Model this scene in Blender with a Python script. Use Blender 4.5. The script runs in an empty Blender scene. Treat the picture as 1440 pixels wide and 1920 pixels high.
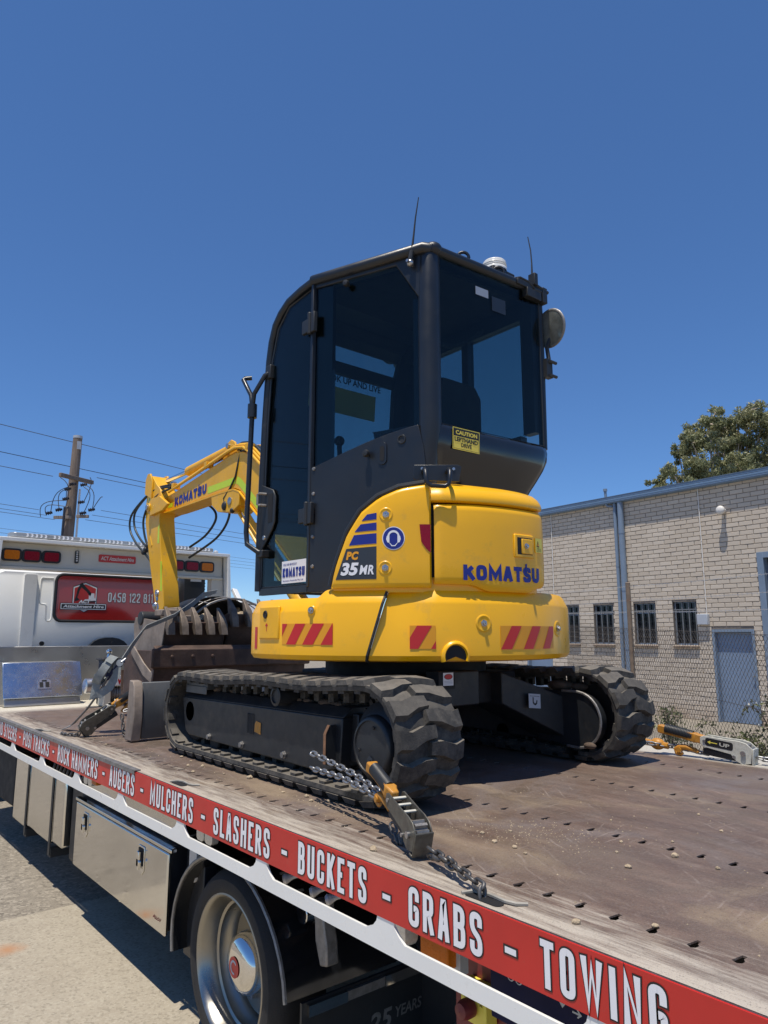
import bpy, bmesh, math, random
from mathutils import Vector, Matrix
from mathutils.geometry import tessellate_polygon
V = Vector
R = math.radians
rnd = random.Random(7)
SC = bpy.context.scene
COL = SC.collection

# ------------------------------------------------------------------ camera
cam_d = bpy.data.cameras.new("camera")
cam = bpy.data.objects.new("camera", cam_d)
COL.objects.link(cam)
PITCH, YAW = R(9.762), R(39.794)
cam.location = (0, 0, 1.567)
cam.rotation_euler = (R(90) + PITCH, 0, -YAW)
cam_d.sensor_fit = 'VERTICAL'
cam_d.sensor_height = 24.0
cam_d.lens = 1331.0 / 1920.0 * 24.0
cam_d.clip_start = 0.05
cam_d.clip_end = 3000
SC.camera = cam

# ------------------------------------------------------------------ sky, sun, exposure
SUN = V((-0.25, -0.09, 1.0)).normalized()
elev = math.asin(SUN.z)
azim = math.atan2(SUN.x, SUN.y)
w = bpy.data.worlds.new("World")
SC.world = w
w.use_nodes = True
nt = w.node_tree
nt.nodes.clear()
sky = nt.nodes.new('ShaderNodeTexSky')
sky.sky_type = 'NISHITA'
sky.sun_disc = False
sky.sun_elevation = elev
sky.sun_rotation = azim
sky.altitude = 2500
sky.air_density = 1.0
sky.dust_density = 0.0
sky.ozone_density = 9.0
bg = nt.nodes.new('ShaderNodeBackground')
bg.inputs['Strength'].default_value = 0.10
wo = nt.nodes.new('ShaderNodeOutputWorld')
# clear deep summer blue: same tone curve over the whole dome
sp_ = nt.nodes.new('ShaderNodeSeparateColor')
sp_.mode = 'HSV'
cb_ = nt.nodes.new('ShaderNodeCombineColor')
cb_.mode = 'HSV'
pw_ = nt.nodes.new('ShaderNodeMath')
pw_.operation = 'POWER'
pw_.inputs[1].default_value = .80
ml_ = nt.nodes.new('ShaderNodeMath')
ml_.operation = 'MULTIPLY'
ml_.inputs[1].default_value = 1.70
nt.links.new(sky.outputs[0], sp_.inputs[0])
nt.links.new(sp_.outputs[0], cb_.inputs[0])
sa_ = nt.nodes.new('ShaderNodeMath')
sa_.operation = 'MULTIPLY'
sa_.use_clamp = True
sa_.inputs[1].default_value = 1.06
nt.links.new(sp_.outputs[1], sa_.inputs[0])
nt.links.new(sa_.outputs[0], cb_.inputs[1])
nt.links.new(sp_.outputs[2], pw_.inputs[0])
nt.links.new(pw_.outputs[0], ml_.inputs[0])
nt.links.new(ml_.outputs[0], cb_.inputs[2])
nt.links.new(cb_.outputs[0], bg.inputs[0])
nt.links.new(bg.outputs[0], wo.inputs[0])

sl = bpy.data.lights.new("sun", 'SUN')
sl.energy = 4.4
sl.angle = R(0.53)
sl.color = (1.0, 0.93, 0.82)
so = bpy.data.objects.new("sun", sl)
so.rotation_euler = SUN.to_track_quat('Z', 'Y').to_euler()
so.location = (0, 0, 30)
COL.objects.link(so)

SC.view_settings.view_transform = 'Standard'
SC.view_settings.look = 'None'
SC.view_settings.gamma = 1.0
SC.view_settings.use_curve_mapping = False
SC.view_settings.exposure = 0.15
SC.render.engine = 'CYCLES'
SC.cycles.max_bounces = 10
SC.cycles.transparent_max_bounces = 16

# ------------------------------------------------------------------ materials
class G:
    """small node graph helper"""
    def __init__(s, name):
        s.m = bpy.data.materials.new(name)
        s.m.use_nodes = True
        s.t = s.m.node_tree
        s.b = s.t.nodes['Principled BSDF']
        s.out = s.t.nodes['Material Output']
        s.co = None
    def n(s, typ, **kw):
        nd = s.t.nodes.new(typ)
        for k, v in kw.items():
            setattr(nd, k, v)
        return nd
    def l(s, a, b):
        s.t.links.new(a, b)
    def coord(s):
        if s.co is None:
            s.co = s.n('ShaderNodeNewGeometry').outputs['Position']
        return s.co
    def mapped(s, scale):
        mp = s.n('ShaderNodeMapping')
        mp.inputs['Scale'].default_value = scale
        s.l(s.coord(), mp.inputs[0])
        return mp.outputs[0]
    def noise(s, scale, detail=4, rough=.55, vec=None, dist=0.0):
        nz = s.n('ShaderNodeTexNoise')
        nz.inputs['Scale'].default_value = scale
        nz.inputs['Detail'].default_value = detail
        nz.inputs['Roughness'].default_value = rough
        nz.inputs['Distortion'].default_value = dist
        s.l(vec if vec is not None else s.coord(), nz.inputs['Vector'])
        return nz.outputs[0]
    def ramp(s, val, lo, hi, a=0.0, b=1.0):
        mr = s.n('ShaderNodeMapRange')
        mr.inputs['From Min'].default_value = lo
        mr.inputs['From Max'].default_value = hi
        mr.inputs['To Min'].default_value = a
        mr.inputs['To Max'].default_value = b
        s.l(val, mr.inputs['Value'])
        return mr.outputs[0]
    def mix(s, fac, a, b, blend='MIX'):
        mx = s.n('ShaderNodeMix', data_type='RGBA', blend_type=blend)
        for sock, v in ((mx.inputs[0], fac), (mx.inputs[6], a), (mx.inputs[7], b)):
            if hasattr(v, 'is_output'):
                s.l(v, sock)
            elif isinstance(v, (int, float)):
                sock.default_value = v
            else:
                sock.default_value = (*v, 1.0)
        return mx.outputs[2]
    def math(s, op, a, b=0.0):
        mm = s.n('ShaderNodeMath', operation=op)
        for sock, v in ((mm.inputs[0], a), (mm.inputs[1], b)):
            if hasattr(v, 'is_output'):
                s.l(v, sock)
            else:
                sock.default_value = v
        return mm.outputs[0]
    def sep(s, vec=None):
        sp = s.n('ShaderNodeSeparateXYZ')
        s.l(vec if vec is not None else s.coord(), sp.inputs[0])
        return sp.outputs
    def bump(s, h, strength=.3, dist=.01):
        bp = s.n('ShaderNodeBump')
        bp.inputs['Strength'].default_value = strength
        bp.inputs['Distance'].default_value = dist
        s.l(h, bp.inputs['Height'])
        s.l(bp.outputs[0], s.b.inputs['Normal'])
    def set(s, **kw):
        for k, v in kw.items():
            sock = s.b.inputs[k]
            if hasattr(v, 'is_output'):
                s.l(v, sock)
            else:
                sock.default_value = v

def mat(name, col, rough=.5, metal=0.0, var=.12, vs=6.0, bump=0.0, bs=60.0, dirt=0.0, dcol=(.22, .18, .13), ds=5.0, coat=0.0, spec=.5, stretch=None):
    g = G(name)
    vec = g.mapped(stretch) if stretch else None
    nz = g.noise(vs, 5, .6, vec)
    c = g.mix(g.ramp(nz, .3, .7), [x * (1 - var) for x in col], [min(1, x * (1 + var)) for x in col])
    rr = g.ramp(g.noise(vs * 2.3, 4, .6, vec), .3, .7, max(0.02, rough - .08), min(1, rough + .08))
    if dirt > 0:
        d = g.ramp(g.noise(ds, 9, .72, vec), .62 - dirt * .35, .78 - dirt * .1)
        c = g.mix(g.math('MULTIPLY', d, min(1, .5 + dirt * .5)), c, dcol)
        rr = g.math('MAXIMUM', rr, g.math('MULTIPLY', d, .75))
    g.set(**{'Base Color': c, 'Roughness': rr, 'Metallic': metal, 'Coat Weight': coat, 'Specular IOR Level': spec})
    g.b.inputs['Coat Roughness'].default_value = .08
    if bump > 0:
        g.bump(g.noise(bs, 5, .65, vec), bump, .006)
    return g.m

MT = {}
MT['yellow'] = mat('yellow_paint', (.90, .46, .004), .34, var=.035, vs=3, coat=.12, dirt=.16, ds=7, dcol=(.50, .30, .06))
MT['yellow_worn'] = mat('yellow_worn_paint', (.80, .42, .012), .42, var=.08, vs=7, dirt=.22, ds=14, dcol=(.33, .22, .10))
MT['yellow_grip'] = mat('yellow_orange_handle', (.50, .22, .025), .5, var=.12, vs=30, dirt=.35, ds=60, dcol=(.2, .13, .06))
MT['black_paint'] = mat('dark_grey_paint', (.014, .017, .023), .36, var=.15, vs=4, bump=.12, bs=400, dirt=.05, dcol=(.10, .09, .08))
MT['black_gloss'] = mat('black_gloss_paint', (.010, .011, .013), .14, var=.1, coat=.5)
MT['black_plastic'] = mat('black_plastic', (.018, .02, .023), .5, var=.15)
MT['black_dark'] = mat('black_underbody', (.008, .008, .009), .7, var=.2, dirt=.15, dcol=(.05, .045, .04))
MT['frame_black'] = mat('scratched_black_steel', (.016, .018, .021), .45, var=.25, vs=9, dirt=.24, ds=8, dcol=(.075, .06, .045), bump=.1, bs=200)
MT['rust'] = mat('rusty_steel', (.20, .10, .05), .75, var=.4, vs=25, bump=.3, bs=150)
MT['bucket'] = mat('brown_worn_steel', (.080, .047, .034), .6, metal=.15, var=.45, vs=7, dirt=.35, ds=6, dcol=(.15, .098, .066), bump=.25, bs=60)
MT['bucket_grey'] = mat('pale_dusty_steel', (.27, .22, .18), .65, metal=.2, var=.3, vs=9, dirt=.3, ds=7, dcol=(.15, .11, .08), bump=.2, bs=80)
MT['tooth'] = mat('worn_tooth_steel', (.17, .135, .105), .6, metal=.3, var=.4, vs=14, dirt=.3, ds=9, dcol=(.09, .065, .05), bump=.3, bs=60)
MT['blade'] = mat('grey_blade_steel', (.085, .092, .10), .45, metal=.3, var=.25, vs=6, dirt=.25, ds=9, dcol=(.17, .16, .15), stretch=(1, 1, .35))
MT['steel'] = mat('steel', (.42, .42, .43), .32, metal=.9, var=.15, vs=20)
MT['steel_dull'] = mat('dull_grey_steel', (.26, .25, .24), .5, metal=.6, var=.25, vs=30, dirt=.3, ds=40, dcol=(.12, .10, .08), bump=.2, bs=200)
MT['binder_grey'] = mat('grey_green_binder_paint', (.115, .11, .09), .45, metal=.4, var=.35, vs=40, dirt=.45, ds=30, dcol=(.12, .10, .08))
MT['binder_pale'] = mat('pale_binder_paint', (.55, .54, .47), .55, metal=.1, var=.15, vs=40, dirt=.25, ds=50, dcol=(.3, .27, .22))
MT['chain'] = mat('galvanised_chain', (.33, .33, .33), .42, metal=.85, var=.25, vs=40, dirt=.2, ds=60, dcol=(.15, .13, .11))
MT['chain_dark'] = mat('dark_chain_steel', (.14, .135, .13), .5, metal=.8, var=.3, vs=40, dirt=.3, ds=60, dcol=(.13, .10, .08))
MT['chrome'] = mat('polished_steel', (.72, .71, .69), .06, metal=1.0, var=.04)
MT['stainless'] = mat('stainless_sheet', (.66, .65, .62), .11, metal=1.0, var=.06, vs=3)
MT['alu'] = mat('aluminium', (.72, .73, .74), .30, metal=1.0, var=.1, vs=8, dirt=.15, ds=20, dcol=(.5, .5, .48))
MT['alu_scratched'] = mat('scratched_aluminium', (.50, .56, .66), .24, metal=.95, var=.12, vs=6, dirt=.22, ds=60, dcol=(.62, .65, .70))
MT['cream'] = mat('cream_paint', (.58, .55, .47), .45, var=.06, vs=3, dirt=.15, ds=6, dcol=(.45, .41, .33))
MT['white'] = mat('white_paint', (.80, .80, .77), .32, var=.03, vs=3, coat=.2, dirt=.05, ds=12, dcol=(.5, .47, .42))
MT['grey_panel'] = mat('grey_brushed_panel', (.48, .47, .44), .34, metal=.75, var=.08, vs=3, dirt=.08, ds=5, dcol=(.35, .32, .27))
MT['red_sign'] = mat('red_vinyl', (.52, .024, .018), .38, var=.08, vs=5, coat=.1, dirt=.03, ds=25, dcol=(.30, .12, .09))
MT['red_gloss'] = mat('red_window_film', (.40, .022, .018), .10, var=.10, vs=1.2, coat=.6)
MT['white_vinyl'] = mat('white_vinyl', (.80, .80, .82), .4, var=.02)
MT['black_vinyl'] = mat('black_vinyl', (.012, .012, .014), .45, var=.05)
MT['blue_vinyl'] = mat('blue_vinyl', (.012, .022, .23), .4, var=.05)
MT['dark_vinyl'] = mat('charcoal_vinyl', (.030, .036, .046), .42, var=.08)
MT['amber_vinyl'] = mat('amber_reflective_vinyl', (.78, .33, .01), .4, var=.04)
MT['red_reflect'] = mat('red_reflective_vinyl', (.55, .018, .02), .35, var=.06)
MT['red_lens'] = mat('red_lens', (.25, .006, .022), .3, var=.1, vs=60, coat=.08, spec=.2)
MT['amber_lens'] = mat('amber_lens', (.62, .17, .01), .3, var=.1, vs=60, coat=.08, spec=.2)
MT['light_bar_body'] = mat('light_bar_body', (.34, .35, .36), .3, metal=.3, var=.1)
MT['clear_lens'] = mat('clear_lens', (.75, .77, .78), .12, metal=.3, var=.15, vs=120, coat=.5)
MT['dark_red'] = mat('dark_red_paint', (.16, .022, .024), .45, var=.15)
MT['navy'] = mat('navy_panel', (.008, .010, .045), .6, var=.1, spec=.15)
MT['lime'] = mat('lime_reflective_tape', (.55, .72, .02), .4, var=.05)
MT['yellow_vinyl'] = mat('yellow_vinyl', (.80, .68, .10), .4, var=.04)
MT['olive_sheet'] = mat('olive_sheet', (.35, .33, .12), .6, var=.05)
MT['seat'] = mat('dark_seat_fabric', (.02, .022, .026), .8, var=.2)
MT['hose'] = mat('hydraulic_hose', (.016, .024, .026), .42, var=.2, vs=30)
MT['wood'] = mat('weathered_pole_timber', (.21, .16, .125), .85, var=.3, vs=9, stretch=(3, 3, .25), bump=.4, bs=40)
MT['insulator'] = mat('dark_insulator', (.03, .028, .035), .4)
MT['cable'] = mat('overhead_cable', (.05, .055, .07), .6)
MT['gutter_blue'] = mat('blue_gutter_paint', (.135, .215, .325), .42, var=.06, vs=3)
MT['knob_grey'] = mat('pale_grey_knob', (.62, .62, .63), .5, var=.05)
MT['blue_trim'] = mat('blue_grey_paint', (.19, .25, .33), .42, var=.08, vs=3, dirt=.05, ds=8, dcol=(.25, .25, .25))
MT['blue_door'] = mat('blue_door_paint', (.19, .26, .37), .45, var=.06, vs=3, dirt=.06, ds=9, dcol=(.25, .25, .26))
MT['mortar'] = mat('dark_recessed_mortar', (.20, .17, .145), .9, var=.2, vs=20)
MT['grey_box'] = mat('grey_plastic_box', (.45, .48, .52), .5, var=.05)
MT['pipe_cream'] = mat('cream_conduit', (.72, .68, .62), .5, var=.05)
MT['dark_room'] = mat('dark_interior', (.012, .013, .016), .8, var=.2)
MT['win_glass'] = mat('dark_window_glass', (.012, .014, .018), .06, var=.1)
MT['wire'] = mat('galvanised_wire', (.10, .085, .072), .55, metal=.4, var=.3, vs=4)
MT['barb'] = mat('barbed_wire', (.55, .55, .54), .4, metal=.5)
MT['post'] = mat('rusty_fence_post', (.20, .145, .10), .7, var=.25, vs=6, dirt=.2, ds=8, dcol=(.25, .10, .06))
MT['bark'] = mat('pale_gum_bark', (.42, .35, .28), .8, var=.35, vs=4, bump=.3, bs=20)
MT['cane'] = mat('bramble_cane', (.085, .06, .045), .8, var=.3)
MT['strap'] = mat('grey_webbing', (.24, .26, .26), .75, var=.15, vs=40, bump=.5, bs=500)
MT['navy_steel'] = mat('dark_blue_ratchet', (.02, .03, .09), .45, metal=.3, var=.2)
MT['stone'] = mat('dry_clay', (.42, .33, .22), .9, var=.35, vs=30, bump=.5, bs=150)
MT['hill'] = mat('far_bush', (.06, .075, .06), .95, var=.3, vs=.2)
MT['roofing'] = mat('pale_metal_roof', (.32, .32, .33), .6, var=.1)
MT['window_steel'] = mat('grey_window_steel', (.16, .17, .18), .55, var=.1)
MT['dim_frame'] = mat('dull_frame_paint', (.30, .28, .24), .6, var=.2, vs=20)
MT['mirror_face'] = mat('lamp_glass', (.33, .34, .30), .12, metal=.6, var=.5, vs=14)
MT['dome'] = mat('ribbed_clear_beacon', (.80, .79, .74), .25, var=.1, vs=90, coat=.4)
MT['rim'] = mat('polished_wheel', (.34, .325, .29), .34, metal=1.0, var=.08, vs=5)
MT['mud'] = mat('dried_mud', (.10, .07, .05), .95, var=.4, vs=30, bump=.7, bs=90)

def rubber(name, base, dust, amt):
    g = G(name)
    n1 = g.ramp(g.noise(26, 8, .7), .38, .66)
    n2 = g.ramp(g.noise(5, 4, .6), .3, .7, .35, 1)
    up = g.sep(g.n('ShaderNodeNewGeometry').outputs['Normal'])[2]
    f = g.math('MULTIPLY', g.math('MULTIPLY', n1, n2), amt * .55)
    f = g.math('MAXIMUM', f, g.math('MULTIPLY', g.ramp(up, .3, .95, 0, amt * 1.05), g.ramp(n1, 0, 1, .55, 1)))
    c = g.mix(f, base, dust)
    g.set(**{'Base Color': c, 'Roughness': .78})
    g.bump(g.noise(160, 4, .6), .35, .004)
    return g.m
MT['rubber'] = rubber('dusty_track_rubber', (.026, .025, .024), (.215, .19, .155), .8)
MT['tyre'] = rubber('tyre_rubber', (.016, .016, .017), (.07, .06, .05), .35)

def deck_material():
    g = G('worn_steel_deck')
    x, y, z = g.sep()
    st = g.noise(1.0, 9, .68, g.mapped((9, 1.6, 1)))
    st2 = g.noise(1.0, 6, .6, g.mapped((85, 3.2, 1)))
    big = g.noise(2.2, 5, .6, g.mapped((1.5, .8, 1)), .6)
    base = g.mix(g.ramp(st, .32, .68), (.108, .070, .053), (.20, .138, .106))
    gr_ = g.noise(16, 10, .72)
    base = g.mix(g.ramp(gr_, .42, .66, 0, .55), base, (.105, .078, .062))
    base = g.mix(g.ramp(g.noise(7, 9, .7, g.mapped((3, 1, 1))), .55, .72, 0, .5), base, (.27, .21, .175))
    base = g.mix(g.ramp(big, .45, .68), base, (.150, .112, .088))
    # grey worn-through steel patches
    gp = g.noise(1.7, 6, .6, None, .9)
    base = g.mix(g.ramp(gp, .52, .66, 0, .55), base, (.19, .165, .16))
    # tan dust drifts
    du = g.noise(1.3, 7, .65, g.mapped((1.6, 1.0, 1)), .4)
    base = g.mix(g.ramp(du, .52, .67, 0, .75), base, (.31, .235, .155))
    # fine pale scratches along the deck
    base = g.mix(g.ramp(st2, .62, .76, 0, .40), base, (.29, .235, .20))
    sc2 = g.noise(1.0, 3, .5, g.mapped((9, 60, 1)))
    base = g.mix(g.ramp(sc2, .68, .78, 0, .3), base, (.30, .25, .21))
    # dark blotchy stains
    vr = g.n('ShaderNodeTexVoronoi', feature='SMOOTH_F1')
    vr.inputs['Scale'].default_value = 3.2
    vr.inputs['Smoothness'].default_value = .35
    wob = g.n('ShaderNodeTexNoise')
    wob.inputs['Scale'].default_value = 5
    wob.inputs['Detail'].default_value = 5
    g.l(g.coord(), wob.inputs['Vector'])
    wa = g.n('ShaderNodeVectorMath', operation='MULTIPLY_ADD')
    g.l(wob.outputs[1], wa.inputs[0])
    wa.inputs[1].default_value = (.8, .8, .8)
    g.l(g.mapped((2.2, 1.3, 1)), wa.inputs[2])
    g.l(wa.outputs[0], vr.inputs['Vector'])
    bl = g.math('MULTIPLY', g.ramp(vr.outputs['Distance'], .40, .34), g.ramp(g.noise(.9, 3), .44, .56))
    base = g.mix(g.math('MULTIPLY', bl, .75), base, (.105, .078, .058))
    # worn white edge band close to the left kerb of the bed
    band = g.ramp(x, 1.56, 1.33)
    wn = g.noise(1.0, 10, .74, g.mapped((40, 3.4, 1)))
    wf = g.ramp(g.math('ADD', wn, g.math('MULTIPLY', band, .30)), .60, .84)
    wf = g.math('MULTIPLY', wf, g.ramp(band, 0.02, .35))
    base = g.mix(g.math('MULTIPLY', wf, .80), base, (.56, .50, .41))
    fr = g.ramp(y, 6.35, 6.6)
    base = g.mix(fr, base, (.62, .57, .47))
    rt = g.ramp(x, 3.56, 3.62)
    base = g.mix(g.math('MULTIPLY', rt, .9), base, (.56, .53, .46))
    g.set(**{'Base Color': base, 'Roughness': g.ramp(st, .3, .7, .42, .66), 'Metallic': .05})
    # crisp wear: speckle, long turning scrapes and short random nicks
    sp = g.noise(210, 4, .75)
    base = g.mix(g.ramp(sp, .56, .66, 0, .55), base, (.26, .215, .18))
    base = g.mix(g.ramp(sp, .44, .34, 0, .55), base, (.055, .042, .036))
    for cx_, cy_, sc_, sd in ((5.2, -.6, 5.5, 1.7), (-.8, 3.4, 4.6, 2.9), (2.2, -3.0, 6.5, .8)):
        mp = g.n('ShaderNodeMapping')
        mp.inputs['Location'].default_value = (-cx_, -cy_, 0)
        g.l(g.coord(), mp.inputs[0])
        wv_ = g.n('ShaderNodeTexWave', wave_type='RINGS', rings_direction='Z')
        wv_.inputs['Scale'].default_value = sc_
        wv_.inputs['Distortion'].default_value = 1.2
        wv_.inputs['Detail'].default_value = 3
        wv_.inputs['Detail Scale'].default_value = 3
        g.l(mp.outputs[0], wv_.inputs['Vector'])
        mk = g.ramp(g.noise(2.3 + sd, 6, .7), .55, .68)
        base = g.mix(g.math('MULTIPLY', g.ramp(wv_.outputs[1], .955, .99), g.math('MULTIPLY', mk, .42)), base, (.36, .30, .26))
    nk = g.n('ShaderNodeTexVoronoi', feature='DISTANCE_TO_EDGE')
    nk.inputs['Scale'].default_value = 9
    g.l(g.mapped((1.6, .7, 1)), nk.inputs['Vector'])
    base = g.mix(g.math('MULTIPLY', g.ramp(nk.outputs[0], .016, .004), g.ramp(g.noise(5, 5, .7), .58, .70, 0, .7)), base, (.33, .275, .24))
    g.b.inputs['Base Color'].links and g.t.links.remove(g.b.inputs['Base Color'].links[0])
    g.l(base, g.b.inputs['Base Color'])
    g.bump(g.math('ADD', st2, g.math('ADD', sp, g.noise(60, 6, .6))), .3, .004)
    return g.m
MT['deck'] = deck_material()

def ground_material(name, c1, c2, spot, scale, agg=220.0, aggf=.5):
    g = G(name)
    big = g.noise(scale, 6, .6, None, .4)
    c = g.mix(g.ramp(big, .3, .7), c1, c2)
    sp = g.noise(agg, 3, .7)
    c = g.mix(g.ramp(sp, .35, .68, 0, aggf), c, spot)
    vo = g.n('ShaderNodeTexVoronoi')
    vo.inputs['Scale'].default_value = agg * .55
    g.l(g.coord(), vo.inputs['Vector'])
    vs_ = g.n('ShaderNodeSeparateColor')
    g.l(vo.outputs['Color'], vs_.inputs[0])
    c = g.mix(g.ramp(vs_.outputs[0], .55, .95, 0, aggf), c, spot)
    c = g.mix(g.ramp(vs_.outputs[1], .70, .95, 0, aggf * .8), c, [x * .5 for x in c1])
    mott = g.noise(14, 8, .7)
    c = g.mix(g.ramp(mott, .52, .70, 0, .35), c, [x * .72 for x in c1])
    c = g.mix(g.ramp(g.noise(1.0, 6, .65, g.mapped((3.5, 9, 1))), .58, .72, 0, .4), c, [min(1, x * 1.25) for x in c2])
    st = g.noise(1.1, 5, .6)
    c = g.mix(g.ramp(st, .60, .72, 0, .35), c, [x * .62 for x in c1])
    g.set(**{'Base Color': c, 'Roughness': .88})
    g.bump(sp, .45, .006)
    return g
gm = ground_material('asphalt', (.155, .132, .10), (.205, .178, .14), (.40, .355, .285), .8, 95, .6)
MT['asphalt'] = gm.m
gm = ground_material('concrete', (.30, .255, .19), (.37, .325, .25), (.44, .395, .31), 1.6, 170, .5)
# rust coloured stain on the slab
px, py, pz = gm.sep()
vd = gm.n('ShaderNodeVectorMath', operation='DISTANCE')
gm.l(gm.coord(), vd.inputs[0])
vd.inputs[1].default_value = (1.03, 4.20, 0)
stn = gm.math('ADD', vd.outputs['Value'], gm.math('MULTIPLY', gm.noise(9, 5), .12))
old = gm.b.inputs['Base Color'].links[0].from_socket
gm.set(**{'Base Color': gm.mix(gm.ramp(stn, .16, .06, 0, .8), old, (.40, .19, .08))})
MT['concrete'] = gm.m

def brick_material():
    g = G('cement_brick')
    at = g.n('ShaderNodeAttribute', attribute_name='tone')
    c = g.mix(at.outputs['Fac'], (.56, .475, .375), (.67, .58, .47))
    n1 = g.noise(5, 6, .65)
    c = g.mix(g.ramp(n1, .35, .7, 0, .35), c, (.61, .525, .42))
    c = g.mix(g.ramp(g.noise(120, 3, .7), .4, .75, 0, .3), c, (.46, .385, .305))
    z = g.sep()[2]
    low = g.math('MULTIPLY', g.ramp(z, .15, -.25), g.ramp(g.noise(2.2, 5, .6), .35, .6))
    c = g.mix(g.math('MULTIPLY', low, .6), c, (.42, .27, .14))
    g.set(**{'Base Color': c, 'Roughness': .9})
    g.bump(g.noise(70, 6, .7), .35, .008)
    return g.m
MT['brick'] = brick_material()

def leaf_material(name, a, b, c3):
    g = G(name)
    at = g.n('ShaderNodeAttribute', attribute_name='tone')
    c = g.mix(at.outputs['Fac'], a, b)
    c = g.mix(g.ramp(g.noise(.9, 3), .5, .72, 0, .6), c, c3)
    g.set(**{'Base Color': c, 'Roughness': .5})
    g.b.inputs['Transmission Weight'].default_value = 0
    tr = g.n('ShaderNodeBsdfTranslucent')
    g.l(c, tr.inputs[0])
    mx = g.n('ShaderNodeMixShader')
    mx.inputs[0].default_value = .25
    g.l(g.b.outputs[0], mx.inputs[1])
    g.l(tr.outputs[0], mx.inputs[2])
    g.l(mx.outputs[0], g.out.inputs[0])
    return g.m
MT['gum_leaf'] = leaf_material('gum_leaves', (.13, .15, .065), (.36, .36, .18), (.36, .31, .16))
MT['weed_leaf'] = leaf_material('bramble_leaves', (.085, .105, .035), (.19, .20, .08), (.30, .28, .17))
MT['blossom'] = mat('pale_blossom', (.62, .60, .52), .7)

def glass(name, tint, frac=.0):
    """tinted see-through pane: clear tint plus fresnel reflection"""
    g = G(name)
    tr = g.n('ShaderNodeBsdfTransparent')
    tr.inputs[0].default_value = (*tint, 1)
    gl = g.n('ShaderNodeBsdfGlossy')
    gl.inputs['Roughness'].default_value = .02
    lw = g.n('ShaderNodeLayerWeight')
    lw.inputs['Blend'].default_value = .5
    fr = g.math('ADD', g.math('MULTIPLY', g.math('POWER', lw.outputs['Facing'], 4.0), .5), .022)
    mx = g.n('ShaderNodeMixShader')
    g.l(fr, mx.inputs[0])
    g.l(tr.outputs[0], mx.inputs[1])
    g.l(gl.outputs[0], mx.inputs[2])
    g.l(mx.outputs[0], g.out.inputs[0])
    return g.m
MT['glass'] = glass('tinted_cab_glass', (.60, .69, .70))
MT['glass_dark'] = glass('dark_cab_glass', (.60, .69, .70))

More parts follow.
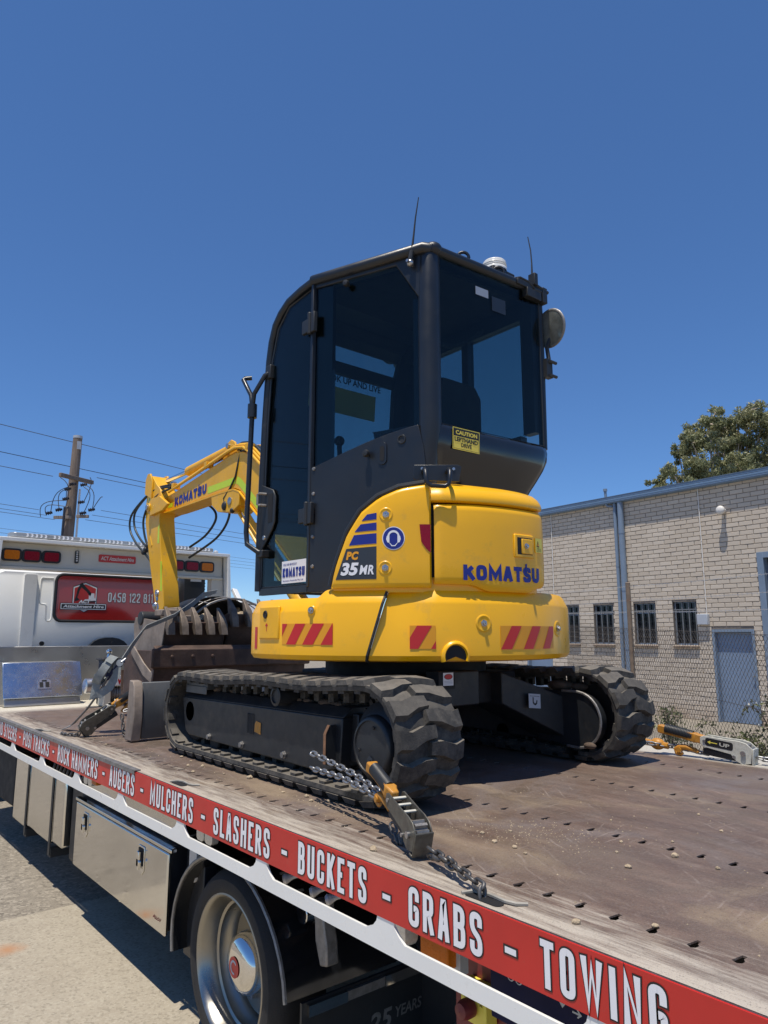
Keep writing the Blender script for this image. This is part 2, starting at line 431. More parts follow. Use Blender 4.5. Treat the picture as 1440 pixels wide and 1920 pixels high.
# ------------------------------------------------------------------ mesh building
class MB:
    def __init__(s, M=None):
        s.v, s.f, s.M = [], [], M
    def add(s, vs, fs):
        o = len(s.v)
        if s.M is not None:
            vs = [s.M @ V(p) for p in vs]
        s.v += [tuple(p) for p in vs]
        s.f += [tuple(i + o for i in f) for f in fs]
        return s
    def bx(s, x0, x1, y0, y1, z0, z1):
        return s.add([(x0, y0, z0), (x1, y0, z0), (x1, y1, z0), (x0, y1, z0), (x0, y0, z1), (x1, y0, z1), (x1, y1, z1), (x0, y1, z1)],
                     [(0, 3, 2, 1), (4, 5, 6, 7), (0, 1, 5, 4), (1, 2, 6, 5), (2, 3, 7, 6), (3, 0, 4, 7)])
    def frame_box(s, o, a, b, c):
        o, a, b, c = V(o), V(a), V(b), V(c)
        p = [o, o + a, o + a + b, o + b]
        p += [q + c for q in p]
        return s.add(p, [(0, 3, 2, 1), (4, 5, 6, 7), (0, 1, 5, 4), (1, 2, 6, 5), (2, 3, 7, 6), (3, 0, 4, 7)])
    def prism(s, pts, off):
        pts = [V(p) for p in pts]
        off = V(off)
        n = len(pts)
        tri = tessellate_polygon([pts])
        vs = pts + [p + off for p in pts]
        fs = [tuple(t) for t in tri] + [tuple(i + n for i in reversed(t)) for t in tri]
        fs += [(i, (i + 1) % n, (i + 1) % n + n, i + n) for i in range(n)]
        return s.add(vs, fs)
    def tube(s, path, r, n=8, closed=False, caps=True, flat=None):
        path = [V(p) for p in path]
        m = len(path)
        rings = []
        up = None
        for i, p in enumerate(path):
            if closed:
                t = path[(i + 1) % m] - path[i - 1]
            else:
                t = path[min(i + 1, m - 1)] - path[max(i - 1, 0)]
            t.normalize()
            if up is None:
                up = V((0, 0, 1)) if abs(t.z) < .9 else V((1, 0, 0))
            a = up - t * up.dot(t)
            if a.length < 1e-5:
                a = t.orthogonal()
            a.normalize()
            up = a
            b = t.cross(a)
            rr = r[i] if isinstance(r, (list, tuple)) else r
            rings.append([p + (a * math.cos(k * 2 * math.pi / n) + b * math.sin(k * 2 * math.pi / n)) * rr for k in range(n)])
        return s.loft(rings, caps=caps and not closed, wrap=closed)
    def loft(s, rings, closed=True, caps=True, wrap=False):
        n = len(rings[0])
        m = len(rings)
        vs = [p for r in rings for p in r]
        fs = []
        for i in range(m if wrap else m - 1):
            j = (i + 1) % m
            for k in range(n if closed else n - 1):
                q = (k + 1) % n
                fs.append((i * n + k, i * n + q, j * n + q, j * n + k))
        if caps and closed:
            fs.append(tuple(range(n - 1, -1, -1)))
            fs.append(tuple((m - 1) * n + k for k in range(n)))
        return s.add(vs, fs)
    def cyl(s, p0, p1, r0, r1=None, n=20):
        return s.tube([p0, p1], [r0, r0 if r1 is None else r1], n)
    def lathe(s, prof, o, ax, n=32, cap=False):
        o, ax = V(o), V(ax).normalized()
        a = ax.orthogonal().normalized()
        b = ax.cross(a)
        rings = [[o + ax * h + (a * math.cos(k * 2 * math.pi / n) + b * math.sin(k * 2 * math.pi / n)) * max(r, 1e-4) for k in range(n)] for r, h in prof]
        return s.loft(rings, caps=cap)
    def ball(s, c, r, n=12, sq=(1, 1, 1)):
        c = V(c)
        rings = []
        for i in range(1, n):
            t = math.pi * i / n
            rings.append([c + V((math.sin(t) * math.cos(k * 2 * math.pi / n) * r * sq[0], math.sin(t) * math.sin(k * 2 * math.pi / n) * r * sq[1], math.cos(t) * r * sq[2])) for k in range(n)])
        return s.loft(rings, caps=True)
    def grid(s, fn, nu, nv):
        vs = [fn(i / nu, j / nv) for j in range(nv + 1) for i in range(nu + 1)]
        w_ = nu + 1
        return s.add(vs, [(j * w_ + i, j * w_ + i + 1, (j + 1) * w_ + i + 1, (j + 1) * w_ + i) for j in range(nv) for i in range(nu)])
    def mesh(s, name, material, smooth=35):
        me = bpy.data.meshes.new(name)
        me.from_pydata(s.v, [], s.f)
        if smooth is not None and len(s.f) < 120000:
            bm = bmesh.new()
            bm.from_mesh(me)
            bmesh.ops.recalc_face_normals(bm, faces=bm.faces)
            bm.to_mesh(me)
            bm.free()
            me.polygons.foreach_set('use_smooth', [True] * len(me.polygons))
            me.set_sharp_from_angle(angle=R(smooth))
        me.materials.append(MT[material] if isinstance(material, str) else material)
        me.update()
        return me
    def build(s, name, material, parent=None, smooth=35, bevel=0, seg=2, label=None, kind=None):
        o = bpy.data.objects.new(name, s.mesh(name, material, smooth))
        COL.objects.link(o)
        if parent is not None:
            adopt(o, parent)
        if bevel:
            bv = o.modifiers.new('bevel', 'BEVEL')
            bv.width = bevel
            bv.segments = seg
            bv.limit_method = 'ANGLE'
            bv.angle_limit = R(40)
        if label:
            o['label'] = label
        if kind:
            o['kind'] = kind
        return o

def worldloc(o):
    M = Matrix.Identity(4)
    while o is not None:
        M = Matrix.Translation(o.location) @ M if o.parent is None else o.matrix_parent_inverse @ Matrix.Translation(o.location) @ M
        o = o.parent
    return M

def adopt(o, parent):
    """meshes are modelled in place, so the parent's own offset is undone"""
    o.parent = parent
    root = parent
    while root.parent is not None:
        root = root.parent
    if parent.parent is None:
        o.matrix_parent_inverse = Matrix.Translation(-V(parent.location))

def thing(name, label, cat, loc=(0, 0, 0), group=None):
    o = bpy.data.objects.new(name, None)
    o.empty_display_size = .2
    COL.objects.link(o)
    o.location = loc
    o['label'] = label
    o['category'] = cat
    if group:
        o['group'] = group
    return o

def tag(o, label, cat, group=None):
    o['label'] = label
    o['category'] = cat
    if group:
        o['group'] = group
    return o

# lettering -------------------------------------------------------
def glyphs(s, bold=0.0, spacing=1.0, shear=0.0):
    cu = bpy.data.curves.new('lettering', 'FONT')
    cu.body = s
    cu.size = 1
    cu.offset = bold
    cu.space_character = spacing
    cu.shear = shear
    cu.resolution_u = 3
    cu.dimensions = '2D'
    cu.fill_mode = 'FRONT'
    ob = bpy.data.objects.new('lettering', cu)
    COL.objects.link(ob)
    dg = bpy.context.evaluated_depsgraph_get()
    me = bpy.data.meshes.new_from_object(ob.evaluated_get(dg))
    vs = [(p.co.x, p.co.y) for p in me.vertices]
    fs = [tuple(p.vertices) for p in me.polygons]
    bpy.data.objects.remove(ob)
    bpy.data.meshes.remove(me)
    bpy.data.curves.remove(cu)
    return vs, fs

def lettering(s, mapf, x0, x1, y0, y1, material, parent, bold=.0, outline=0.0, omat='black_vinyl', eps=.0015, spacing=1.0, shear=0.0, name='lettering'):
    vs, fs = glyphs(s, bold, spacing, shear)
    xa, xb = min(p[0] for p in vs), max(p[0] for p in vs)
    ya, yb = min(p[1] for p in vs), max(p[1] for p in vs)
    def put(vs, fs, e, m, nm):
        b = MB()
        b.add([mapf(x0 + (p[0] - xa) / (xb - xa) * (x1 - x0), y0 + (p[1] - ya) / (yb - ya) * (y1 - y0), e) for p in vs], fs)
        return b.build(nm, m, parent, smooth=None)
    if outline:
        ov, of = glyphs(s, bold + outline, spacing, shear)
        put(ov, of, eps, omat, name + '_outline')
        return put(vs, fs, eps * 2, material, name)
    return put(vs, fs, eps, material, name)

def planemap(o, u, v):
    o, u, v = V(o), V(u).normalized(), V(v).normalized()
    n = u.cross(v)
    return lambda a, b, e: o + u * a + v * b + n * e

def decal(name, mapf, pts, material, parent, eps=.001, th=0):
    b = MB()
    P = [V((p[0], p[1], 0)) for p in pts]
    b.add([mapf(p.x, p.y, eps) for p in P], [tuple(t) for t in tessellate_polygon([P])])
    return b.build(name, material, parent, smooth=None)

def circle(cx, cy, rx, ry=None, n=28):
    ry = rx if ry is None else ry
    return [(cx + rx * math.cos(i * 2 * math.pi / n), cy + ry * math.sin(i * 2 * math.pi / n)) for i in range(n)]

def rrect(x0, x1, y0, y1, r, k=4):
    out = []
    for cx, cy, a in ((x1 - r, y1 - r, 0), (x0 + r, y1 - r, 90), (x0 + r, y0 + r, 180), (x1 - r, y0 + r, 270)):
        for i in range(k + 1):
            t = R(a + 90 * i / k)
            out.append((cx + r * math.cos(t), cy + r * math.sin(t)))
    return out

# condensed block capitals drawn stroke by stroke, as on painted truck sides
BG = {
 'A': (.98, [[(0, 0), (.40, 1), (.60, 1), (1, 0)], [(.20, .27), (.80, .27)]], 0),
 'B': (.98, [[(0, 0), (0, 1)], [(0, 1), (.94, 1), (.94, .53), (0, .53)], [(0, .53), (1, .53), (1, 0), (0, 0)]], 1),
 'C': (.98, [[(1, .66), (1, 1), (0, 1), (0, 0), (1, 0), (1, .34)]], 1),
 'D': (1, [[(0, 0), (0, 1)], [(0, 1), (1, 1), (1, 0), (0, 0)]], 1),
 'E': (.80, [[(1, 1), (0, 1), (0, 0), (1, 0)], [(0, .52), (.85, .52)]], 0),
 'G': (1, [[(1, .68), (1, 1), (0, 1), (0, 0), (1, 0), (1, .46), (.50, .46)]], 1),
 'H': (1, [[(0, 0), (0, 1)], [(1, 0), (1, 1)], [(0, .52), (1, .52)]], 0),
 'I': (0, [[(0, 0), (0, 1)]], 0),
 'K': (1, [[(0, 0), (0, 1)], [(1, 1), (.12, .42)], [(.36, .58), (1, 0)]], 0),
 'L': (.78, [[(0, 1), (0, 0), (1, 0)]], 0),
 'M': (1.5, [[(0, 0), (0, 1), (.5, .18), (1, 1), (1, 0)]], 0),
 'N': (1.08, [[(0, 0), (0, 1), (1, 0), (1, 1)]], 0),
 'O': (1, [[(0, .5), (0, 1), (1, 1), (1, 0), (0, 0), (0, .5)]], 1),
 'P': (.95, [[(0, 0), (0, 1)], [(0, 1), (1, 1), (1, .44), (0, .44)]], 1),
 'R': (1, [[(0, 0), (0, 1)], [(0, 1), (.95, 1), (.95, .47), (0, .47)], [(.45, .47), (.62, .44), (1, 0)]], 1),
 'S': (.98, [[(1, .70), (1, 1), (0, 1), (0, .60), (1, .40), (1, 0), (0, 0), (0, .30)]], 1),
 'T': (.92, [[(0, 1), (1, 1)], [(.5, 0), (.5, 1)]], 0),
 'U': (1, [[(0, 1), (0, 0), (1, 0), (1, 1)]], 1),
 'W': (1.6, [[(0, 1), (.24, 0), (.5, .86), (.76, 0), (1, 1)]], 0),
 '0': (1, [[(0, .5), (0, 1), (1, 1), (1, 0), (0, 0), (0, .5)]], 1),
 '1': (.35, [[(0, .8), (1, 1), (1, 0)]], 0),
 '2': (1, [[(0, .70), (0, 1), (1, 1), (1, .62), (0, .15), (0, 0), (1, 0)]], 1),
 '4': (1, [[(.72, 0), (.72, 1), (0, .28), (1, .28)]], 0),
 '5': (1, [[(1, 1), (0, 1), (0, .56), (1, .56), (1, 0), (0, 0), (0, .26)]], 1),
 '8': (1, [[(.05, .52), (.05, 1), (.95, 1), (.95, .52), (.05, .52)], [(0, .52), (1, .52), (1, 0), (0, 0), (0, .52)]], 1),
}
def fillet(P, r):
    out = [P[0]]
    for a, b, c in zip(P, P[1:], P[2:]):
        u, v = (a - b), (c - b)
        lu, lv = u.length, v.length
        if lu < 1e-9 or lv < 1e-9:
            continue
        k = min(r, lu * .49, lv * .49)
        p, q = b + u / lu * k, b + v / lv * k
        for t in (0, .2, .4, .6, .8, 1):
            out.append(p * (1 - t) ** 2 + b * 2 * t * (1 - t) + q * t * t)
    out.append(P[-1])
    return out
def strip(P, hw, ext=0.0):
    """outline pairs left/right of a polyline with mitred joints"""
    P = [P[0]] + [p for a, p in zip(P, P[1:]) if (p - a).length > 1e-6]
    if ext:
        P[0] = P[0] + (P[0] - P[1]).normalized() * ext
        P[-1] = P[-1] + (P[-1] - P[-2]).normalized() * ext
    L, R_ = [], []
    n = len(P)
    for i in range(n):
        d0 = (P[i] - P[i - 1]).normalized() if i else (P[1] - P[0]).normalized()
        d1 = (P[i + 1] - P[i]).normalized() if i < n - 1 else d0
        t = (d0 + d1)
        t = t.normalized() if t.length > 1e-6 else d0
        nrm = V((-t.y, t.x, 0))
        c = max(.42, nrm.dot(V((-d0.y, d0.x, 0))))
        L.append(P[i] + nrm * hw / c)
        R_.append(P[i] - nrm * hw / c)
    return L, R_
def block_word(s, mapf, x0, x1, y0, y1, t, material, parent, outline=.003, eps=.0006, name='lettering', gap=1.05):
    gap = t * gap
    tot = sum((BG[c][0] if c != ' ' else .55) for c in s)
    fixed = sum(t if c != ' ' else 0 for c in s) + gap * (len(s) - 1)
    unit = (x1 - x0 - fixed) / tot
    for hw, m, nm, e0, ext in ((t / 2 + outline, 'black_vinyl', name + '_outline', eps, outline), (t / 2, material, name, eps * 2.2, 0))[0 if outline else 1:]:
        b = MB()
        x = x0
        for c in s:
            if c == ' ':
                x += unit * .55 + gap
                continue
            w_, strokes, rd = BG[c]
            for si, st_ in enumerate(strokes):
                P = [V((x + t / 2 + p[0] * unit * w_, y0 + t / 2 + p[1] * (y1 - y0 - t), 0)) for p in st_]
                # open stroke ends reach the cap height
                for q, o in ((0, 1), (-1, -2)):
                    d_ = P[q] - P[o]
                    if abs(st_[q][1] - round(st_[q][1])) < 1e-6 and abs(d_.y) > abs(d_.x):
                        P[q] = P[q] + d_.normalized() * t / 2
                    elif abs(st_[q][0] - round(st_[q][0])) < 1e-6 and abs(d_.x) > abs(d_.y) * 4:
                        P[q] = P[q] + d_.normalized() * t / 2
                if rd:
                    P = fillet(P, min(unit * .55, t * 1.3))
                L_, R2 = strip(P, hw, ext)
                e = e0 + si * eps * .12
                o = len(b.v)
                vs = []
                for a_, c_ in zip(L_, R2):
                    vs += [mapf(a_.x, a_.y, e), mapf(c_.x, c_.y, e)]
                b.add(vs, [(2 * i, 2 * i + 1, 2 * i + 3, 2 * i + 2) for i in range(len(L_) - 1)])
            x += unit * w_ + t + gap
        o = b.build(nm, m, parent, smooth=None)
    return o

# ================================================================== setting
def gz(x):
    t = min(1, max(0, (x - 6.0) / 5.0))
    return -.27 * t * t * (3 - 2 * t)
g = MB()
xs = [-900, -60, 0, 5] + [6 + i * .5 for i in range(11)] + [12, 60, 900]
ys = [-900, -60, -5, 0, 5, 10, 20, 60, 900]
g.add([(x, y, gz(x)) for y in ys for x in xs], [(j * len(xs) + i, j * len(xs) + i + 1, (j + 1) * len(xs) + i + 1, (j + 1) * len(xs) + i) for j in range(len(ys) - 1) for i in range(len(xs) - 1)])
g.build('ground', 'asphalt', None, kind='structure')
g = MB()
g.bx(-14, 4.6, -14, 4.62, -.1, .004)
g.build('concrete_slab', 'concrete', None, kind='structure')
h = MB()
def ridge(u, v):
    a = R(-60 + 130 * u)
    d = 700 + 200 * v
    z = (0 if v < .1 else 1) * (14 + 12 * math.sin(u * 9) + 6 * math.sin(u * 31 + 1) + 3 * math.sin(u * 77))
    return V((d * math.sin(a), d * math.cos(a), z if v < .9 else -5))
h.grid(ridge, 120, 3)
h.build('hill', 'hill', None, kind='structure')
sh = thing('shed', 'low pale roofed shed far behind the truck cab', 'shed', (38, 62, 0))
MB().bx(28, 48, 58, 66, 0, 3.2).build('wall', 'grey_panel', sh)
MB().prism([(27.5, 57.5, 3.2), (27.5, 66.5, 3.2), (27.5, 62, 4.6)], (21, 0, 0)).build('roof', 'roofing', sh)

# ================================================================== tow truck
T = thing('tow_truck', 'white tilt tray tow truck with red lettered side strip carrying the yellow excavator', 'tow truck', (2.55, 3.5, 0))
DZ, DX0, DX1, DY0, DY1 = .95, 1.306, 3.80, -1.2, 7.3
rows = [1.481, 2.055, 2.737, 3.312]
# bed plate with real key-shaped slots
d = MB()
def quad(x0, x1, y0, y1):
    d.add([(x0, y0, DZ), (x1, y0, DZ), (x1, y1, DZ), (x0, y1, DZ)], [(0, 1, 2, 3)])
xp = DX0
pitch = .0903
y0s = .0 - 12 * pitch + .032
nsl = int((6.4 - y0s) / pitch)
for rx in rows:
    xa, xb = rx - .03, rx + .03
    quad(xp, xa, DY0, DY1)
    quad(xa, xb, DY0, y0s)
    quad(xa, xb, y0s + nsl * pitch, DY1)
    for i in range(nsl):
        ya, yb = y0s + i * pitch, y0s + (i + 1) * pitch
        yc = (ya + yb) / 2
        j = lambda: rnd.uniform(-.0012, .0012)
        hole = [(rx - .021 + j(), yc - .004 + j()), (rx - .014 + j(), yc - .0125 + j()), (rx - .002, yc - .0125 + j()), (rx + .006 + j(), yc - .006), (rx + .021 + j(), yc - .0065 + j()), (rx + .023, yc + .004 + j()), (rx + .004 + j(), yc + .0065), (rx - .013 + j(), yc + .0085 + j())]
        out = [(xa, yc), (xa, ya), (rx, ya), (xb, ya), (xb, yc), (xb, yb), (rx, yb), (xa, yb)]
        # pair outer ring with hole ring, starting on the left
        hole = [hole[0], hole[1], hole[2], hole[3], hole[4], hole[5], hole[6], hole[7]]
        out = [(xa, yc), (xa, ya), (rx - .004, ya), (rx + .008, ya), (xb, ya), (xb, yb), (rx + .004, yb), (xa, yb)]
        vs = [(p[0], p[1], DZ) for p in out] + [(p[0], p[1], DZ) for p in hole] + [(p[0], p[1], DZ - .004) for p in hole]
        fs = []
        for k in range(8):
            q = (k + 1) % 8
            fs.append((k, q, q + 8, k + 8))
            fs.append((k + 8, q + 8, q + 16, k + 16))
        d.add(vs, fs)
    xp = xb
quad(xp, DX1, DY0, DY1)
d.build('deck_plate', 'deck', T, smooth=None)
# folded edge under the plate, frame rails, cross members
b = MB()
b.bx(DX0, DX0 + .012, DY0, DY1, .829, .9485)
b.bx(DX1 - .012, DX1, DY0, DY1, .829, .9485)
b.build('deck_edge', 'steel_dull', T)
b = MB()
for i in range(17):
    y = -.9 + i * .5
    b.bx(DX0 + .20, DX1 - .03, y, y + .05, .80, .932)
b.bx(1.86, 1.96, DY0, DY1 - .2, .66, .932)
b.bx(3.13, 3.23, DY0, DY1 - .2, .66, .932)
b.build('deck_crossmember', 'black_dark', T)
b = MB()
b.bx(1.98, 2.08, -.6, 9.2, .40, .655)
b.bx(3.02, 3.12, -.6, 9.2, .40, .655)
for y in (0.2, 1.6, 3.4, 5.0, 6.6):
    b.bx(2.08, 3.02, y, y + .1, .45, .62)
b.build('chassis_rail', 'black_dark', T)
# thin grey lip along the front half of the edge, and narrow worn lip
MB().bx(DX0 - .0125, DX0 + .018, 3.33, DY1, .9515, .9555).add([(DX0 - .0125, 3.33, .9515), (DX0 - .0125, DY1, .9515), (DX0 - .0125, DY1, .938), (DX0 - .0125, 3.33, .938)], [(0, 1, 2, 3)]).build('edge_lip', 'steel_dull', T)
# red strip
SX = DX0 - .006
MB().bx(SX, SX + .005, .545, DY1, .826, .947).build('side_sign', 'red_sign', T)
sm = planemap((SX - .0004, 0, 0), (0, -1, 0), (0, 0, 1))
words = [('SKID STEERS', 5.489, 6.10), ('POSI TRACKS', 4.704, 5.306), ('ROCK HAMMERS', 3.833, 4.522), ('AUGERS', 3.333, 3.656), ('MULCHERS', 2.722, 3.146), ('SLASHERS', 2.145, 2.546), ('BUCKETS', 1.634, 1.974), ('GRABS', 1.209, 1.461), ('TOWING', .760, 1.044)]
for wd, ye, ys_ in words:
    block_word(wd, sm, -ys_, -ye, .8405, .9335, .0142, 'white_vinyl', T, outline=.0034, eps=.0006)
for yd in (5.395, 4.613, 3.743, 3.243, 2.634, 2.055, 1.549, 1.126):
    decal('lettering_outline', sm, [(-yd - .021, .8715), (-yd + .021, .8715), (-yd + .021, .8925), (-yd - .021, .8925)], 'black_vinyl', T, .0006)
    decal('lettering', sm, [(-yd - .016, .8755), (-yd + .016, .8755), (-yd + .016, .8885), (-yd - .016, .8885)], 'white_vinyl', T, .0012)
# white lower rail with slanted webs
webs = [.90 - .657 * 2, .90 - .657, .90, 1.557, 2.200, 2.839, 3.505, 4.171, 4.854, 5.582, 6.3, 7.0]
b = MB()
RX0, RX1 = DX0 - .004, DX0 + .004
b.bx(RX0, RX1, -1.2, DY1, .742, .783)
for wy in webs:
    # window corners: near (rear) side cut slants, far side is rounded
    pr = [(wy - .075, .783), (wy - .052, .797), (wy - .034, .815), (wy - .034, .8255), (wy + .034, .8255), (wy + .038, .812), (wy + .052, .797), (wy + .085, .783)]
    b.prism([(RX0, p[0], p[1]) for p in pr], (RX1 - RX0, 0, 0))
b.build('side_rail', 'white', T)
# bits that hang between strip and rail
def lamp_pair(y, x=1.40):
    for k in (0, 1):
        b = MB()
        yc = y - k * .075
        b.prism([(x + .03, yc + p[0], .775 + p[1]) for p in rrect(-.032, .032, -.042, .05, .018)], (-.03, 0, 0))
        b.build('side_marker_lamp', 'clear_lens', T, bevel=.006)
lamp_pair(2.86)
lamp_pair(4.32)
MB().bx(1.39, 1.42, 4.11, 4.19, .755, .80).build('amber_marker', 'amber_lens', T, bevel=.004)
b = MB()
b.prism([(1.44, 1.63 + p[0], .70 + p[1] + .06) for p in rrect(-.05, .06, -.045, .05, .03)], (-.05, 0, 0))
b.build('side_marker_lamp', 'clear_lens', T, bevel=.012)
MB().bx(1.40, 1.44, 1.425, 1.53, .715, .80).build('amber_marker', 'amber_lens', T, bevel=.004)
MB().bx(1.43, 1.46, 1.41, 1.55, .70, .81).build('lamp_bracket', 'grey_box', T)
for ky in (2.203, 2.04, 1.953):
    b = MB()
    b.lathe([(.002, -.010), (.012, -.009), (.017, 0), (.013, .010), (.008, .025), (.009, .05)], (1.372, ky * .98, .764), (.8, -.5, .25), 16)
    b.build('control_knob', 'knob_grey', T)
# navy control panel, red bracket, emergency stop
b = MB()
b.bx(1.47, 1.62, .95, 1.345, .62, .80)
cp = b.build('control_panel', 'navy', T, bevel=.005)
pm = planemap((1.4695, 0, 0), (0, -1, 0), (0, 0, 1))
for k, (yy, zz) in enumerate(((1.165, .742), (1.122, .733), (1.082, .722), (1.035, .706))):
    ar = [(-.003, .018), (.003, .018), (.003, -.006), (.011, .001), (.013, -.003), (0, -.019), (-.013, -.003), (-.011, .001), (-.003, -.006)]
    if k == 2:
        ar = [(p[1] * -1, p[0]) for p in ar]
    decal('arrow', pm, [(-yy + p[0] * .7, zz + p[1] * .7) for p in ar], 'grey_box', cp)
    decal('caption', pm, [(-yy - .012, zz + .018), (-yy + .012, zz + .018), (-yy + .012, zz + .022), (-yy - .012, zz + .022)], 'amber_vinyl', cp)
for yy in (1.275, 1.25):
    decal('gauge_mark', pm, circle(-yy, .735, .011), 'grey_box', cp)
    decal('gauge_face', pm, circle(-yy, .735, .008), 'navy', cp, .0015)
b = MB()
b.bx(1.551, 1.60, 1.36, 1.55, .36, .70)
b.build('red_bracket', 'dark_red', T, bevel=.004)
MB().bx(1.505, 1.55, 1.395, 1.485, .555, .65).build('emergency_stop_box', 'yellow_vinyl', T, bevel=.004)
MB().lathe([(.001, -.05), (.019, -.046), (.024, -.03), (.024, -.008), (.013, -.006), (.013, 0)], (1.505, 1.442, .598), (1, 0, 0), 24).build('emergency_stop_button', 'dark_red', T)
em = planemap((1.5045, 1.442, .598), (0, -1, 0), (0, 0, 1))
def arcmap(rad):
    def f(a, bb, e):
        t = R(150) - a
        return em((rad + bb) * math.cos(t), (rad + bb) * math.sin(t), e)
    return f
lettering('EMERGENCY', arcmap(.029), 0, 2.4, 0, .010, 'black_vinyl', T, bold=.02)
b = MB()
for k in range(7):
    yy = 1.0 + k * .07
    b.tube([(1.56, yy, .62), (1.58, yy + .02, .48), (1.66, yy + .1, .38), (1.9, yy + .1, .42)], .011, 8)
b.build('hydraulic_hose', 'hose', T)
b = MB()
b.cyl((1.56, 2.23, .61), (1.485, 2.23, .61), .033, n=24)
b.build('chrome_pin', 'chrome', T, bevel=.003)
b = MB()
b.prism([(1.47, 2.155, .68), (1.47, 2.085, .69), (1.47, 2.075, .61), (1.47, 2.06, .56), (1.47, 2.055, .50), (1.47, 2.095, .49), (1.47, 2.125, .56), (1.47, 2.13, .62)], (.05, 0, 0))
b.build('release_arm', 'steel_dull', T, bevel=.006)
# wheel
WY, WZ, WX = 2.635, .318, 1.435
def wheel(wy, side=1, x=WX):
    tp = [(.252, -.004), (.262, -.012), (.285, -.020), (.31, -.016), (.33, .004), (.343, .03), (.345, .06), (.345, .18), (.335, .21), (.30, .225), (.255, .215)]
    b = MB()
    b.lathe([(r, h * side) for r, h in tp], (x, wy, WZ), (1, 0, 0), 64)
    for gr in (.09, .13, .17):
        pass
    ty = b.build('tyre', 'tyre', T)
    rp = [(.258, -.006), (.262, -.012), (.256, -.014), (.246, -.006), (.243, .004), (.230, .03), (.226, .06), (.216, .066), (.213, .10), (.205, .106), (.200, .135), (.165, .142), (.10, .146), (.02, .146)]
    b = MB()
    b.lathe([(r, h * side) for r, h in rp], (x, wy, WZ), (1, 0, 0), 64)
    rim = b.build('wheel_rim', 'rim', T, smooth=50)
    b = MB()
    hp = [(.002, .018), (.045, .020), (.078, .028), (.098, .042), (.107, .062), (.108, .10), (.118, .138)]
    b.lathe([(r, h * side) for r, h in hp], (x, wy, WZ), (1, 0, 0), 48)
    hub = b.build('hub_cap', 'chrome', T, smooth=60)
    bm_ = planemap((x + .018, wy, WZ), (0, -1, 0), (0, 0, 1))
    decal('hub_badge', bm_, circle(0, 0, .037), 'red_reflect', hub, .002)
    ring = circle(0, 0, .025, n=20)
    pts = [ring[i] for i in range(2, 17)] + [(p[0] * .7, p[1] * .7) for p in (ring[i] for i in range(16, 1, -1))]
    decal('hub_badge_mark', bm_, pts, 'grey_box', hub, .003)
    b = MB()
    for k in range(8):
        a = k * math.pi / 4 + .3
        b.cyl((x + .146, wy + .15 * math.cos(a), WZ + .15 * math.sin(a)), (x + .12, wy + .15 * math.cos(a), WZ + .15 * math.sin(a)), .014, n=6)
    b.build('wheel_nut', 'steel', T)
wheel(WY)
wheel(8.6)
wheel(WY, -1, 3.66)
# mudguard over the rear wheel
b = MB()
rings = []
for i in range(21):
    a = R(-12 + 187 * i / 20)
    rings.append([V((x_, WY + rr * math.cos(a) * 1.13, WZ + .015 + rr * math.sin(a) * .96)) for rr, x_ in ((.385, 1.40), (.397, 1.40), (.397, 1.99), (.385, 1.99))])
b.loft(rings)
b.build('mudguard', 'black_gloss', T)
b = MB()
b.tube([V((1.399, WY + .397 * math.cos(R(-12 + 187 * i / 20)) * 1.13, WZ + .015 + .397 * math.sin(R(-12 + 187 * i / 20)) * .96)) for i in range(21)], .008, 6)
b.build('mudguard_edge', 'steel_dull', T)
# glossy side panel and mudflap behind the wheel
b = MB()
b.prism([(1.99, 2.20, .78), (1.99, 1.72, .78), (1.99, 1.72, .42), (1.99, 2.12, .10), (1.99, 2.19, .12)], (.02, 0, 0))
b.build('rear_side_panel', 'black_plastic', T, bevel=.004)
b = MB()
b.bx(1.45, 2.02, 2.165, 2.176, .04, .36)
mf = b.build('mudflap', 'black_plastic', T)
MB().bx(1.47, 1.63, 2.150, 2.164, .318, .352).build('mudflap_strip', 'chrome', mf)
MB().bx(1.80, 2.005, 2.150, 2.164, .318, .352).build('mudflap_strip', 'chrome', mf)
MB().bx(1.632, 1.798, 2.152, 2.164, .320, .350).build('mudflap_strip', 'steel_dull', mf)
mm = planemap((0, 2.1645, 0), (1, 0, 0), (0, 0, 1))
lettering('25', mm, 1.735, 1.84, .175, .24, 'steel_dull', mf, bold=.03, shear=.15)
lettering('YEARS', mm, 1.855, 1.985, .195, .232, 'steel_dull', mf, bold=.02, shear=.15)
# stainless tool box
TX = 1.385
b = MB()
b.bx(TX + .02, 1.85, 3.15, 4.42, .30, .645)
tb = b.build('toolbox', 'black_paint', T, bevel=.006)
b = MB()
b.bx(TX, TX + .018, 3.13, 4.40, .292, .628)
td = b.build('toolbox_door', 'stainless', T, bevel=.008, seg=3)
MB().bx(TX + .0, TX + .03, 3.10, 4.42, .632, .650).build('toolbox_hood', 'stainless', T, bevel=.004)
bm_ = planemap((TX, 0, 0), (0, -1, 0), (0, 0, 1))
for yl in (4.215, 3.415):
    b = MB()
    pr = [(-.036, .06), (.036, .06), (.036, -.045), (.012, -.066), (-.012, -.066), (-.036, -.045)]
    b.prism([bm_(-yl + p[0], .54 + p[1], .0005) for p in pr], (-.004, 0, 0))
    lt = b.build('toolbox_latch', 'chrome', T, bevel=.0015)
    b = MB()
    b.bx(TX - .008, TX - .005, yl - .024, yl + .024, .515, .59)
    b.build('latch_recess', 'black_dark', lt)
    b = MB()
    b.bx(TX - .022, TX - .009, yl - .012, yl + .012, .50, .578)
    b.cyl((TX - .022, yl, .53), (TX - .007, yl, .53), .018, n=14)
    b.build('latch_handle', 'chrome', lt, bevel=.002)
lettering('ALLOY', bm_, -3.255, -3.165, .338, .352, 'dark_red', T, bold=.03, shear=.2)
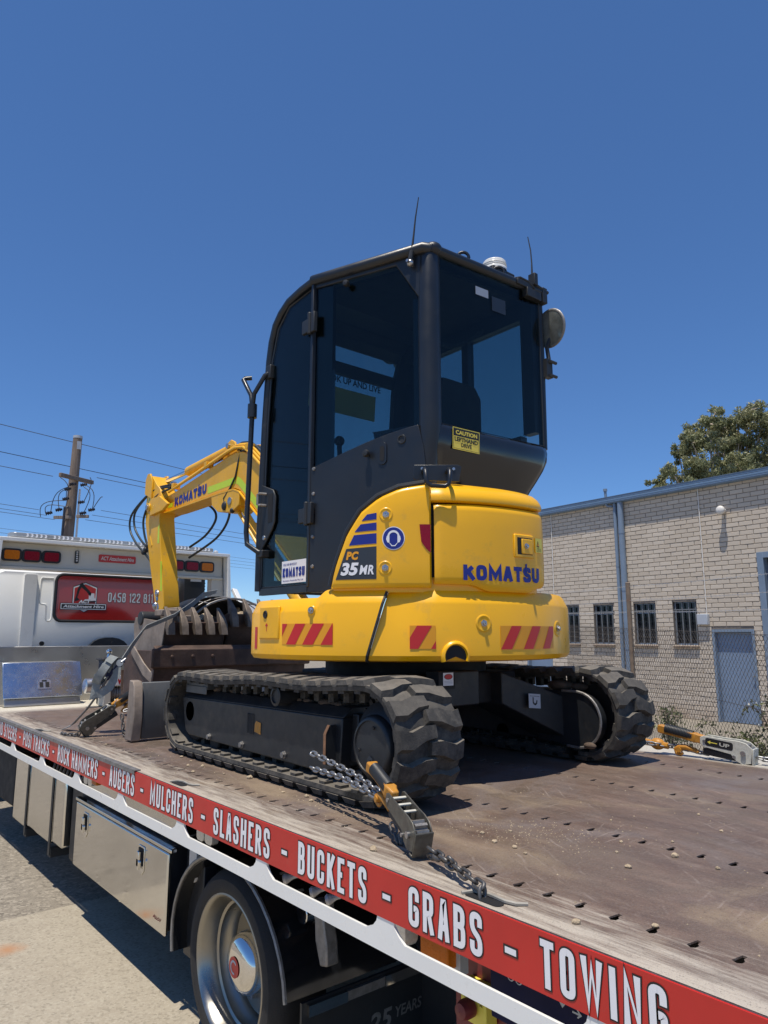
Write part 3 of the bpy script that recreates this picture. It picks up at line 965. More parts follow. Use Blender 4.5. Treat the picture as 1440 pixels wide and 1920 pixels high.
# upper stainless panel seen through the rail windows
MB().bx(1.46, 1.48, 3.2, 4.45, .66, .80).build('upper_panel', 'stainless', T)
# tank panels further forward
for y0, y1, z0 in ((5.62, 5.98, .24), (5.02, 5.58, .26), (4.78, 4.99, .28)):
    MB().bx(1.43, 1.75, y0, y1, z0, .70).build('tank_panel', 'stainless', T, bevel=.015, seg=3)
b = MB()
for y in (5.60, 5.005):
    b = MB()
    b.bx(1.423, 1.428, y - .018, y + .018, .20, .71)
    b.bx(1.4285, 1.60, y - .03, y + .03, .19, .24)
    b.build('tank_strap', 'black_plastic', T)
b = MB()
b.bx(1.46, 1.80, 4.50, 4.74, .22, .70)
b.build('battery_box', 'black_plastic', T, bevel=.03, seg=3)
MB().bx(1.44, 1.9, 6.02, 6.9, .30, .70).build('front_locker', 'black_dark', T, bevel=.02)
# exhaust heat-shield hoops under the front of the bed
b = MB()
for k in range(9):
    y = 4.45 + k * .07
    b.tube([(1.42, y, .72), (1.44, y + .01, .775), (1.50, y + .03, .80), (1.6, y + .05, .80)], .008, 6)
b.build('corrugated_duct', 'steel_dull', T)
b = MB()
b.prism([(1.45, 3.02 + p[0], .60 + p[1]) for p in rrect(-.035, .035, -.075, .07, .03)], (.05, 0, 0))
b.build('reservoir', 'pipe_cream', T, bevel=.008)
MB().bx(1.46, 1.52, 2.93, 3.1, .22, .68).build('bracket_plate', 'black_paint', T, bevel=.006)

# ---- headboard
HY = 7.2
b = MB()
b.bx(1.43, 3.66, HY, HY + .12, 2.185, 2.405)
hb = b.build('headboard_beam', 'cream', T, bevel=.006)
b = MB()
b.bx(1.40, 3.70, HY - .10, HY + .16, 2.406, 2.440)
b.build('headboard_cap', 'white', T, bevel=.004)
MB().bx(1.43, 3.66, HY - .02, HY + .13, 2.160, 2.184).build('headboard_lower_flange', 'cream', T, bevel=.003)
for sgn, xo, xi, xb_ in ((1, 3.70, 3.55, 3.79), (-1, 1.40, 1.46, 1.32)):
    b = MB()
    b.prism([(xo, HY - .10, 2.405), (xo - .03 * sgn, HY - .10, 2.405), (xb_ - .05 * sgn, HY - .10, .955), (xb_, HY - .10, .955)], (0, .26, 0))
    b.build('headboard_flange', 'white', T, bevel=.003)
    b = MB()
    b.prism([(xo - .03 * sgn, HY, 2.183), (xo - .16 * sgn if sgn > 0 else xo + .05, HY, 2.183), (xb_ - .24 * sgn if sgn > 0 else xb_ + .09, HY, .955), (xb_ - .05 * sgn, HY, .955)], (0, .11, 0))
    b.build('headboard_post', 'cream', T, bevel=.003)
MB().bx(1.40, 3.66, HY - .03, HY - .01, .953, 1.455).build('headboard_panel', 'grey_panel', T, bevel=.004)
# tail lamps
fm = planemap((0, HY - .001, 0), (1, 0, 0), (0, 0, 1))
for xc, c in ((1.53, 'amber_lens'), (1.70, 'red_lens'), (1.873, 'red_lens'), (3.125, 'red_lens'), (3.297, 'red_lens'), (3.47, 'amber_lens')):
    b = MB()
    b.prism([(xc + p[0], HY - .001, 2.288 + p[1]) for p in rrect(-.084, .084, -.058, .058, .03)], (0, -.02, 0))
    tl = b.build('tail_lamp', 'black_plastic', T, bevel=.005)
    b = MB()
    b.prism([(xc + p[0], HY - .018, 2.288 + p[1]) for p in rrect(-.064, .064, -.041, .041, .018)], (0, -.012, 0))
    b.build('lens', c, tl, bevel=.006)
b = MB()
b.prism([(2.105 + p[0], HY - .001, 2.306 + p[1]) for p in rrect(-.018, .018, -.062, .062, .01)], (0, -.014, 0))
b.build('strip_lamp', 'black_plastic', T)
for k in range(5):
    decal('strip_lamp_led', fm, rrect(2.105 - .009, 2.105 + .009, 2.262 + k * .021, 2.276 + k * .021, .003, 2), 'clear_lens', T, .016)
b = MB()
b.prism([(2.50 + p[0], HY - .001, 2.31 + p[1]) for p in rrect(-.185, .185, -.037, .037, .014)], (0, -.006, 0))
b.build('name_plate', 'red_sign', T)
lettering('ACT Attachment Hire', fm, 2.335, 2.665, 2.291, 2.33, 'pipe_cream', T, bold=.015, shear=.2, eps=.0075)
# light bar
b = MB()
b.prism([(2.54 + p[0], HY + .10 + p[1], 2.462) for p in rrect(-1.03, 1.03, -.09, .09, .06)], (0, 0, .040))
lb = b.build('light_bar', 'light_bar_body', T, bevel=.008)
for k in range(48):
    b = MB()
    x = 1.60 + k * .04
    b.prism([(x + .004, HY + .0095, 2.467), (x + .020, HY + .0095, 2.467), (x + .026, HY + .0095, 2.482), (x + .020, HY + .0095, 2.497), (x + .004, HY + .0095, 2.497), (x + .011, HY + .0095, 2.482)], (0, -.006, 0))
    if k % 6:
        b.build('light_bar_cell', 'white_vinyl', lb)
for x in (1.86, 2.2, 3.2):
    MB().bx(x, x + .1, HY + .03, HY + .13, 2.441, 2.4615).build('light_bar_foot', 'black_plastic', T)
MB().ball((3.60, HY + .05, 2.465), .022, 10, (1.3, 1, 1)).build('cable_gland', 'grey_box', T)
# locker on the headboard foot
b = MB()
yb = 7.16
pr = [(6.82, .955), (6.84, 1.0), (6.98, 1.30), (7.0, 1.32), (yb, 1.32), (yb, .955)]
b.prism([(1.50, p[0], p[1]) for p in pr], (.62, 0, 0))
lk = b.build('deck_locker', 'grey_panel', T, bevel=.004)
b = MB()
b.frame_box((1.485, 6.835, 1.018), (.65, 0, 0), (0, .138, .296), (0, -.014, .0065))
b.build('locker_lid', 'alu_scratched', T, bevel=.004)
lm = planemap((1.485, 6.8205, 1.0245), (1, 0, 0), (0, .138, .296))
b = MB()
b.prism([lm(.33 + p[0], .115 + p[1], .0) for p in [(-.055, -.04), (.055, -.04), (.055, .03), (.03, .05), (-.03, .05), (-.055, .03)]], lm(0, 0, .006) - lm(0, 0, 0))
ll = b.build('locker_latch', 'alu', T)
for (p0, p1, q0, q1) in ((-.04, -.01, -.028, .02), (.008, .04, -.028, .02), (-.02, .02, .024, .04)):
    decal('latch_recess', lm, [(.33 + p0, .115 + q0), (.33 + p1, .115 + q0), (.33 + p1, .115 + q1), (.33 + p0, .115 + q1)], 'black_dark', ll, .0075)
# winch
b = MB()
b.lathe([(.001, -.005), (.05, -.004), (.062, .004), (.064, .06), (.055, .066), (.055, .12), (.063, .125), (.063, .15), (.03, .152)], (2.02, 6.42, 1.13), (1, 0, 0), 28)
b.build('winch_motor', 'alu', T)
b = MB()
b.bx(2.17, 2.23, 6.36, 6.52, .953, 1.20)
b.bx(2.52, 2.58, 6.36, 6.52, .953, 1.20)
b.build('winch_frame', 'cream', T, bevel=.008)
b = MB()
for k in range(11):
    b.lathe([(.050, -.011), (.058, 0), (.050, .011)], (2.255 + k * .022, 6.44, 1.06), (1, 0, 0), 24)
b.cyl((2.232, 6.44, 1.06), (2.518, 6.44, 1.06), .05, n=24)
b.build('winch_rope_drum', 'steel_dull', T)
MB().bx(2.235, 2.515, 6.37, 6.50, 1.122, 1.215).build('winch_cover', 'white_vinyl', T, bevel=.008)
wm = planemap((0, 6.369, 0), (1, 0, 0), (0, 0, 1))
lettering('WARN', wm, 2.275, 2.475, 1.137, 1.195, 'red_reflect', T, bold=.05)
b = MB()
b.bx(2.21, 2.33, 6.55, 6.68, .953, 1.335)
b.bx(2.19, 2.36, 6.53, 6.70, 1.335, 1.352)
b.build('tow_ball_mount', 'black_paint', T, bevel=.006)
b = MB()
b.lathe([(.036, 0), (.038, .006), (.022, .010), (.015, .03), (.015, .04)], (2.27, 6.6, 1.352), (0, 0, 1), 20)
b.ball((2.27, 6.6, 1.412), .028, 16)
b.build('tow_ball', 'chrome', T)

# ---- truck cab
CY = 7.75
b = MB()
prof = [(1.55, .60), (1.42, .70), (1.36, 1.3), (1.38, 1.85), (1.45, 2.17), (1.56, 2.215), (3.26, 2.215), (3.40, 2.17), (3.50, 1.85), (3.53, 1.3), (3.50, .70), (3.40, .60)]
def inset(k, y):
    return [V((2.55 + (p[0] - 2.55) * k, y, 1.4 + (p[1] - 1.4) * k)) for p in prof]
b.loft([inset(.955, CY), inset(.985, CY + .03), inset(1.0, CY + .09), inset(1.0, 8.7), inset(.93, 9.5)])
b.build('truck_cab', 'white', T, smooth=40)
# pressed panels on the back of the cab
MB().prism([(1.78 + p[0], CY + .004, 1.80 + p[1]) for p in rrect(0, .12, -.42, .36, .02)], (0, -.03, 0)).build('cab_rib', 'white', T, bevel=.014, seg=3)
b = MB()
rec = [(1.95, 2.13), (2.055, 2.13), (2.065, 2.10), (2.065, 1.72), (2.05, 1.70), (2.02, 1.70), (2.01, 1.72), (2.01, 1.84), (2.0, 1.86), (1.95, 1.87), (1.94, 1.89), (1.94, 2.11)]
path = [V((p[0], CY - .002, p[1])) for p in rec]
b.tube(path, .009, 6, closed=True)
b.build('cab_pressing', 'white', T)
win = rrect(2.085, 3.36, 1.70, 2.175, .07, 6)
b = MB()
b.tube([V((p[0], CY - .006, p[1])) for p in win], .014, 8, closed=True)
b.prism([(p[0], CY + .01, p[1]) for p in win], (0, -.014, 0))
wf = b.build('rear_window_seal', 'black_plastic', T)
b = MB()
b.prism([(p[0], CY - .0045, p[1]) for p in rrect(2.10, 3.345, 1.715, 2.16, .06, 6)], (0, -.004, 0))
rw = b.build('rear_window', 'red_gloss' if 'red_gloss' in MT else 'red_sign', T)
cm = planemap((0, CY - .0088, 0), (1, 0, 0), (0, 0, 1))
block_word('0458 122 811', cm, 2.615, 3.105, 1.905, 2.005, .0125, 'white_vinyl', rw, outline=.004, gap=.9)
# hire badge: six-sided frame, digger silhouette, banner
hx = [(2.375, 2.105), (2.50, 2.055), (2.50, 1.85), (2.375, 1.79), (2.25, 1.85), (2.25, 2.055)]
decal('badge', cm, hx, 'black_vinyl', rw, .0006)
ins = lambda P, k: [(2.375 + (p[0] - 2.375) * k, 1.945 + (p[1] - 1.945) * k) for p in P]
decal('badge', cm, ins(hx, .95), 'white_vinyl', rw, .0011)
decal('badge', cm, ins(hx, .86), 'red_sign', rw, .0016)
arm_ = [(2.27, 1.90), (2.285, 1.955), (2.30, 2.04), (2.335, 2.10), (2.40, 2.035), (2.44, 1.99), (2.43, 1.955), (2.385, 2.01), (2.335, 2.05), (2.32, 2.02), (2.30, 1.945), (2.325, 1.92)]
decal('badge', cm, arm_, 'black_vinyl', rw, .0022)
decal('badge', cm, [(2.415, 1.99), (2.47, 1.99), (2.475, 1.94), (2.49, 1.935), (2.49, 1.915), (2.37, 1.905), (2.375, 1.925), (2.415, 1.93)], 'white_vinyl', rw, .0022)
decal('badge', cm, [(2.36, 1.902), (2.49, 1.912), (2.485, 1.895), (2.365, 1.888)], 'black_vinyl', rw, .0022)
decal('badge', cm, rrect(2.135, 2.605, 1.815, 1.885, .008, 2), 'black_vinyl', rw, .0026)
decal('badge', cm, rrect(2.142, 2.598, 1.821, 1.879, .006, 2), 'white_vinyl', rw, .0030)
decal('badge', cm, rrect(2.15, 2.59, 1.828, 1.872, .004, 2), 'black_vinyl', rw, .0034)
lettering('Attachment Hire', cm, 2.165, 2.575, 1.836, 1.866, 'white_vinyl', rw, bold=.03, shear=.15, eps=.004)
lettering('ACT', cm, 2.315, 2.435, 1.884, 1.918, 'white_vinyl', rw, bold=.05, outline=.03, shear=.15, eps=.0025)
b = MB()
b.prism([(3.40 + p[0], CY - .16, 1.35 + p[1]) for p in rrect(-.0, .25, -.3, .885, .05)], (0, .18, 0))
for k in range(30):
    b.bx(3.648, 3.660, CY - .15, CY + .01, 1.12 + k * .035, 1.135 + k * .035)
st = b.build('air_intake', 'black_plastic', T, bevel=.02)
MB().prism([(3.47, CY - .163, 2.205), (3.60, CY - .163, 2.205), (3.60, CY - .163, 2.155), (3.47, CY - .163, 2.155)], (0, -.003, 0)).build('intake_label', 'grey_box', st)
b = MB()
b.prism([(2.42 + .0, CY - .12, 1.42)] + [(2.62 + .20 * math.cos(R(a)), CY - .12, 1.42 + .115 * math.sin(R(a))) for a in range(180, -1, -20)], (0, .06, 0))
b.cyl((2.66, CY - .13, 1.47), (2.66, CY - .06, 1.47), .025, n=14)
b.build('cab_latch', 'black_plastic', T)
MB().prism([(3.66, 7.36, 1.95), (3.76, 7.36, 1.95), (3.80, 7.36, .96), (3.70, 7.36, .96)], (0, .03, 0)).build('brace', 'white', T)
MB().frame_box((3.74, 7.10, 2.07), (.06, 0, -.012), (0, -.16, -.16), (0, .028, -.03)).build('side_gusset', 'white', T, bevel=.003)
MB().bx(1.44, 3.66, 7.75, 9.3, .35, .60).build('cab_floor', 'black_dark', T)
b = MB()
b.cyl((1.99, CY - .02, 1.475), (1.99, CY + .02, 1.475), .022, n=14)
b.build('cab_hole_plug', 'black_dark', T)
# recovery keyholes along the bed edge, inner shade laid on as black plates
for yk in (1.235, 2.94, 5.1):
    b = MB()
    b.prism([(1.337 + p[0], yk + p[1], .9505) for p in rrect(-.016, .014, -.055, .055, .013)], (0, 0, .0015))
    kh = b.build('tie_slot_shade', 'black_dark', T)
    b = MB()
    b.tube([(1.322, yk + .06, .953), (1.350, yk + .045, .955), (1.357, yk + .0, .957), (1.354, yk - .05, .956), (1.362, yk - .075, .955), (1.385, yk - .09, .953)], .0045, 6)
    b.build('tie_slot_bar', 'dim_frame', kh)

# ================================================================== excavator
EX = thing('excavator', 'yellow and black mini excavator with tinted cab standing on rubber tracks on the truck bed', 'excavator', (2.53, 2.86, .95))
CX, CYY = 2.53, 2.86
RC = .84
def cyl(a, z, r=RC):
    t = R(a)
    return V((CX + r * math.cos(t), CYY + r * math.sin(t), z))
A_END = -84.5
def body(a, z, r=RC):
    """upper body outline: tail circle, then a rounded corner and a straight right flank"""
    if a <= A_END:
        return cyl(a, z, r)
    rr = .075
    n0 = R(A_END)
    cc = V((CX + (RC - rr) * math.cos(n0), CYY + (RC - rr) * math.sin(n0), 0))
    s = (a - A_END) * R(1) * RC
    full = R(80)
    ph = min(full, s / rr)
    n = V((math.cos(n0 + ph), math.sin(n0 + ph), 0))
    p = cc + n * rr + V((-n.y, n.x, 0)) * max(0, s - full * rr) + n * (r - RC)
    return V((p.x, p.y, z))
def cmap(rad):
    """arc length (metres, measured on the tail circle) and height to a point on the tail"""
    return lambda a, b, e: V((CX + (rad + e) * math.cos(a / RC), CYY + (rad + e) * math.sin(a / RC), b))
def A(deg):
    return R(deg) * RC
def cdecal(name, pts, material, parent, rad=RC, eps=.0012, step=.02):
    """flat print wrapped on the curved tail"""
    bm = bmesh.new()
    vs = [bm.verts.new((p[0], p[1], 0)) for p in pts]
    bm.faces.new(vs)
    x0, x1 = min(p[0] for p in pts), max(p[0] for p in pts)
    k = x0 + step
    while k < x1:
        bmesh.ops.bisect_plane(bm, geom=bm.verts[:] + bm.edges[:] + bm.faces[:], plane_co=(k, 0, 0), plane_no=(1, 0, 0))
        k += step
    bmesh.ops.triangulate(bm, faces=bm.faces[:])
    bm.verts.index_update()
    f = cmap(rad)
    b = MB()
    b.add([f(v.co.x, v.co.y, eps) for v in bm.verts], [tuple(v.index for v in fc.verts) for fc in bm.faces])
    bm.free()
    return b.build(name, material, parent, smooth=60)
def lerp_tab(tab, x):
    for (xa, ya), (xb, yb) in zip(tab, tab[1:]):
        if x <= xb:
            t = max(0, (x - xa) / (xb - xa))
            return ya + (yb - ya) * t
    return tab[-1][1]
def sst(x, a, b):
    t = min(1, max(0, (x - a) / (b - a)))
    return t * t * (3 - 2 * t)

# ---- counterweight and left side shell
def wall_profile(ztop, zb=1.452):
    return [(-.35, zb + .002), (-.05, zb), (-.014, zb + .006), (0, zb + .026), (0, ztop - .066), (-.004, ztop - .055), (-.024, ztop - .014), (-.036, ztop - .003), (-.055, ztop), (-.40, ztop)]
rings = []
N = 72
for i in range(N + 1):
    t = i / N
    ring = []
    for o, z in wall_profile(1.757):
        a0 = -142.4 + 6.0 * min(1, max(0, (z - 1.46) / .29))
        a = a0 + (20 - a0) * t
        o2 = o - .010 * (1 - sst(a, a0 + 2, a0 + 11)) - (.014 if o > -.07 and z > 1.50 else 0) * (1 - sst(a, -127.5, -124.5))
        ring.append(cyl(a, z, RC + o2))
    rings.append(ring)
b = MB()
b.loft(rings, closed=False, caps=False)
cw = b.build('counterweight', 'yellow', EX, smooth=28)
rings = []
cols = []
for i in range(41):
    cols.append(('a', -187 + (45 + 6) * i / 40))
for ang in range(0, 91, 9):
    pass
front = [((2.30, 3.135), (0, 1)), ((1.86, 3.135), (0, 1)), ((1.79, 3.12), (-.38, .92)), ((1.735, 3.08), (-.74, .67)), ((1.706, 3.03), (-.95, .30))]
for P, n in front:
    n = V((n[0], n[1], 0)).normalized()
    rings.append([V((P[0], P[1], z)) + n * o * (1 if o > -.2 else .3) for o, z in wall_profile(1.725)])
for i in range(61):
    t = i / 60
    ring = []
    zt = 0
    for k, (o, z) in enumerate(wall_profile(1.757)):
        a1 = -143.2 + 6.0 * min(1, max(0, (z - 1.46) / .29))
        a = -187 + (a1 + 187) * t
        zt = 1.725 + .034 * sst(a, -160.5, -156)
        z2 = wall_profile(zt)[k][1]
        ring.append(cyl(a, z2, RC + o))
    rings.append(ring)
b = MB()
b.loft(rings, closed=False, caps=False)
sp = b.build('side_shell', 'yellow', EX, smooth=28)
# rubber seal in the split
b = MB()
b.tube([cyl(-142.9 + 6 * min(1, max(0, (z - 1.46) / .29)), z, RC + o - .004) for o, z in wall_profile(1.757)[1:-3]], .0065, 6)
b.build('body_seal', 'black_plastic', EX)
# belly plate and swing bearing
b = MB()
b.prism([cyl(a, 1.462, .78) for a in range(-185, 21, 8)], (0, 0, .03))
b.cyl((CX, CYY, 1.37), (CX, CYY, 1.47), .42, n=40)
b.build('swing_bearing', 'black_dark', EX)

def hazard(a0, a1, z0, z1, stripes, parent):
    x0, x1 = A(a0), A(a1)
    hz = cdecal('hazard_sticker', [(x0, z0), (x1, z0), (x1, z1), (x0, z1)], 'amber_vinyl', parent)
    sk = (z1 - z0) * .62
    for s0, s1 in stripes:
        p = [(x0 + s0, z0), (x0 + s1, z0), (x0 + s1 + sk, z1), (x0 + s0 + sk, z1)]
        # clip to sticker
        q = []
        def clip(poly, x, keep):
            out = []
            for i in range(len(poly)):
                a_, b_ = poly[i - 1], poly[i]
                ia, ib = (a_[0] - x) * keep >= 0, (b_[0] - x) * keep >= 0
                if ia != ib:
                    t = (x - a_[0]) / (b_[0] - a_[0])
                    out.append((x, a_[1] + (b_[1] - a_[1]) * t))
                if ib:
                    out.append(b_)
            return out
        q = clip(clip(p, x0, 1), x1, -1)
        if len(q) > 2:
            cdecal('red_stripe', q, 'red_reflect', hz, eps=.0024)
hazard(-172.0, -152.9, 1.522, 1.612, [(-.07, -.022), (.028, .085), (.125, .182), (.222, .29)], sp)
hazard(-130.3, -122.9, 1.507, 1.602, [(-.028, .034), (.088, .14)], cw)
hazard(-102.7, -78.0, 1.503, 1.602, [(.0, .058), (.128, .190), (.262, .322)], cw)
cdecal('red_stripe', [(A(-188.5), 1.50), (A(-186.5), 1.50), (A(-186.5), 1.60), (A(-188.5), 1.60)], 'red_reflect', sp)

def cslab(name, a0, a1, z0, z1, r0, r1, material, parent, bev=.004, n=None):
    n = n or max(2, int(abs(a1 - a0) / 1.2))
    b = MB()
    b.loft([[(body if a1 > -60 else cyl)(a0 + (a1 - a0) * i / n, z, r) for r, z in ((r0, z0), (r1, z0), (r1, z1), (r0, z1))] for i in range(n + 1)])
    return b.build(name, material, parent, bevel=bev, smooth=30)
bd = cslab('battery_door', -184.6, -173.4, 1.545, 1.692, RC - .01, RC + .0065, 'yellow', sp, .006)
b = MB()
c = cyl(-180.6, 1.655, RC + .007)
nn = V((c.x - CX, c.y - CYY, 0)).normalized()
b.lathe([(.001, .001), (.011, .002), (.016, .004), (.019, 0)], c, nn, 18)
b.build('lock', 'black_dark', bd)
hm = cmap(RC)
decal('lock_mark', hm, [(A(-179.7), 1.60), (A(-178.9), 1.605), (A(-179.7), 1.617), (A(-180.5), 1.605)], 'red_reflect', bd, .0075)
decal('lock_mark', hm, [(A(-179.85), 1.58), (A(-179.55), 1.58), (A(-179.55), 1.60), (A(-179.85), 1.60)], 'red_reflect', bd, .0075)

def bolt_cup(a, z, rad, parent, r=.03):
    c = cyl(a, z, rad)
    n = V((c.x - CX, c.y - CYY, 0)).normalized()
    b = MB()
    b.lathe([(r * 1.32, -.003), (r * 1.1, .0028), (r * .98, .0035), (r * .86, .0016), (r * .6, .0012), (.002, .001)], c, n, 24)
    o = b.build('bolt_cup', 'yellow', parent, smooth=60)
    b = MB()
    b.lathe([(.015, .0), (.015, .005), (.009, .006), (.009, .014), (.002, .0145)], c, n, 6)
    b.build('bolt', 'steel', parent)
for a, z in ((-108.3, 1.612), (-74.4, 1.592)):
    bolt_cup(a, z, RC, cw, .031)
bolt_cup(-160.3, 1.668, RC + .001, sp, .017)
# tie-down mouth in the bottom of the counterweight
c = cyl(-117.2, 1.475, RC)
n = V((c.x - CX, c.y - CYY, 0)).normalized()
t_ = V((-n.y, n.x, 0))
b = MB()
arc = [R(200 - 220 * i / 14) for i in range(15)]
b.loft([[c + n * h + t_ * (r * math.cos(q)) + V((0, 0, r * 1.05 * math.sin(q))) for q in arc] for r, h in ((.064, -.006), (.058, .012), (.050, .014), (.045, .004))], closed=False, caps=False)
b.build('tie_down_mouth', 'yellow', cw, smooth=60)
b = MB()
b.add([c + n * .003 + V((0, 0, .0))] + [c + n * .003 + t_ * (.048 * math.cos(q)) + V((0, 0, .05 * math.sin(q))) for q in arc], [(0, i + 1, i + 2) for i in range(14)])
b.build('tie_down_shade', 'black_dark', cw)  # shade inside the hole put in as a flat black half disc

# ---- yellow side cover left of the rear bonnet
arct = [(-154.2, 1.760), (-153.6, 1.80), (-151.8, 1.881), (-148.8, 1.994), (-144.7, 2.084), (-139.1, 2.146), (-132.9, 2.184), (-125, 2.203), (-120, 2.207)]
rings = []
al = [-154.1, -153.6, -153, -152.3, -151.6, -150.8, -150, -149, -148, -147, -146, -144.5, -143, -141.5, -140, -138, -136, -134, -132, -130, -128, -126, -124.4, -123.75]
for a in al:
    zt = lerp_tab(arct, a)
    zb = 1.760
    k = min(.02, (zt - zb) * .3)
    edge = .012 * sst(a, -124.4, -123.75)
    ch = .014 * (1 - sst(a, -154.1, -152.6))
    ring = [cyl(a, zb, RC - .05), cyl(a, zb, RC - .012 - edge), cyl(a, zb + k * .5, RC - .002 - edge - ch), cyl(a, zb + k, RC - edge - ch)]
    for q in (.25, .5, .75):
        ring.append(cyl(a, zb + k + (zt - k - zb - k) * q, RC - edge - ch))
    ring += [cyl(a, zt - k, RC - edge - ch), cyl(a, zt - k * .4, RC - .004 - edge - ch), cyl(a, zt, RC - .014 - edge - ch), cyl(a, zt + .01, RC - .09)]
    rings.append(ring)
b = MB()
b.loft(rings, closed=False, caps=False)
sc = b.build('side_cover', 'yellow', EX, smooth=45)
b = MB()
b.tube([cyl(a - .5, z + .010, RC - .022) for a, z in arct[:-1]], .0125, 8)
b.build('cover_seal', 'black_plastic', EX)
# prints on it
def zt_(a):
    return lerp_tab(arct, a)
def arc_x(z):
    # angle of the cover edge at height z
    for (aa, za), (ab, zb) in zip(arct, arct[1:]):
        if z <= zb:
            return aa + (ab - aa) * (z - za) / (zb - za)
    return -125
for z0, z1 in ((2.050, 2.078), (2.003, 2.036), (1.946, 1.990)):
    ar = A(-139.75)
    sl = (z1 - z0) * 0
    cdecal('blue_stripe', [(A(arc_x(z0) + 2.0), z0 - .006), (ar, z0), (ar, z1), (A(arc_x(z1) + 2.4), z1 - .006)], 'blue_vinyl', sc)
cdecal('model_panel', [(A(-152.2), 1.795), (A(-139.75), 1.795), (A(-139.75), 1.934), (A(arc_x(1.925) + 1.75), 1.926), (A(arc_x(1.87) + 1.75), 1.87)], 'dark_vinyl', sc)
lettering('PC', cmap(RC), A(-148.9), A(-145.0), 1.878, 1.914, 'amber_vinyl', sc, bold=.055, spacing=1.1, shear=.2, eps=.0026)
lettering('35', cmap(RC), A(-150.6), A(-145.0), 1.812, 1.867, 'white_vinyl', sc, bold=.045, shear=.2, eps=.0026)
lettering('MR', cmap(RC), A(-144.8), A(-140.5), 1.815, 1.855, 'white_vinyl', sc, bold=.03, spacing=1.12, shear=.2, eps=.0026)
cdecal('hearing_sign', circle(A(-134.8), 1.967, .048, .050, 36), 'white_vinyl', sc)
cdecal('hearing_sign', circle(A(-134.8), 1.967, .0445, .0465, 36), 'blue_vinyl', sc, eps=.0022)
hc = A(-134.8)
head = [(-.016, .022), (.016, .022), (.018, .0), (.015, -.020), (.007, -.031), (-.007, -.031), (-.015, -.020), (-.018, .0)]
band = [(.026 * math.cos(R(q)), .006 + .028 * math.sin(R(q))) for q in range(0, 181, 15)] + [(.0185 * math.cos(R(q)), .006 + .019 * math.sin(R(q))) for q in range(180, -1, -15)]
cdecal('hearing_mark', [(hc + p[0], 1.967 + p[1]) for p in band], 'white_vinyl', sc, eps=.0032)
for s in (-1, 1):
    cdecal('hearing_mark', [(hc + s * p[0], 1.967 + p[1]) for p in ((.017, .012), (.028, .010), (.031, -.004), (.026, -.017), (.017, -.020))], 'white_vinyl', sc, eps=.0032)
cdecal('hearing_mark', [(hc + p[0], 1.967 + p[1]) for p in ((-.018, -.02), (-.008, -.034), (.008, -.034), (.018, -.02), (.015, -.02), (.006, -.030), (-.006, -.030), (-.015, -.02))], 'white_vinyl', sc, eps=.0036)
bolt_cup(-137.0, 2.070, RC, sc, .025)
bolt_cup(-137.2, 1.842, RC, sc, .025)
cdecal('tail_reflector', [(A(-127.3), 2.026), (A(-124.1), 2.026), (A(-124.1), 1.905), (A(-125.4), 1.923), (A(-126.8), 1.952)], 'red_lens', sc, eps=.003)

# ---- rear bonnet, hood and inner shell
cslab('body_ledge', -154, -30, 1.740, 1.805, RC - .2, RC - .030, 'yellow', EX, .004)
cslab('body_core', -141, -30, 1.806, 2.115, RC - .2, RC - .028, 'black_dark', EX, 0)
low = [(-122.9, 1.764), (-112, 1.762), (-110, 1.756), (-106.8, 1.738), (-105, 1.735), (-90, 1.735), (-88.5, 1.742), (-85.5, 1.758), (-84, 1.762), (-30, 1.762)]
rings = []
a = -122.95
al = []
while a < -30:
    al.append(a)
    a += .9
for a in al:
    zb = lerp_tab(low, a) + .012
    ztp = 2.116 + .004 * sst(a, -122, -110)
    e = .010 * (1 - sst(a, -122.95, -121.6))
    bul = .010 * math.sin(math.pi * min(1, max(0, (a + 123) / 93)))
    ring = []
    for q, o in ((0, -.04), (0, -.010), (.012, .001), (.03, .004)):
        ring.append(body(a, zb + q, RC + o - e + bul * 0))
    for q in (.25, .5, .75):
        ring.append(body(a, zb + .03 + (ztp - .03 - zb - .03) * q, RC + .0055 - e))
    for q, o in ((.03, .004), (.012, .001), (0, -.010), (0, -.04)):
        ring.append(body(a, ztp - q, RC + o - e))
    rings.append(ring)
b = MB()
b.loft(rings, closed=False, caps=False)
bn = b.build('engine_bonnet', 'yellow', EX, smooth=45)
rings = []
for i in range(106):
    a = -123.9 + i * .9
    h = [(-.05, 2.128), (-.012, 2.126), (.002, 2.133), (.004, 2.145), (0, 2.160), (-.012, 2.180), (-.035, 2.200), (-.08, 2.220), (-.18, 2.245), (-.42, 2.285)]
    sh_ = .012 * (1 - sst(a, -124, -120))
    lim = -.42 + .35 * sst(a, -104, A_END)
    rg_ = []
    for (o, z), (op, zp) in zip(h, [h[0]] + h[:-1]):
        if o < lim:
            k_ = max(0, (lim - op) / (o - op)) if op > lim else 0
            z = zp + (z - zp) * k_ if op > lim else rg_[-1].z
            o = lim
        rg_.append(body(a, z, RC + o - sh_))
    rings.append(rg_)
b = MB()
b.loft(rings, closed=False, caps=False)
b.build('hood', 'yellow', EX, smooth=50)
MB().prism([body(a, 2.150, RC - .068) for a in range(-122, -29, 3)] + [V((2.1, 2.9, 2.150))], (0, 0, .045)).build('cab_base', 'black_dark', EX)
block_word('KOMATSU', cmap(RC), A(-114.6), A(-86.0), 1.792, 1.858, .0185, 'blue_vinyl', bn, outline=0, eps=.0031, gap=.42)
cdecal('lettering', [(A(-92.55), 1.835), (A(-91.75), 1.835), (A(-91.75), 1.876), (A(-92.55), 1.872)], 'blue_vinyl', bn, eps=.0074)
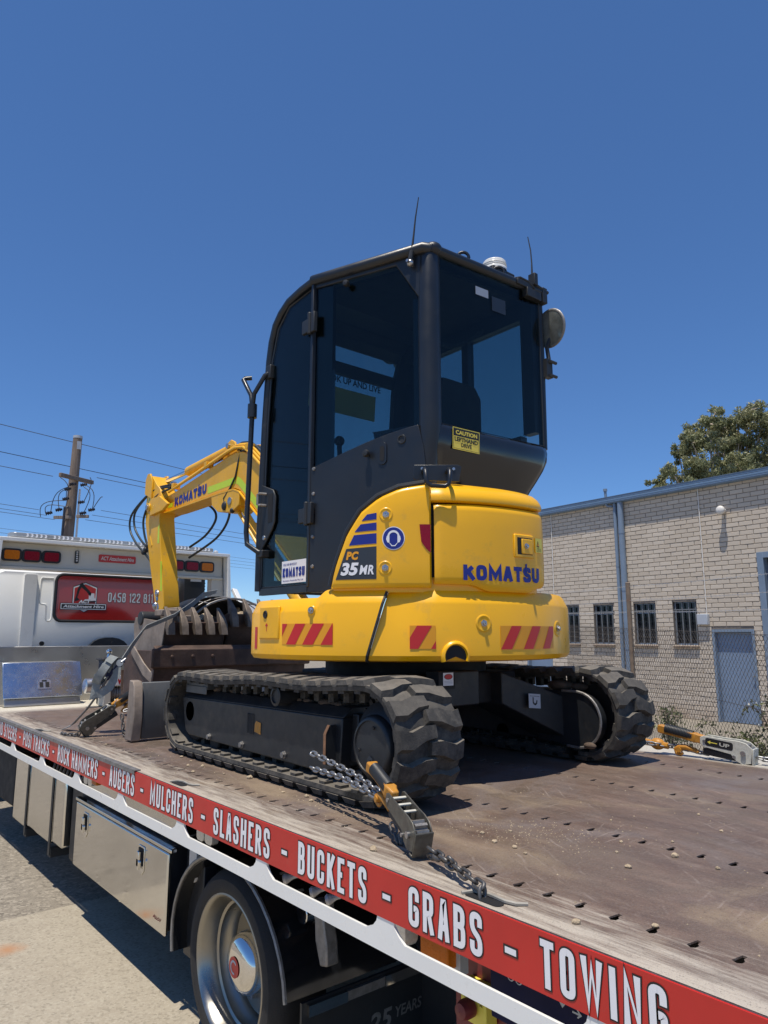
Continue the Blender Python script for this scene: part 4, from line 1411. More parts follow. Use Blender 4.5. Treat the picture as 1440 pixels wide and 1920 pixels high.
# latch: raised surround, cover plate and screw
cslab('latch_surround', -97.0, -88.6, 1.900, 2.004, RC, RC + .013, 'yellow', bn, .005)
cslab('latch_recess', -96.0, -89.4, 1.914, 1.990, RC, RC + .0135, 'black_dark', bn, .001)
lc = cslab('latch_cover', -94.3, -89.6, 1.917, 1.984, RC, RC + .018, 'yellow', bn, .003)
c = cyl(-92.6, 1.952, RC + .018)
n = V((c.x - CX, c.y - CYY, 0)).normalized()
MB().lathe([(.013, 0), (.013, .003), (.008, .004), (.008, .010), (.001, .0105)], c, n, 8).build('bolt', 'steel', bn)
wl = cdecal('warning_label', rrect(A(-87.6), A(-84.2), 1.930, 1.995, .004, 2), 'yellow_vinyl', bn, eps=.010)
cdecal('warning_mark', [(A(-87.1), 1.955), (A(-85.6), 1.955), (A(-86.35), 1.985)], 'black_vinyl', wl, eps=.0108)
cdecal('warning_mark', [(A(-86.8), 1.959), (A(-85.9), 1.959), (A(-86.35), 1.978)], 'amber_vinyl', wl, eps=.0113)
for k in range(3):
    cdecal('warning_mark', [(A(-87.1), 1.935 + k * .006), (A(-84.7), 1.935 + k * .006), (A(-84.7), 1.937 + k * .006), (A(-87.1), 1.937 + k * .006)], 'black_vinyl', wl, eps=.0108)

# ---- cab
P0, P1 = V((2.0, 2.986, 0)), V((2.236, 2.354, 0))
su = (P1 - P0).normalized()
LS = (P1 - P0).length
sn = V((su.y, -su.x, 0))          # points out, to the left rear
if sn.x > 0:
    sn = -sn
def side(s, z, o=0.0):
    return P0 + su * s + V((0, 0, z)) + sn * o
Q0, Q1 = V((2.262, 2.352, 0)), V((3.035, 2.299, 0))
ru = (Q1 - Q0).normalized()
LR = (Q1 - Q0).length
rn = V((ru.y, -ru.x, 0))
if rn.y > 0:
    rn = -rn
def rear(s, z, o=0.0):
    return Q0 + ru * s + V((0, 0, z)) + rn * o
cab = EX
# glass of the left rear side
gp = [(.012, 2.408), (.115, 2.437), (.22, 2.468), (.34, 2.500), (.46, 2.525), (.56, 2.541), (.628, 2.548), (.632, 3.188), (.505, 3.394), (.012, 3.394)]
b = MB()
b.prism([side(s, z, .004) for s, z in gp if True], -sn * .006)
b.build('side_glass', 'glass', EX, smooth=None)
# black printed border that hides the frame behind
b = MB()
b.prism([side(s, z, -.004) for s, z in ((.0, 2.395), (.118, 2.44), (.118, 3.39), (.0, 3.40))], -sn * .03)
b.prism([side(s, z, -.004) for s, z in ((.595, 2.54), (.65, 2.55), (.65, 3.18), (.595, 3.2))], -sn * .03)
b.build('side_glass_border', 'black_gloss', EX)
# frame round it
b = MB()
b.prism([side(s, z, .010) for s, z in ((-.005, 3.398), (.505, 3.398), (.637, 3.186), (.68, 3.186), (.68, 3.45), (-.005, 3.45))], -sn * .05)
b.build('side_frame', 'black_paint', EX, bevel=.006)
# quarter panel with bulged top edge
qp = [(.0, 1.772), (.66, 1.772), (.66, 2.10), (.672, 2.28), (.655, 2.44), (.628, 2.546), (.56, 2.539), (.46, 2.523), (.34, 2.498), (.22, 2.466), (.115, 2.435), (.0, 2.402)]
b = MB()
b.prism([side(s, z, .020) for s, z in qp], -sn * .06)
b.build('quarter_panel', 'black_paint', EX, bevel=.014, seg=3)
sidem = lambda a, bb, e: side(a, bb, .020 + e)
def knob(s, z, r, o=.02):
    b = MB()
    c = side(s, z, o)
    b.lathe([(r * .45, 0), (r * .45, .016), (r, .02), (r * 1.05, .03), (r * .8, .040), (.001, .042)], c, sn, 16)
    b.build('rubber_stop', 'black_plastic', EX)
knob(.357, 2.434, .018)
knob(.223, 3.364, .017, .006)
b = MB()
b.prism([side(.435 + p[0], 2.43 + p[1], .0195) for p in rrect(-.024, .024, -.056, .056, .022)], sn * .006)
hp_ = b.build('keyhole_surround', 'black_paint', EX, bevel=.003)
decal('keyhole', sidem, rrect(.435 - .012, .435 + .012, 2.43 - .04, 2.43 + .036, .0115), 'black_dark', hp_, .0068)
b = MB()
b.lathe([(.024, 0), (.022, .005), (.016, .005), (.014, .001), (.001, .001)], side(.54, 2.486, .020), sn, 20)
b.build('port', 'black_plastic', EX)
# thick rear left post
b = MB()
path = [V((2.272, 2.385, 3.445)), V((2.268, 2.375, 3.40)), V((2.262, 2.372, 3.1)), V((2.262, 2.370, 2.62)), V((2.262, 2.372, 2.52)), V((2.262, 2.385, 2.42)), V((2.262, 2.40, 2.25))]
b.tube(path, [.05, .054, .054, .054, .054, .05, .046], 20)
b.build('rear_post', 'black_paint', EX, smooth=50)
# rear glass and its rubber
b = MB()
b.prism([rear(s, z, .012) for s, z in ((.04, 2.560), (LR - .012, 2.560), (LR - .012, 3.424), (.04, 3.424))], -rn * .006)
b.build('rear_glass', 'glass', EX, smooth=None)
b = MB()
b.tube([rear(s, z, .010) for s, z in ((.04, 2.560), (LR - .012, 2.560), (LR - .012, 3.424), (.04, 3.424))], .0055, 6, closed=True)
b.build('rear_glass_seal', 'black_plastic', EX)
rm = lambda a, bb, e: rear(a, bb, .013 + e)
decal('glass_label', rm, [(.285, 3.293), (.375, 3.293), (.375, 3.338), (.285, 3.338)], 'grey_box', EX, .001)
decal('glass_label', rm, [(.40, 3.235), (.50, 3.235), (.50, 3.315), (.40, 3.315)], 'dark_vinyl', EX, .001)
# glossy lower back of the cab, tucked in towards the hood
def lowring(z, k, bulge, inx):
    xr = 3.052 - inx
    pts = [(2.14, 2.66), (2.175, 2.55), (2.212, 2.44), (2.24, 2.375), (2.275, 2.338), (2.32, 2.328), (2.55, 2.316 - bulge), (2.80, 2.300 - bulge), (xr - .07, 2.286), (xr - .025, 2.295), (xr, 2.325), (xr + .004, 2.40), (xr + .004, 2.75)]
    return [V((x, y + k, z)) for x, y in pts]
b = MB()
b.loft([lowring(2.556, .004, 0, 0), lowring(2.548, -.010, .003, -.006), lowring(2.52, -.016, .006, -.010), lowring(2.47, -.014, .008, -.004), lowring(2.42, -.004, .006, .018), lowring(2.36, .014, .004, .052), lowring(2.30, .035, .0, .088), lowring(2.25, .05, .0, .115)], closed=False, caps=False)
b.build('cab_back_panel', 'black_gloss', EX, smooth=50)
lmv = (rear(.1, 2.436) + V((0, .0, 0)))
# caution sticker, tipped like the panel
s0 = rear(.088, 2.438, .034)
stm = planemap(s0, ru * 1.0 + V((0, 0, -.015)), (0, -.03, 1))
decal('caution_sticker', stm, [(0, 0), (.175, 0), (.175, .108), (0, .108)], 'yellow_vinyl', EX, .004)
decal('caution_print', stm, [(.006, .066), (.169, .066), (.169, .102), (.006, .102)], 'black_vinyl', EX, .005)
lettering('CAUTION', stm, .018, .157, .0735, .0945, 'yellow_vinyl', EX, bold=.04, eps=.006)
lettering('LEFTHAND', stm, .012, .163, .040, .061, 'black_vinyl', EX, bold=.035, eps=.005)
lettering('DRIVE', stm, .054, .122, .015, .035, 'black_vinyl', EX, bold=.03, eps=.005)
b = MB()
for p, q in (((.004, .004), (.171, .0055)), ((.004, .1025), (.171, .104)), ((.004, .004), (.0055, .104)), ((.1695, .004), (.171, .104))):
    o_ = stm(p[0], p[1], .005)
    b.add([stm(p[0], p[1], .005), stm(q[0], p[1], .005), stm(q[0], q[1], .005), stm(p[0], q[1], .005)], [(0, 1, 2, 3)])
b.build('caution_border', 'black_vinyl', EX)
# bracket plate across the corner with a loop handle
corner = V((2.135, 2.208, -.032))
cu_ = V((.80, -.60, 0)).normalized()
cn = V((-.60, -.80, 0)).normalized()
b = MB()
bp = lambda a, z, o=0: corner + cu_ * a + V((0, 0, z)) + cn * o
b.prism([bp(-.10, 2.275, .0), bp(-.095, 2.335, 0), bp(.10, 2.338, 0), bp(.115, 2.33, 0), bp(.105, 2.262, 0), bp(-.09, 2.266, 0)], cn * .008)
b.build('handle_plate', 'black_paint', EX, bevel=.002)
b = MB()
for a in (-.06, .08):
    b.lathe([(.007, .008), (.007, .012), (.001, .0125)], bp(a, 2.318), cn, 6)
b.build('handle_bolt', 'steel', EX)
b = MB()
b.tube([bp(-.055, 2.305, .005), bp(-.055, 2.302, .07), bp(-.055, 2.285, .10), bp(-.053, 2.25, .105), bp(-.048, 2.232, .105), bp(-.030, 2.222, .105), bp(.028, 2.220, .105), bp(.044, 2.230, .105), bp(.048, 2.248, .105), bp(.050, 2.285, .10), bp(.050, 2.302, .07), bp(.050, 2.305, .005)], .0098, 10)
b.build('grab_handle', 'black_paint', EX, smooth=60)
# roof
fc = [(2.986, 3.445), (3.10, 3.438), (3.227, 3.418), (3.31, 3.375), (3.366, 3.322), (3.405, 3.23), (3.426, 3.119), (3.454, 2.741), (3.468, 2.40), (3.478, 2.125), (3.478, 1.80)]
b = MB()
b.prism([(2.262, 2.40, 3.435), (2.29, 2.352, 3.435), (3.03, 2.30, 3.435), (3.055, 2.34, 3.435), (3.055, 2.986, 3.435), (1.985, 2.986, 3.435)], (0, 0, .03))
b.loft([[V((1.99, y, z)), V((3.05, y, z)), V((3.05, y - .01, z - .03)), V((1.99, y - .01, z - .03))] for y, z in [(2.98, 3.462)] + [(y, z + .016) for y, z in fc[1:5]]])
b.build('roof', 'black_paint', EX, bevel=.008, smooth=40)
b = MB()
b.tube([V((2.285, 2.335, 3.447)), side(LS - .01, 3.447, .012), side(0, 3.447, .008), V((1.992, 2.986, 3.447))] , .030, 12)
b.tube([V((1.995, y, z)) for y, z in fc], .024, 12)
b.build('roof_rail', 'black_paint', EX, smooth=60)
b = MB()
b.tube([V((3.045, y, z)) for y, z in [(2.30, 3.447)] + fc], .026, 12)
b.tube([rear(-.02, 3.447, .012), rear(LR + .01, 3.447, .010)], .026, 12)
b.tube([V((3.05, 2.31, 3.45)), V((3.055, 2.312, 3.0)), V((3.052, 2.315, 2.55))], .022, 12)
b.build('roof_rail', 'black_paint', EX, smooth=60)
MB().ball((2.275, 2.352, 3.452), .048, 14, (1, 1, .8)).build('post_cap', 'black_paint', EX)
# right side wall with two windows, front frame and windscreen
b = MB()
XR = 3.035
for y0, y1, z0, z1 in ((2.80, 3.46, 1.78, 2.64), (2.42, 2.80, 2.54, 2.64), (2.32, 3.30, 3.31, 3.43), (2.32, 2.40, 2.64, 3.31), (2.805, 2.855, 2.64, 3.31), (3.28, 3.45, 2.64, 3.20), (3.20, 3.33, 3.2, 3.32)):
    b.bx(XR - .04, XR + (.012), y0, y1, z0, z1)
b.build('right_wall', 'black_paint', EX)
MB().bx(XR - .012, XR - .006, 2.40, 3.29, 2.64, 3.31).build('right_glass', 'glass', EX, smooth=None)
def frontpt(x, z):
    for (ya, za), (yb, zb) in zip(fc, fc[1:]):
        if za >= z >= zb:
            return V((x, ya + (yb - ya) * (za - z) / (za - zb), z))
    return V((x, 3.478, z))
b = MB()
zs = [3.40, 3.36, 3.32, 3.27, 3.22, 3.17, 3.119, 3.0, 2.741, 2.4, 2.125, 1.85]
b.loft([[frontpt(2.02, z), frontpt(3.03, z), frontpt(3.03, z) + V((0, -.005, 0)), frontpt(2.02, z) + V((0, -.005, 0))] for z in zs])
b.build('windscreen', 'glass_dark', EX, smooth=60)
b = MB()
for z0, z1 in ((3.22, 3.15), (2.52, 2.14), (1.86, 1.80), (3.40, 3.36)):
    zz = [z0, (z0 + z1) / 2, z1]
    b.loft([[frontpt(2.01, z) + V((0, -.012, 0)), frontpt(3.02, z) + V((0, -.012, 0)), frontpt(3.02, z) + V((0, -.045, 0)), frontpt(2.01, z) + V((0, -.045, 0))] for z in zz])
for x0, x1, zlo in ((2.0, 2.33, 2.1), (2.0, 2.06, 1.0), (2.90, 3.02, 1.0)):
    b.loft([[frontpt(x0, z) + V((0, -.014, 0)), frontpt(x1, z) + V((0, -.014, 0)), frontpt(x1, z) + V((0, -.05, 0)), frontpt(x0, z) + V((0, -.05 + (.002 if x1 < 2.1 else 0), 0))] for z in zs if z > zlo])
b.build('windscreen_frame', 'dark_room', EX)
# inside
b = MB()
b.prism([(2.05, 2.98, 1.79), (2.22, 2.50, 1.79), (2.95, 2.50, 1.79), (2.95, 3.44, 1.79), (2.03, 3.44, 1.79)], (0, 0, .04))
b.build('cab_floor', 'dark_room', EX)
MB().prism([(2.30, 2.42, 3.405), (3.01, 2.37, 3.405), (3.01, 3.05, 3.405), (2.03, 3.05, 3.405)], (0, 0, .02)).build('headlining', 'dark_room', EX)
b = MB()
b.bx(2.30, 2.80, 2.56, 3.02, 2.15, 2.28)
b.prism([(2.32, 2.50, 2.28), (2.78, 2.50, 2.28), (2.74, 2.46, 2.80), (2.68, 2.45, 2.86), (2.42, 2.45, 2.86), (2.36, 2.46, 2.80)], (0, .12, .0))
b.bx(2.38, 2.72, 2.62, 2.95, 1.84, 2.15)
b.build('operator_seat', 'seat', EX, bevel=.03, seg=3)
b = MB()
b.bx(2.86, 3.0, 2.6, 3.35, 1.84, 2.62)
b.bx(2.10, 2.26, 2.75, 3.1, 1.84, 2.38)
b.bx(2.45, 2.80, 3.25, 3.38, 1.84, 2.50)
b.build('side_console', 'dark_room', EX, bevel=.02)
b = MB()
b.tube([V((2.50 + .02 * k, 3.32, 2.45 + .012 * (k % 2))) for k in range(14)] , .012, 6)
b.tube([V((2.3, 3.1, 2.3)), V((2.3, 3.15, 2.55)), V((2.31, 3.17, 2.62))], .014, 8)
b.ball((2.31, 3.17, 2.65), .03, 10)
b.build('control_lever', 'dark_room', EX)
# coiled radio lead under the roof
b = MB()
pa, pb = V((2.42, 2.50, 3.05)), V((2.93, 2.62, 3.31))
b.tube([pa.lerp(pb, k / 150) + V((0, .012 * math.cos(k * 1.05), .012 * math.sin(k * 1.05) - .05 * math.sin(math.pi * k / 150))) for k in range(151)], .0035, 5)
b.build('coiled_lead', 'black_plastic', EX)
b = MB()
b.prism([frontpt(2.24, 2.90) + V((0, -.052, 0)), frontpt(2.745, 2.90) + V((0, -.052, 0)), frontpt(2.745, 3.06) + V((0, -.052, 0)), frontpt(2.24, 3.06) + V((0, -.052, 0))], (0, .003, 0))
b.build('paper_sheet', 'olive_sheet', EX)
fpm = planemap(frontpt(2.485, 3.085) + V((0, -.054, 0)), (1, 0, 0), (0, 0, 1))
lettering('LOOK UP AND LIVE', fpm, -.16, .295, .005, .048, 'black_vinyl', EX, bold=.03)
# work lamp on the front of the roof, seen through the glass
b = MB()
b.lathe([(.001, -.05), (.03, -.045), (.05, 0), (.05, .012), (.001, .014)], (2.92, 3.45, 3.40), (.3, .95, -.2), 16)
b.tube([(2.92, 3.42, 3.38), (2.93, 3.40, 3.33), (2.93, 3.38, 3.30)], .012, 6)
b.build('front_work_lamp', 'black_plastic', EX)
# door
DXL = 1.992
b = MB()
dp = [(2.995, 3.40), (3.22, 3.385), (3.335, 3.29), (3.395, 3.11), (3.425, 2.74), (3.445, 2.12), (3.448, 1.815), (2.995, 1.815)]
b.prism([(DXL, y, z) for y, z in dp], (.006, 0, 0))
b.build('door_glass', 'glass', EX, smooth=None)
b = MB()
b.tube([V((DXL + .002, y, z)) for y, z in dp], .0085, 6, closed=True)
b.bx(DXL - .006, DXL + .02, 2.99, 3.46, 1.775, 1.812)
b.build('door_frame', 'black_paint', EX)
b = MB()
b.bx(DXL - .012, DXL + .012, 2.968, 2.988, 1.80, 3.42)
b.build('hinge_post', 'black_paint', EX, bevel=.004)
for hz_ in (3.195, 2.169):
    b = MB()
    b.bx(DXL - .028, DXL - .004, 2.935, 2.968, hz_ - .055, hz_ + .055)
    b.bx(DXL - .028, DXL - .008, 2.992, 3.05, hz_ - .045, hz_ + .030)
    b.cyl((DXL - .024, 2.98, hz_ - .06), (DXL - .024, 2.98, hz_ + .06), .0125, n=12)
    b.build('door_hinge', 'black_plastic', EX, bevel=.004)
b = MB()
b.prism([(DXL - .003, y, z) for y, z in ((3.46, 2.39), (3.455, 2.395), (3.33, 2.35), (3.305, 2.31), (3.305, 2.17), (3.33, 2.13), (3.43, 2.03), (3.465, 2.0))], (-.010, 0, 0))
dh = b.build('door_handle', 'black_plastic', EX, bevel=.004)
b = MB()
b.bx(DXL - .0145, DXL - .013, 3.33, 3.375, 2.17, 2.33)
b.build('handle_recess', 'black_dark', dh)
b = MB()
b.tube([(DXL - .013, 3.40, 2.335), (DXL - .05, 3.41, 2.335), (DXL - .055, 3.42, 2.33), (DXL - .055, 3.42, 2.275), (DXL - .05, 3.41, 2.27), (DXL - .013, 3.40, 2.27)], .008, 8)
b.build('door_pull', 'steel_dull', EX)
MB().lathe([(.014, 0), (.012, .006), (.001, .007)], (DXL - .013, 3.41, 2.09), (-1, 0, 0), 16).build('door_lock', 'steel', dh)
dm = planemap((DXL - .0005, 0, 0), (0, -1, 0), (0, 0, 1))
ds = decal('dealer_sticker', dm, [(-3.235, 1.828), (-3.005, 1.828), (-3.005, 1.945), (-3.235, 1.945)], 'white_vinyl', EX, .0012)
block_word('KOMATSU', dm, -3.225, -3.015, 1.860, 1.908, .0115, 'blue_vinyl', ds, outline=0, eps=.0012, gap=.42)
lettering('SOLD AND SERVICED BY', dm, -3.22, -3.09, 1.920, 1.932, 'blue_vinyl', ds, bold=.01, eps=.0020)
lettering('Komatsu Australia Pty Ltd', dm, -3.22, -3.03, 1.835, 1.846, 'blue_vinyl', ds, bold=.01, eps=.0020)
b = MB()
for z in (2.40, 2.27, 2.05, 1.90):
    b.lathe([(.010, 0), (.008, .006), (.001, .007)], side(.03, z, .020), sn, 10)
b.build('panel_bolt', 'steel_dull', EX)
# long hand rail in front of the door with a forked mirror bracket
b = MB()
XH = 1.93
b.tube([(XH, 3.50, 2.84), (XH, 3.515, 2.42), (XH, 3.525, 2.13), (XH, 3.51, 2.06), (XH + .02, 3.42, 2.01), (XH + .06, 3.40, 2.00)], .0145, 10)
b.build('hand_rail', 'black_paint', EX, smooth=60)
b = MB()
b.tube([(XH, 3.50, 2.84), (XH, 3.52, 2.93), (XH - .01, 3.60, 3.045), (XH + .005, 3.61, 3.06), (XH + .04, 3.59, 3.065)], .0135, 8)
b.tube([(XH, 3.50, 2.84), (XH, 3.485, 2.93), (XH + .03, 3.42, 3.03), (XH + .055, 3.41, 3.05)], .0135, 8)
b.cyl((XH, 3.50, 2.79), (XH, 3.50, 2.87), .027, n=14)
b.build('mirror_bracket', 'black_paint', EX, smooth=60)
b = MB()
b.bx(XH + .02, XH + .07, 3.38, 3.44, 1.98, 2.02)
b.build('rail_bracket', 'black_plastic', EX, bevel=.005)
MB().bx(XH + .04, XH + .08, 3.38, 3.43, 3.01, 3.09).build('rail_bracket', 'black_plastic', EX, bevel=.005)
# roof fittings
def eye(s):
    b = MB()
    c = rear(s, 3.478, .0)
    ring = [c + ru * 0 + V((0, 0, .030 * math.sin(k * math.pi / 8))) + (rn * .6 + ru * .8).normalized() * .030 * math.cos(k * math.pi / 8) for k in range(16)]
    b.tube(ring, .0085, 8, closed=True)
    b.cyl(rear(s - .05, 3.462, .01), rear(s - .012, 3.468, .005), .013, n=8)
    b.build('lifting_eye', 'black_paint', EX, smooth=60)
eye(.215)
eye(.470)
b = MB()
b.lathe([(.066, 0), (.068, .014), (.063, .018), (.067, .024), (.062, .030), (.066, .036), (.061, .042), (.064, .050), (.058, .058), (.03, .062), (.001, .063)], (2.775, 2.385, 3.520), (0, 0, 1), 40)
b.build('beacon', 'dome', EX, smooth=70)
b = MB()
b.bx(2.70, 2.88, 2.33, 2.46, 3.455, 3.5195)
b.build('beacon_base', 'black_plastic', EX, bevel=.006)
b = MB()
b.bx(2.83, 3.06, 2.27, 2.31, 3.43, 3.462)
b.bx(2.90, 3.02, 2.262, 2.30, 3.38, 3.43)
b.bx(2.955, 2.985, 2.255, 2.30, 3.46, 3.53)
b.tube([(2.82, 2.29, 3.46), (2.86, 2.28, 3.475), (2.92, 2.275, 3.470), (2.97, 2.27, 3.44)], .008, 6)
b.tube([(2.96, 2.27, 3.47), (3.05, 2.268, 3.455), (3.085, 2.268, 3.452)], .010, 8)
b.bx(3.03, 3.07, 2.26, 2.33, 3.38, 3.47)
b.build('roof_bracket', 'black_plastic', EX, bevel=.003)
b = MB()
b.tube([(2.972, 2.285, 3.52), (2.973, 2.285, 3.60), (2.974, 2.29, 3.68), (2.966, 2.30, 3.765)], [.006, .004, .0035, .0025], 6)
b.cyl((2.972, 2.285, 3.50), (2.972, 2.285, 3.535), .011, .007, n=10)
b.build('short_aerial', 'black_plastic', EX)
a0 = side(.60, 3.385, .035)
b = MB()
b.tube([a0, a0 + V((.004, -.008, .05))], [.014, .012], 10)
b.tube([a0 + V((.004, -.008, .05)), a0 + V((.008, -.018, .13)), a0 + V((.010, -.03, .22)), a0 + V((.014, -.05, .325))], [.007, .005, .004, .0025], 6)
b.build('long_aerial', 'black_plastic', EX)
b = MB()
b.ball(a0 + V((0, 0, -.012)), .019, 12)
b.cyl(a0 + V((-.03, -.01, -.012)), a0 + V((.03, .01, -.012)), .008, n=8)
b.build('aerial_mount', 'steel', EX)
# round mirror on the right rear edge
mc = V((3.112, 2.275, 3.252))
mn = V((-.97, .12, -.12)).normalized()
b = MB()
b.lathe([(.107, .0), (.110, .006), (.106, .012), (.098, .012)], mc, mn, 36)
b.lathe([(.107, .0), (.09, -.016), (.05, -.03), (.001, -.034)], mc, mn, 36)
rmr = b.build('round_mirror', 'steel_dull', EX, smooth=60)
MB().lathe([(.099, .0105), (.06, .014), (.001, .016)], mc, mn, 36).build('mirror_glass', 'mirror_face', rmr, smooth=60)
b = MB()
b.tube([mc - mn * .02, V((3.10, 2.30, 3.14)), V((3.105, 2.295, 3.08)), V((3.09, 2.29, 3.03)), V((3.09, 2.288, 2.96))], .012, 8)
b.bx(3.05, 3.10, 2.268, 2.30, 2.955, 3.06)
for z in (2.965, 3.045):
    b.cyl((3.07, 2.262, z), (3.125, 2.262, z), .009, n=8)
b.build('mirror_arm', 'black_plastic', EX)

# ---- undercarriage
def track(x0, x1, outer, yo=0.0):
    """x0 is the outer edge"""
    rc, rf = (2.09 + yo, 1.182, .200), (3.640 + yo, 1.166, .184)
    pts = []
    n = 22
    for i in range(n + 1):                      # rear half turn, from bottom to top
        a = R(-90 - 180 * i / n)
        pts.append((rc[0] + rc[2] * math.cos(a), rc[1] + rc[2] * math.sin(a)))
    for i in range(1, 24):
        t = i / 24
        pts.append((rc[0] + (rf[0] - rc[0]) * t, rc[1] + rc[2] + (rf[1] + rf[2] - rc[1] - rc[2]) * t - .012 * math.sin(math.pi * t * 2) ** 2))
    for i in range(n + 1):
        a = R(90 - 180 * i / n)
        pts.append((rf[0] + rf[2] * math.cos(a), rf[1] + rf[2] * math.sin(a)))
    for i in range(1, 24):
        t = i / 24
        pts.append((rf[0] + (rc[0] - rf[0]) * t, rf[1] - rf[2] + (rc[1] - rc[2] - rf[1] + rf[2]) * t))
    m = len(pts)
    P = [V((0, p[0], p[1])) for p in pts]
    nor = []
    for i in range(m):
        t = (P[(i + 1) % m] - P[i - 1]).normalized()
        nor.append(V((0, t.z, -t.y)))
    cen = V((0, 2.86 + yo, 1.18))
    for i in range(m):
        if nor[i].dot(P[i] - cen) < 0:
            nor[i] = -nor[i]
    cum = [0]
    for i in range(m):
        cum.append(cum[-1] + (P[(i + 1) % m] - P[i]).length)
    L = cum[-1]
    def at(s):
        s %= L
        for i in range(m):
            if s <= cum[i + 1]:
                t = (s - cum[i]) / (cum[i + 1] - cum[i])
                return P[i].lerp(P[(i + 1) % m], t), nor[i].lerp(nor[(i + 1) % m], t).normalized()
    sgn = 1 if x1 > x0 else -1
    wd = abs(x1 - x0)
    X = lambda f: V((x0 + sgn * wd * f, 0, 0))
    b = MB()
    sec = [(.0, -.004), (.01, .004), (.5, .005), (.99, .004), (1.0, -.004), (.99, -.020), (.62, -.022), (.60, -.020), (.40, -.020), (.38, -.022), (.01, -.020)]
    b.loft([[P[i] + X(f) + nor[i] * h for f, h in sec] for i in range(m)], wrap=True)
    nl = 42
    pit = L / nl
    for k in range(nl):
        for half in (0, 1):
            s0 = k * pit + half * pit * .5
            # chevron block: wide shoulder at the edge, narrow foot past the middle
            jj = rnd.uniform(-.003, .003)
            foot = [(-.014, -.008, .078), (.16, -.012, .070), (.36, .014, .060), (.565, .022, .050)]
            topz = [(.004, .008, .056, .020), (.16, .004, .050, .028), (.36, .026, .044, .0285), (.545, .032, .038, .026)]
            rg = []
            for (f, sa, ln), (ft, sb, lt, ht) in zip(foot, topz):
                ff = f if half == 0 else 1 - f
                fft = ft if half == 0 else 1 - ft
                q = []
                p_, n_ = at(s0 + sa); q.append(p_ + X(ff) + n_ * .001)
                p_, n_ = at(s0 + sb); q.append(p_ + X(fft) + n_ * (ht + jj * .3))
                p_, n_ = at(s0 + sb + lt); q.append(p_ + X(fft) + n_ * (ht + jj * .3))
                p_, n_ = at(s0 + sa + ln); q.append(p_ + X(ff) + n_ * .001)
                rg.append(q)
            b.loft(rg)
    # inner drive teeth and edge nubs
    for k in range(nl):
        p_, n_ = at((k + .5) * pit)
        t_ = V((0, -n_.z, n_.y))
        for f0, f1, h in ((.36, .44, .05), (.56, .64, .05), (.03, .16, .011), (.84, .97, .011)):
            b.frame_box(p_ + X(f0) - t_ * .018 - n_ * (.02 + h), X(f1) - X(f0), t_ * .036, n_ * (h + .002))
    b.build('rubber_track', 'rubber', EX, smooth=10)
    s = sgn
    xf = x0 + s * .060
    # frame
    b = MB()
    pr = [(3.735, 1.235), (3.70, 1.10), (3.685, 1.065), (3.643, 1.046), (2.43, 1.028), (2.30, 1.06), (2.285, 1.245)]
    b.prism([(xf, y, z) for y, z in pr], (s * .19, 0, 0))
    b.prism([(xf, 3.735, 1.236), (xf, 2.285, 1.246), (xf + s * .045, 2.285, 1.285), (xf + s * .045, 3.70, 1.275)], (s * .14, 0, 0))
    b.bx(*sorted((xf + s * .05, xf + s * .14)), 2.25, 3.68, 1.08, 1.26)
    tf = b.build('track_frame', 'frame_black', EX, bevel=.005)
    if outer:
        om = planemap((xf - .001, 0, 0), (0, -1, 0), (0, 0, 1))
        decal('frame_slot', om, [(-3.018, 1.118), (-2.968, 1.118), (-2.968, 1.205), (-3.018, 1.205)], 'black_dark', tf)
        b = MB()
        b.tube([om(-3.018, 1.118, .0), om(-2.968, 1.118, 0), om(-2.968, 1.205, 0), om(-3.018, 1.205, 0)], .004, 4, closed=True)
        b.build('frame_slot_edge', 'frame_black', tf)
        tagl = decal('worn_tag', om, [(-2.955, 1.130), (-2.90, 1.122), (-2.898, 1.172), (-2.94, 1.178), (-2.952, 1.165)], 'yellow_grip', tf, .0012)
        for y in (3.402, 3.068, 2.70):
            b = MB()
            b.lathe([(.017, 0), (.017, .004), (.013, .005), (.013, .014), (.001, .015)], (xf, y, 1.060), (-s, 0, 0), 6)
            b.build('roller_bolt', 'steel_dull', tf)
        b = MB()
        b.bx(xf - .004, xf + .0, 3.45, 3.69, 1.262, 1.300)
        b.bx(xf + .001, xf + .05, 3.45, 3.70, 1.285, 1.318)
        b.build('tension_tube', 'blade', tf, bevel=.003)
        b = MB()
        b.cyl((x0 + s * .03, 2.725, 1.302), (x0 + s * .20, 2.725, 1.302), .040, n=22)
        b.lathe([(.041, 0), (.041, -.006), (.030, -.008), (.028, -.001), (.001, -.001)], (x0 + s * .03, 2.725, 1.302), (s, 0, 0), 22)
        b.build('carrier_roller', 'frame_black', EX)
        b = MB()
        b.prism([(xf - .048, 2.34, 1.185), (xf - .030, 2.34, 1.218), (xf + .02, 2.34, 1.218), (xf + .02, 2.34, 1.05), (xf - .048, 2.34, 1.075)], (0, -.013, 0))
        b.build('lashing_bracket', 'frame_black', tf, bevel=.002)
        b = MB()
        b.prism([(xf - .0485, 2.3415, 1.185), (xf - .0305, 2.3415, 1.2185), (xf - .0315, 2.3415, 1.2195), (xf - .0505, 2.3415, 1.186), (xf - .0505, 2.3415, 1.075), (xf - .0485, 2.3415, 1.075)], (0, -.016, 0))
        b.build('lashing_bracket_edge', 'rust', tf)
        b = MB()
        for k in range(46):
            y = 2.30 + 1.35 * rnd.random()
            b.ball((xf + s * (.06 + .1 * rnd.random()), y, 1.285), rnd.uniform(.012, .032), 6, (1, 1.4, .6))
        b.build('mud_crust', 'mud', EX)
    # final drive
    b = MB()
    xd = x0 + s * (.045 if outer else .045)
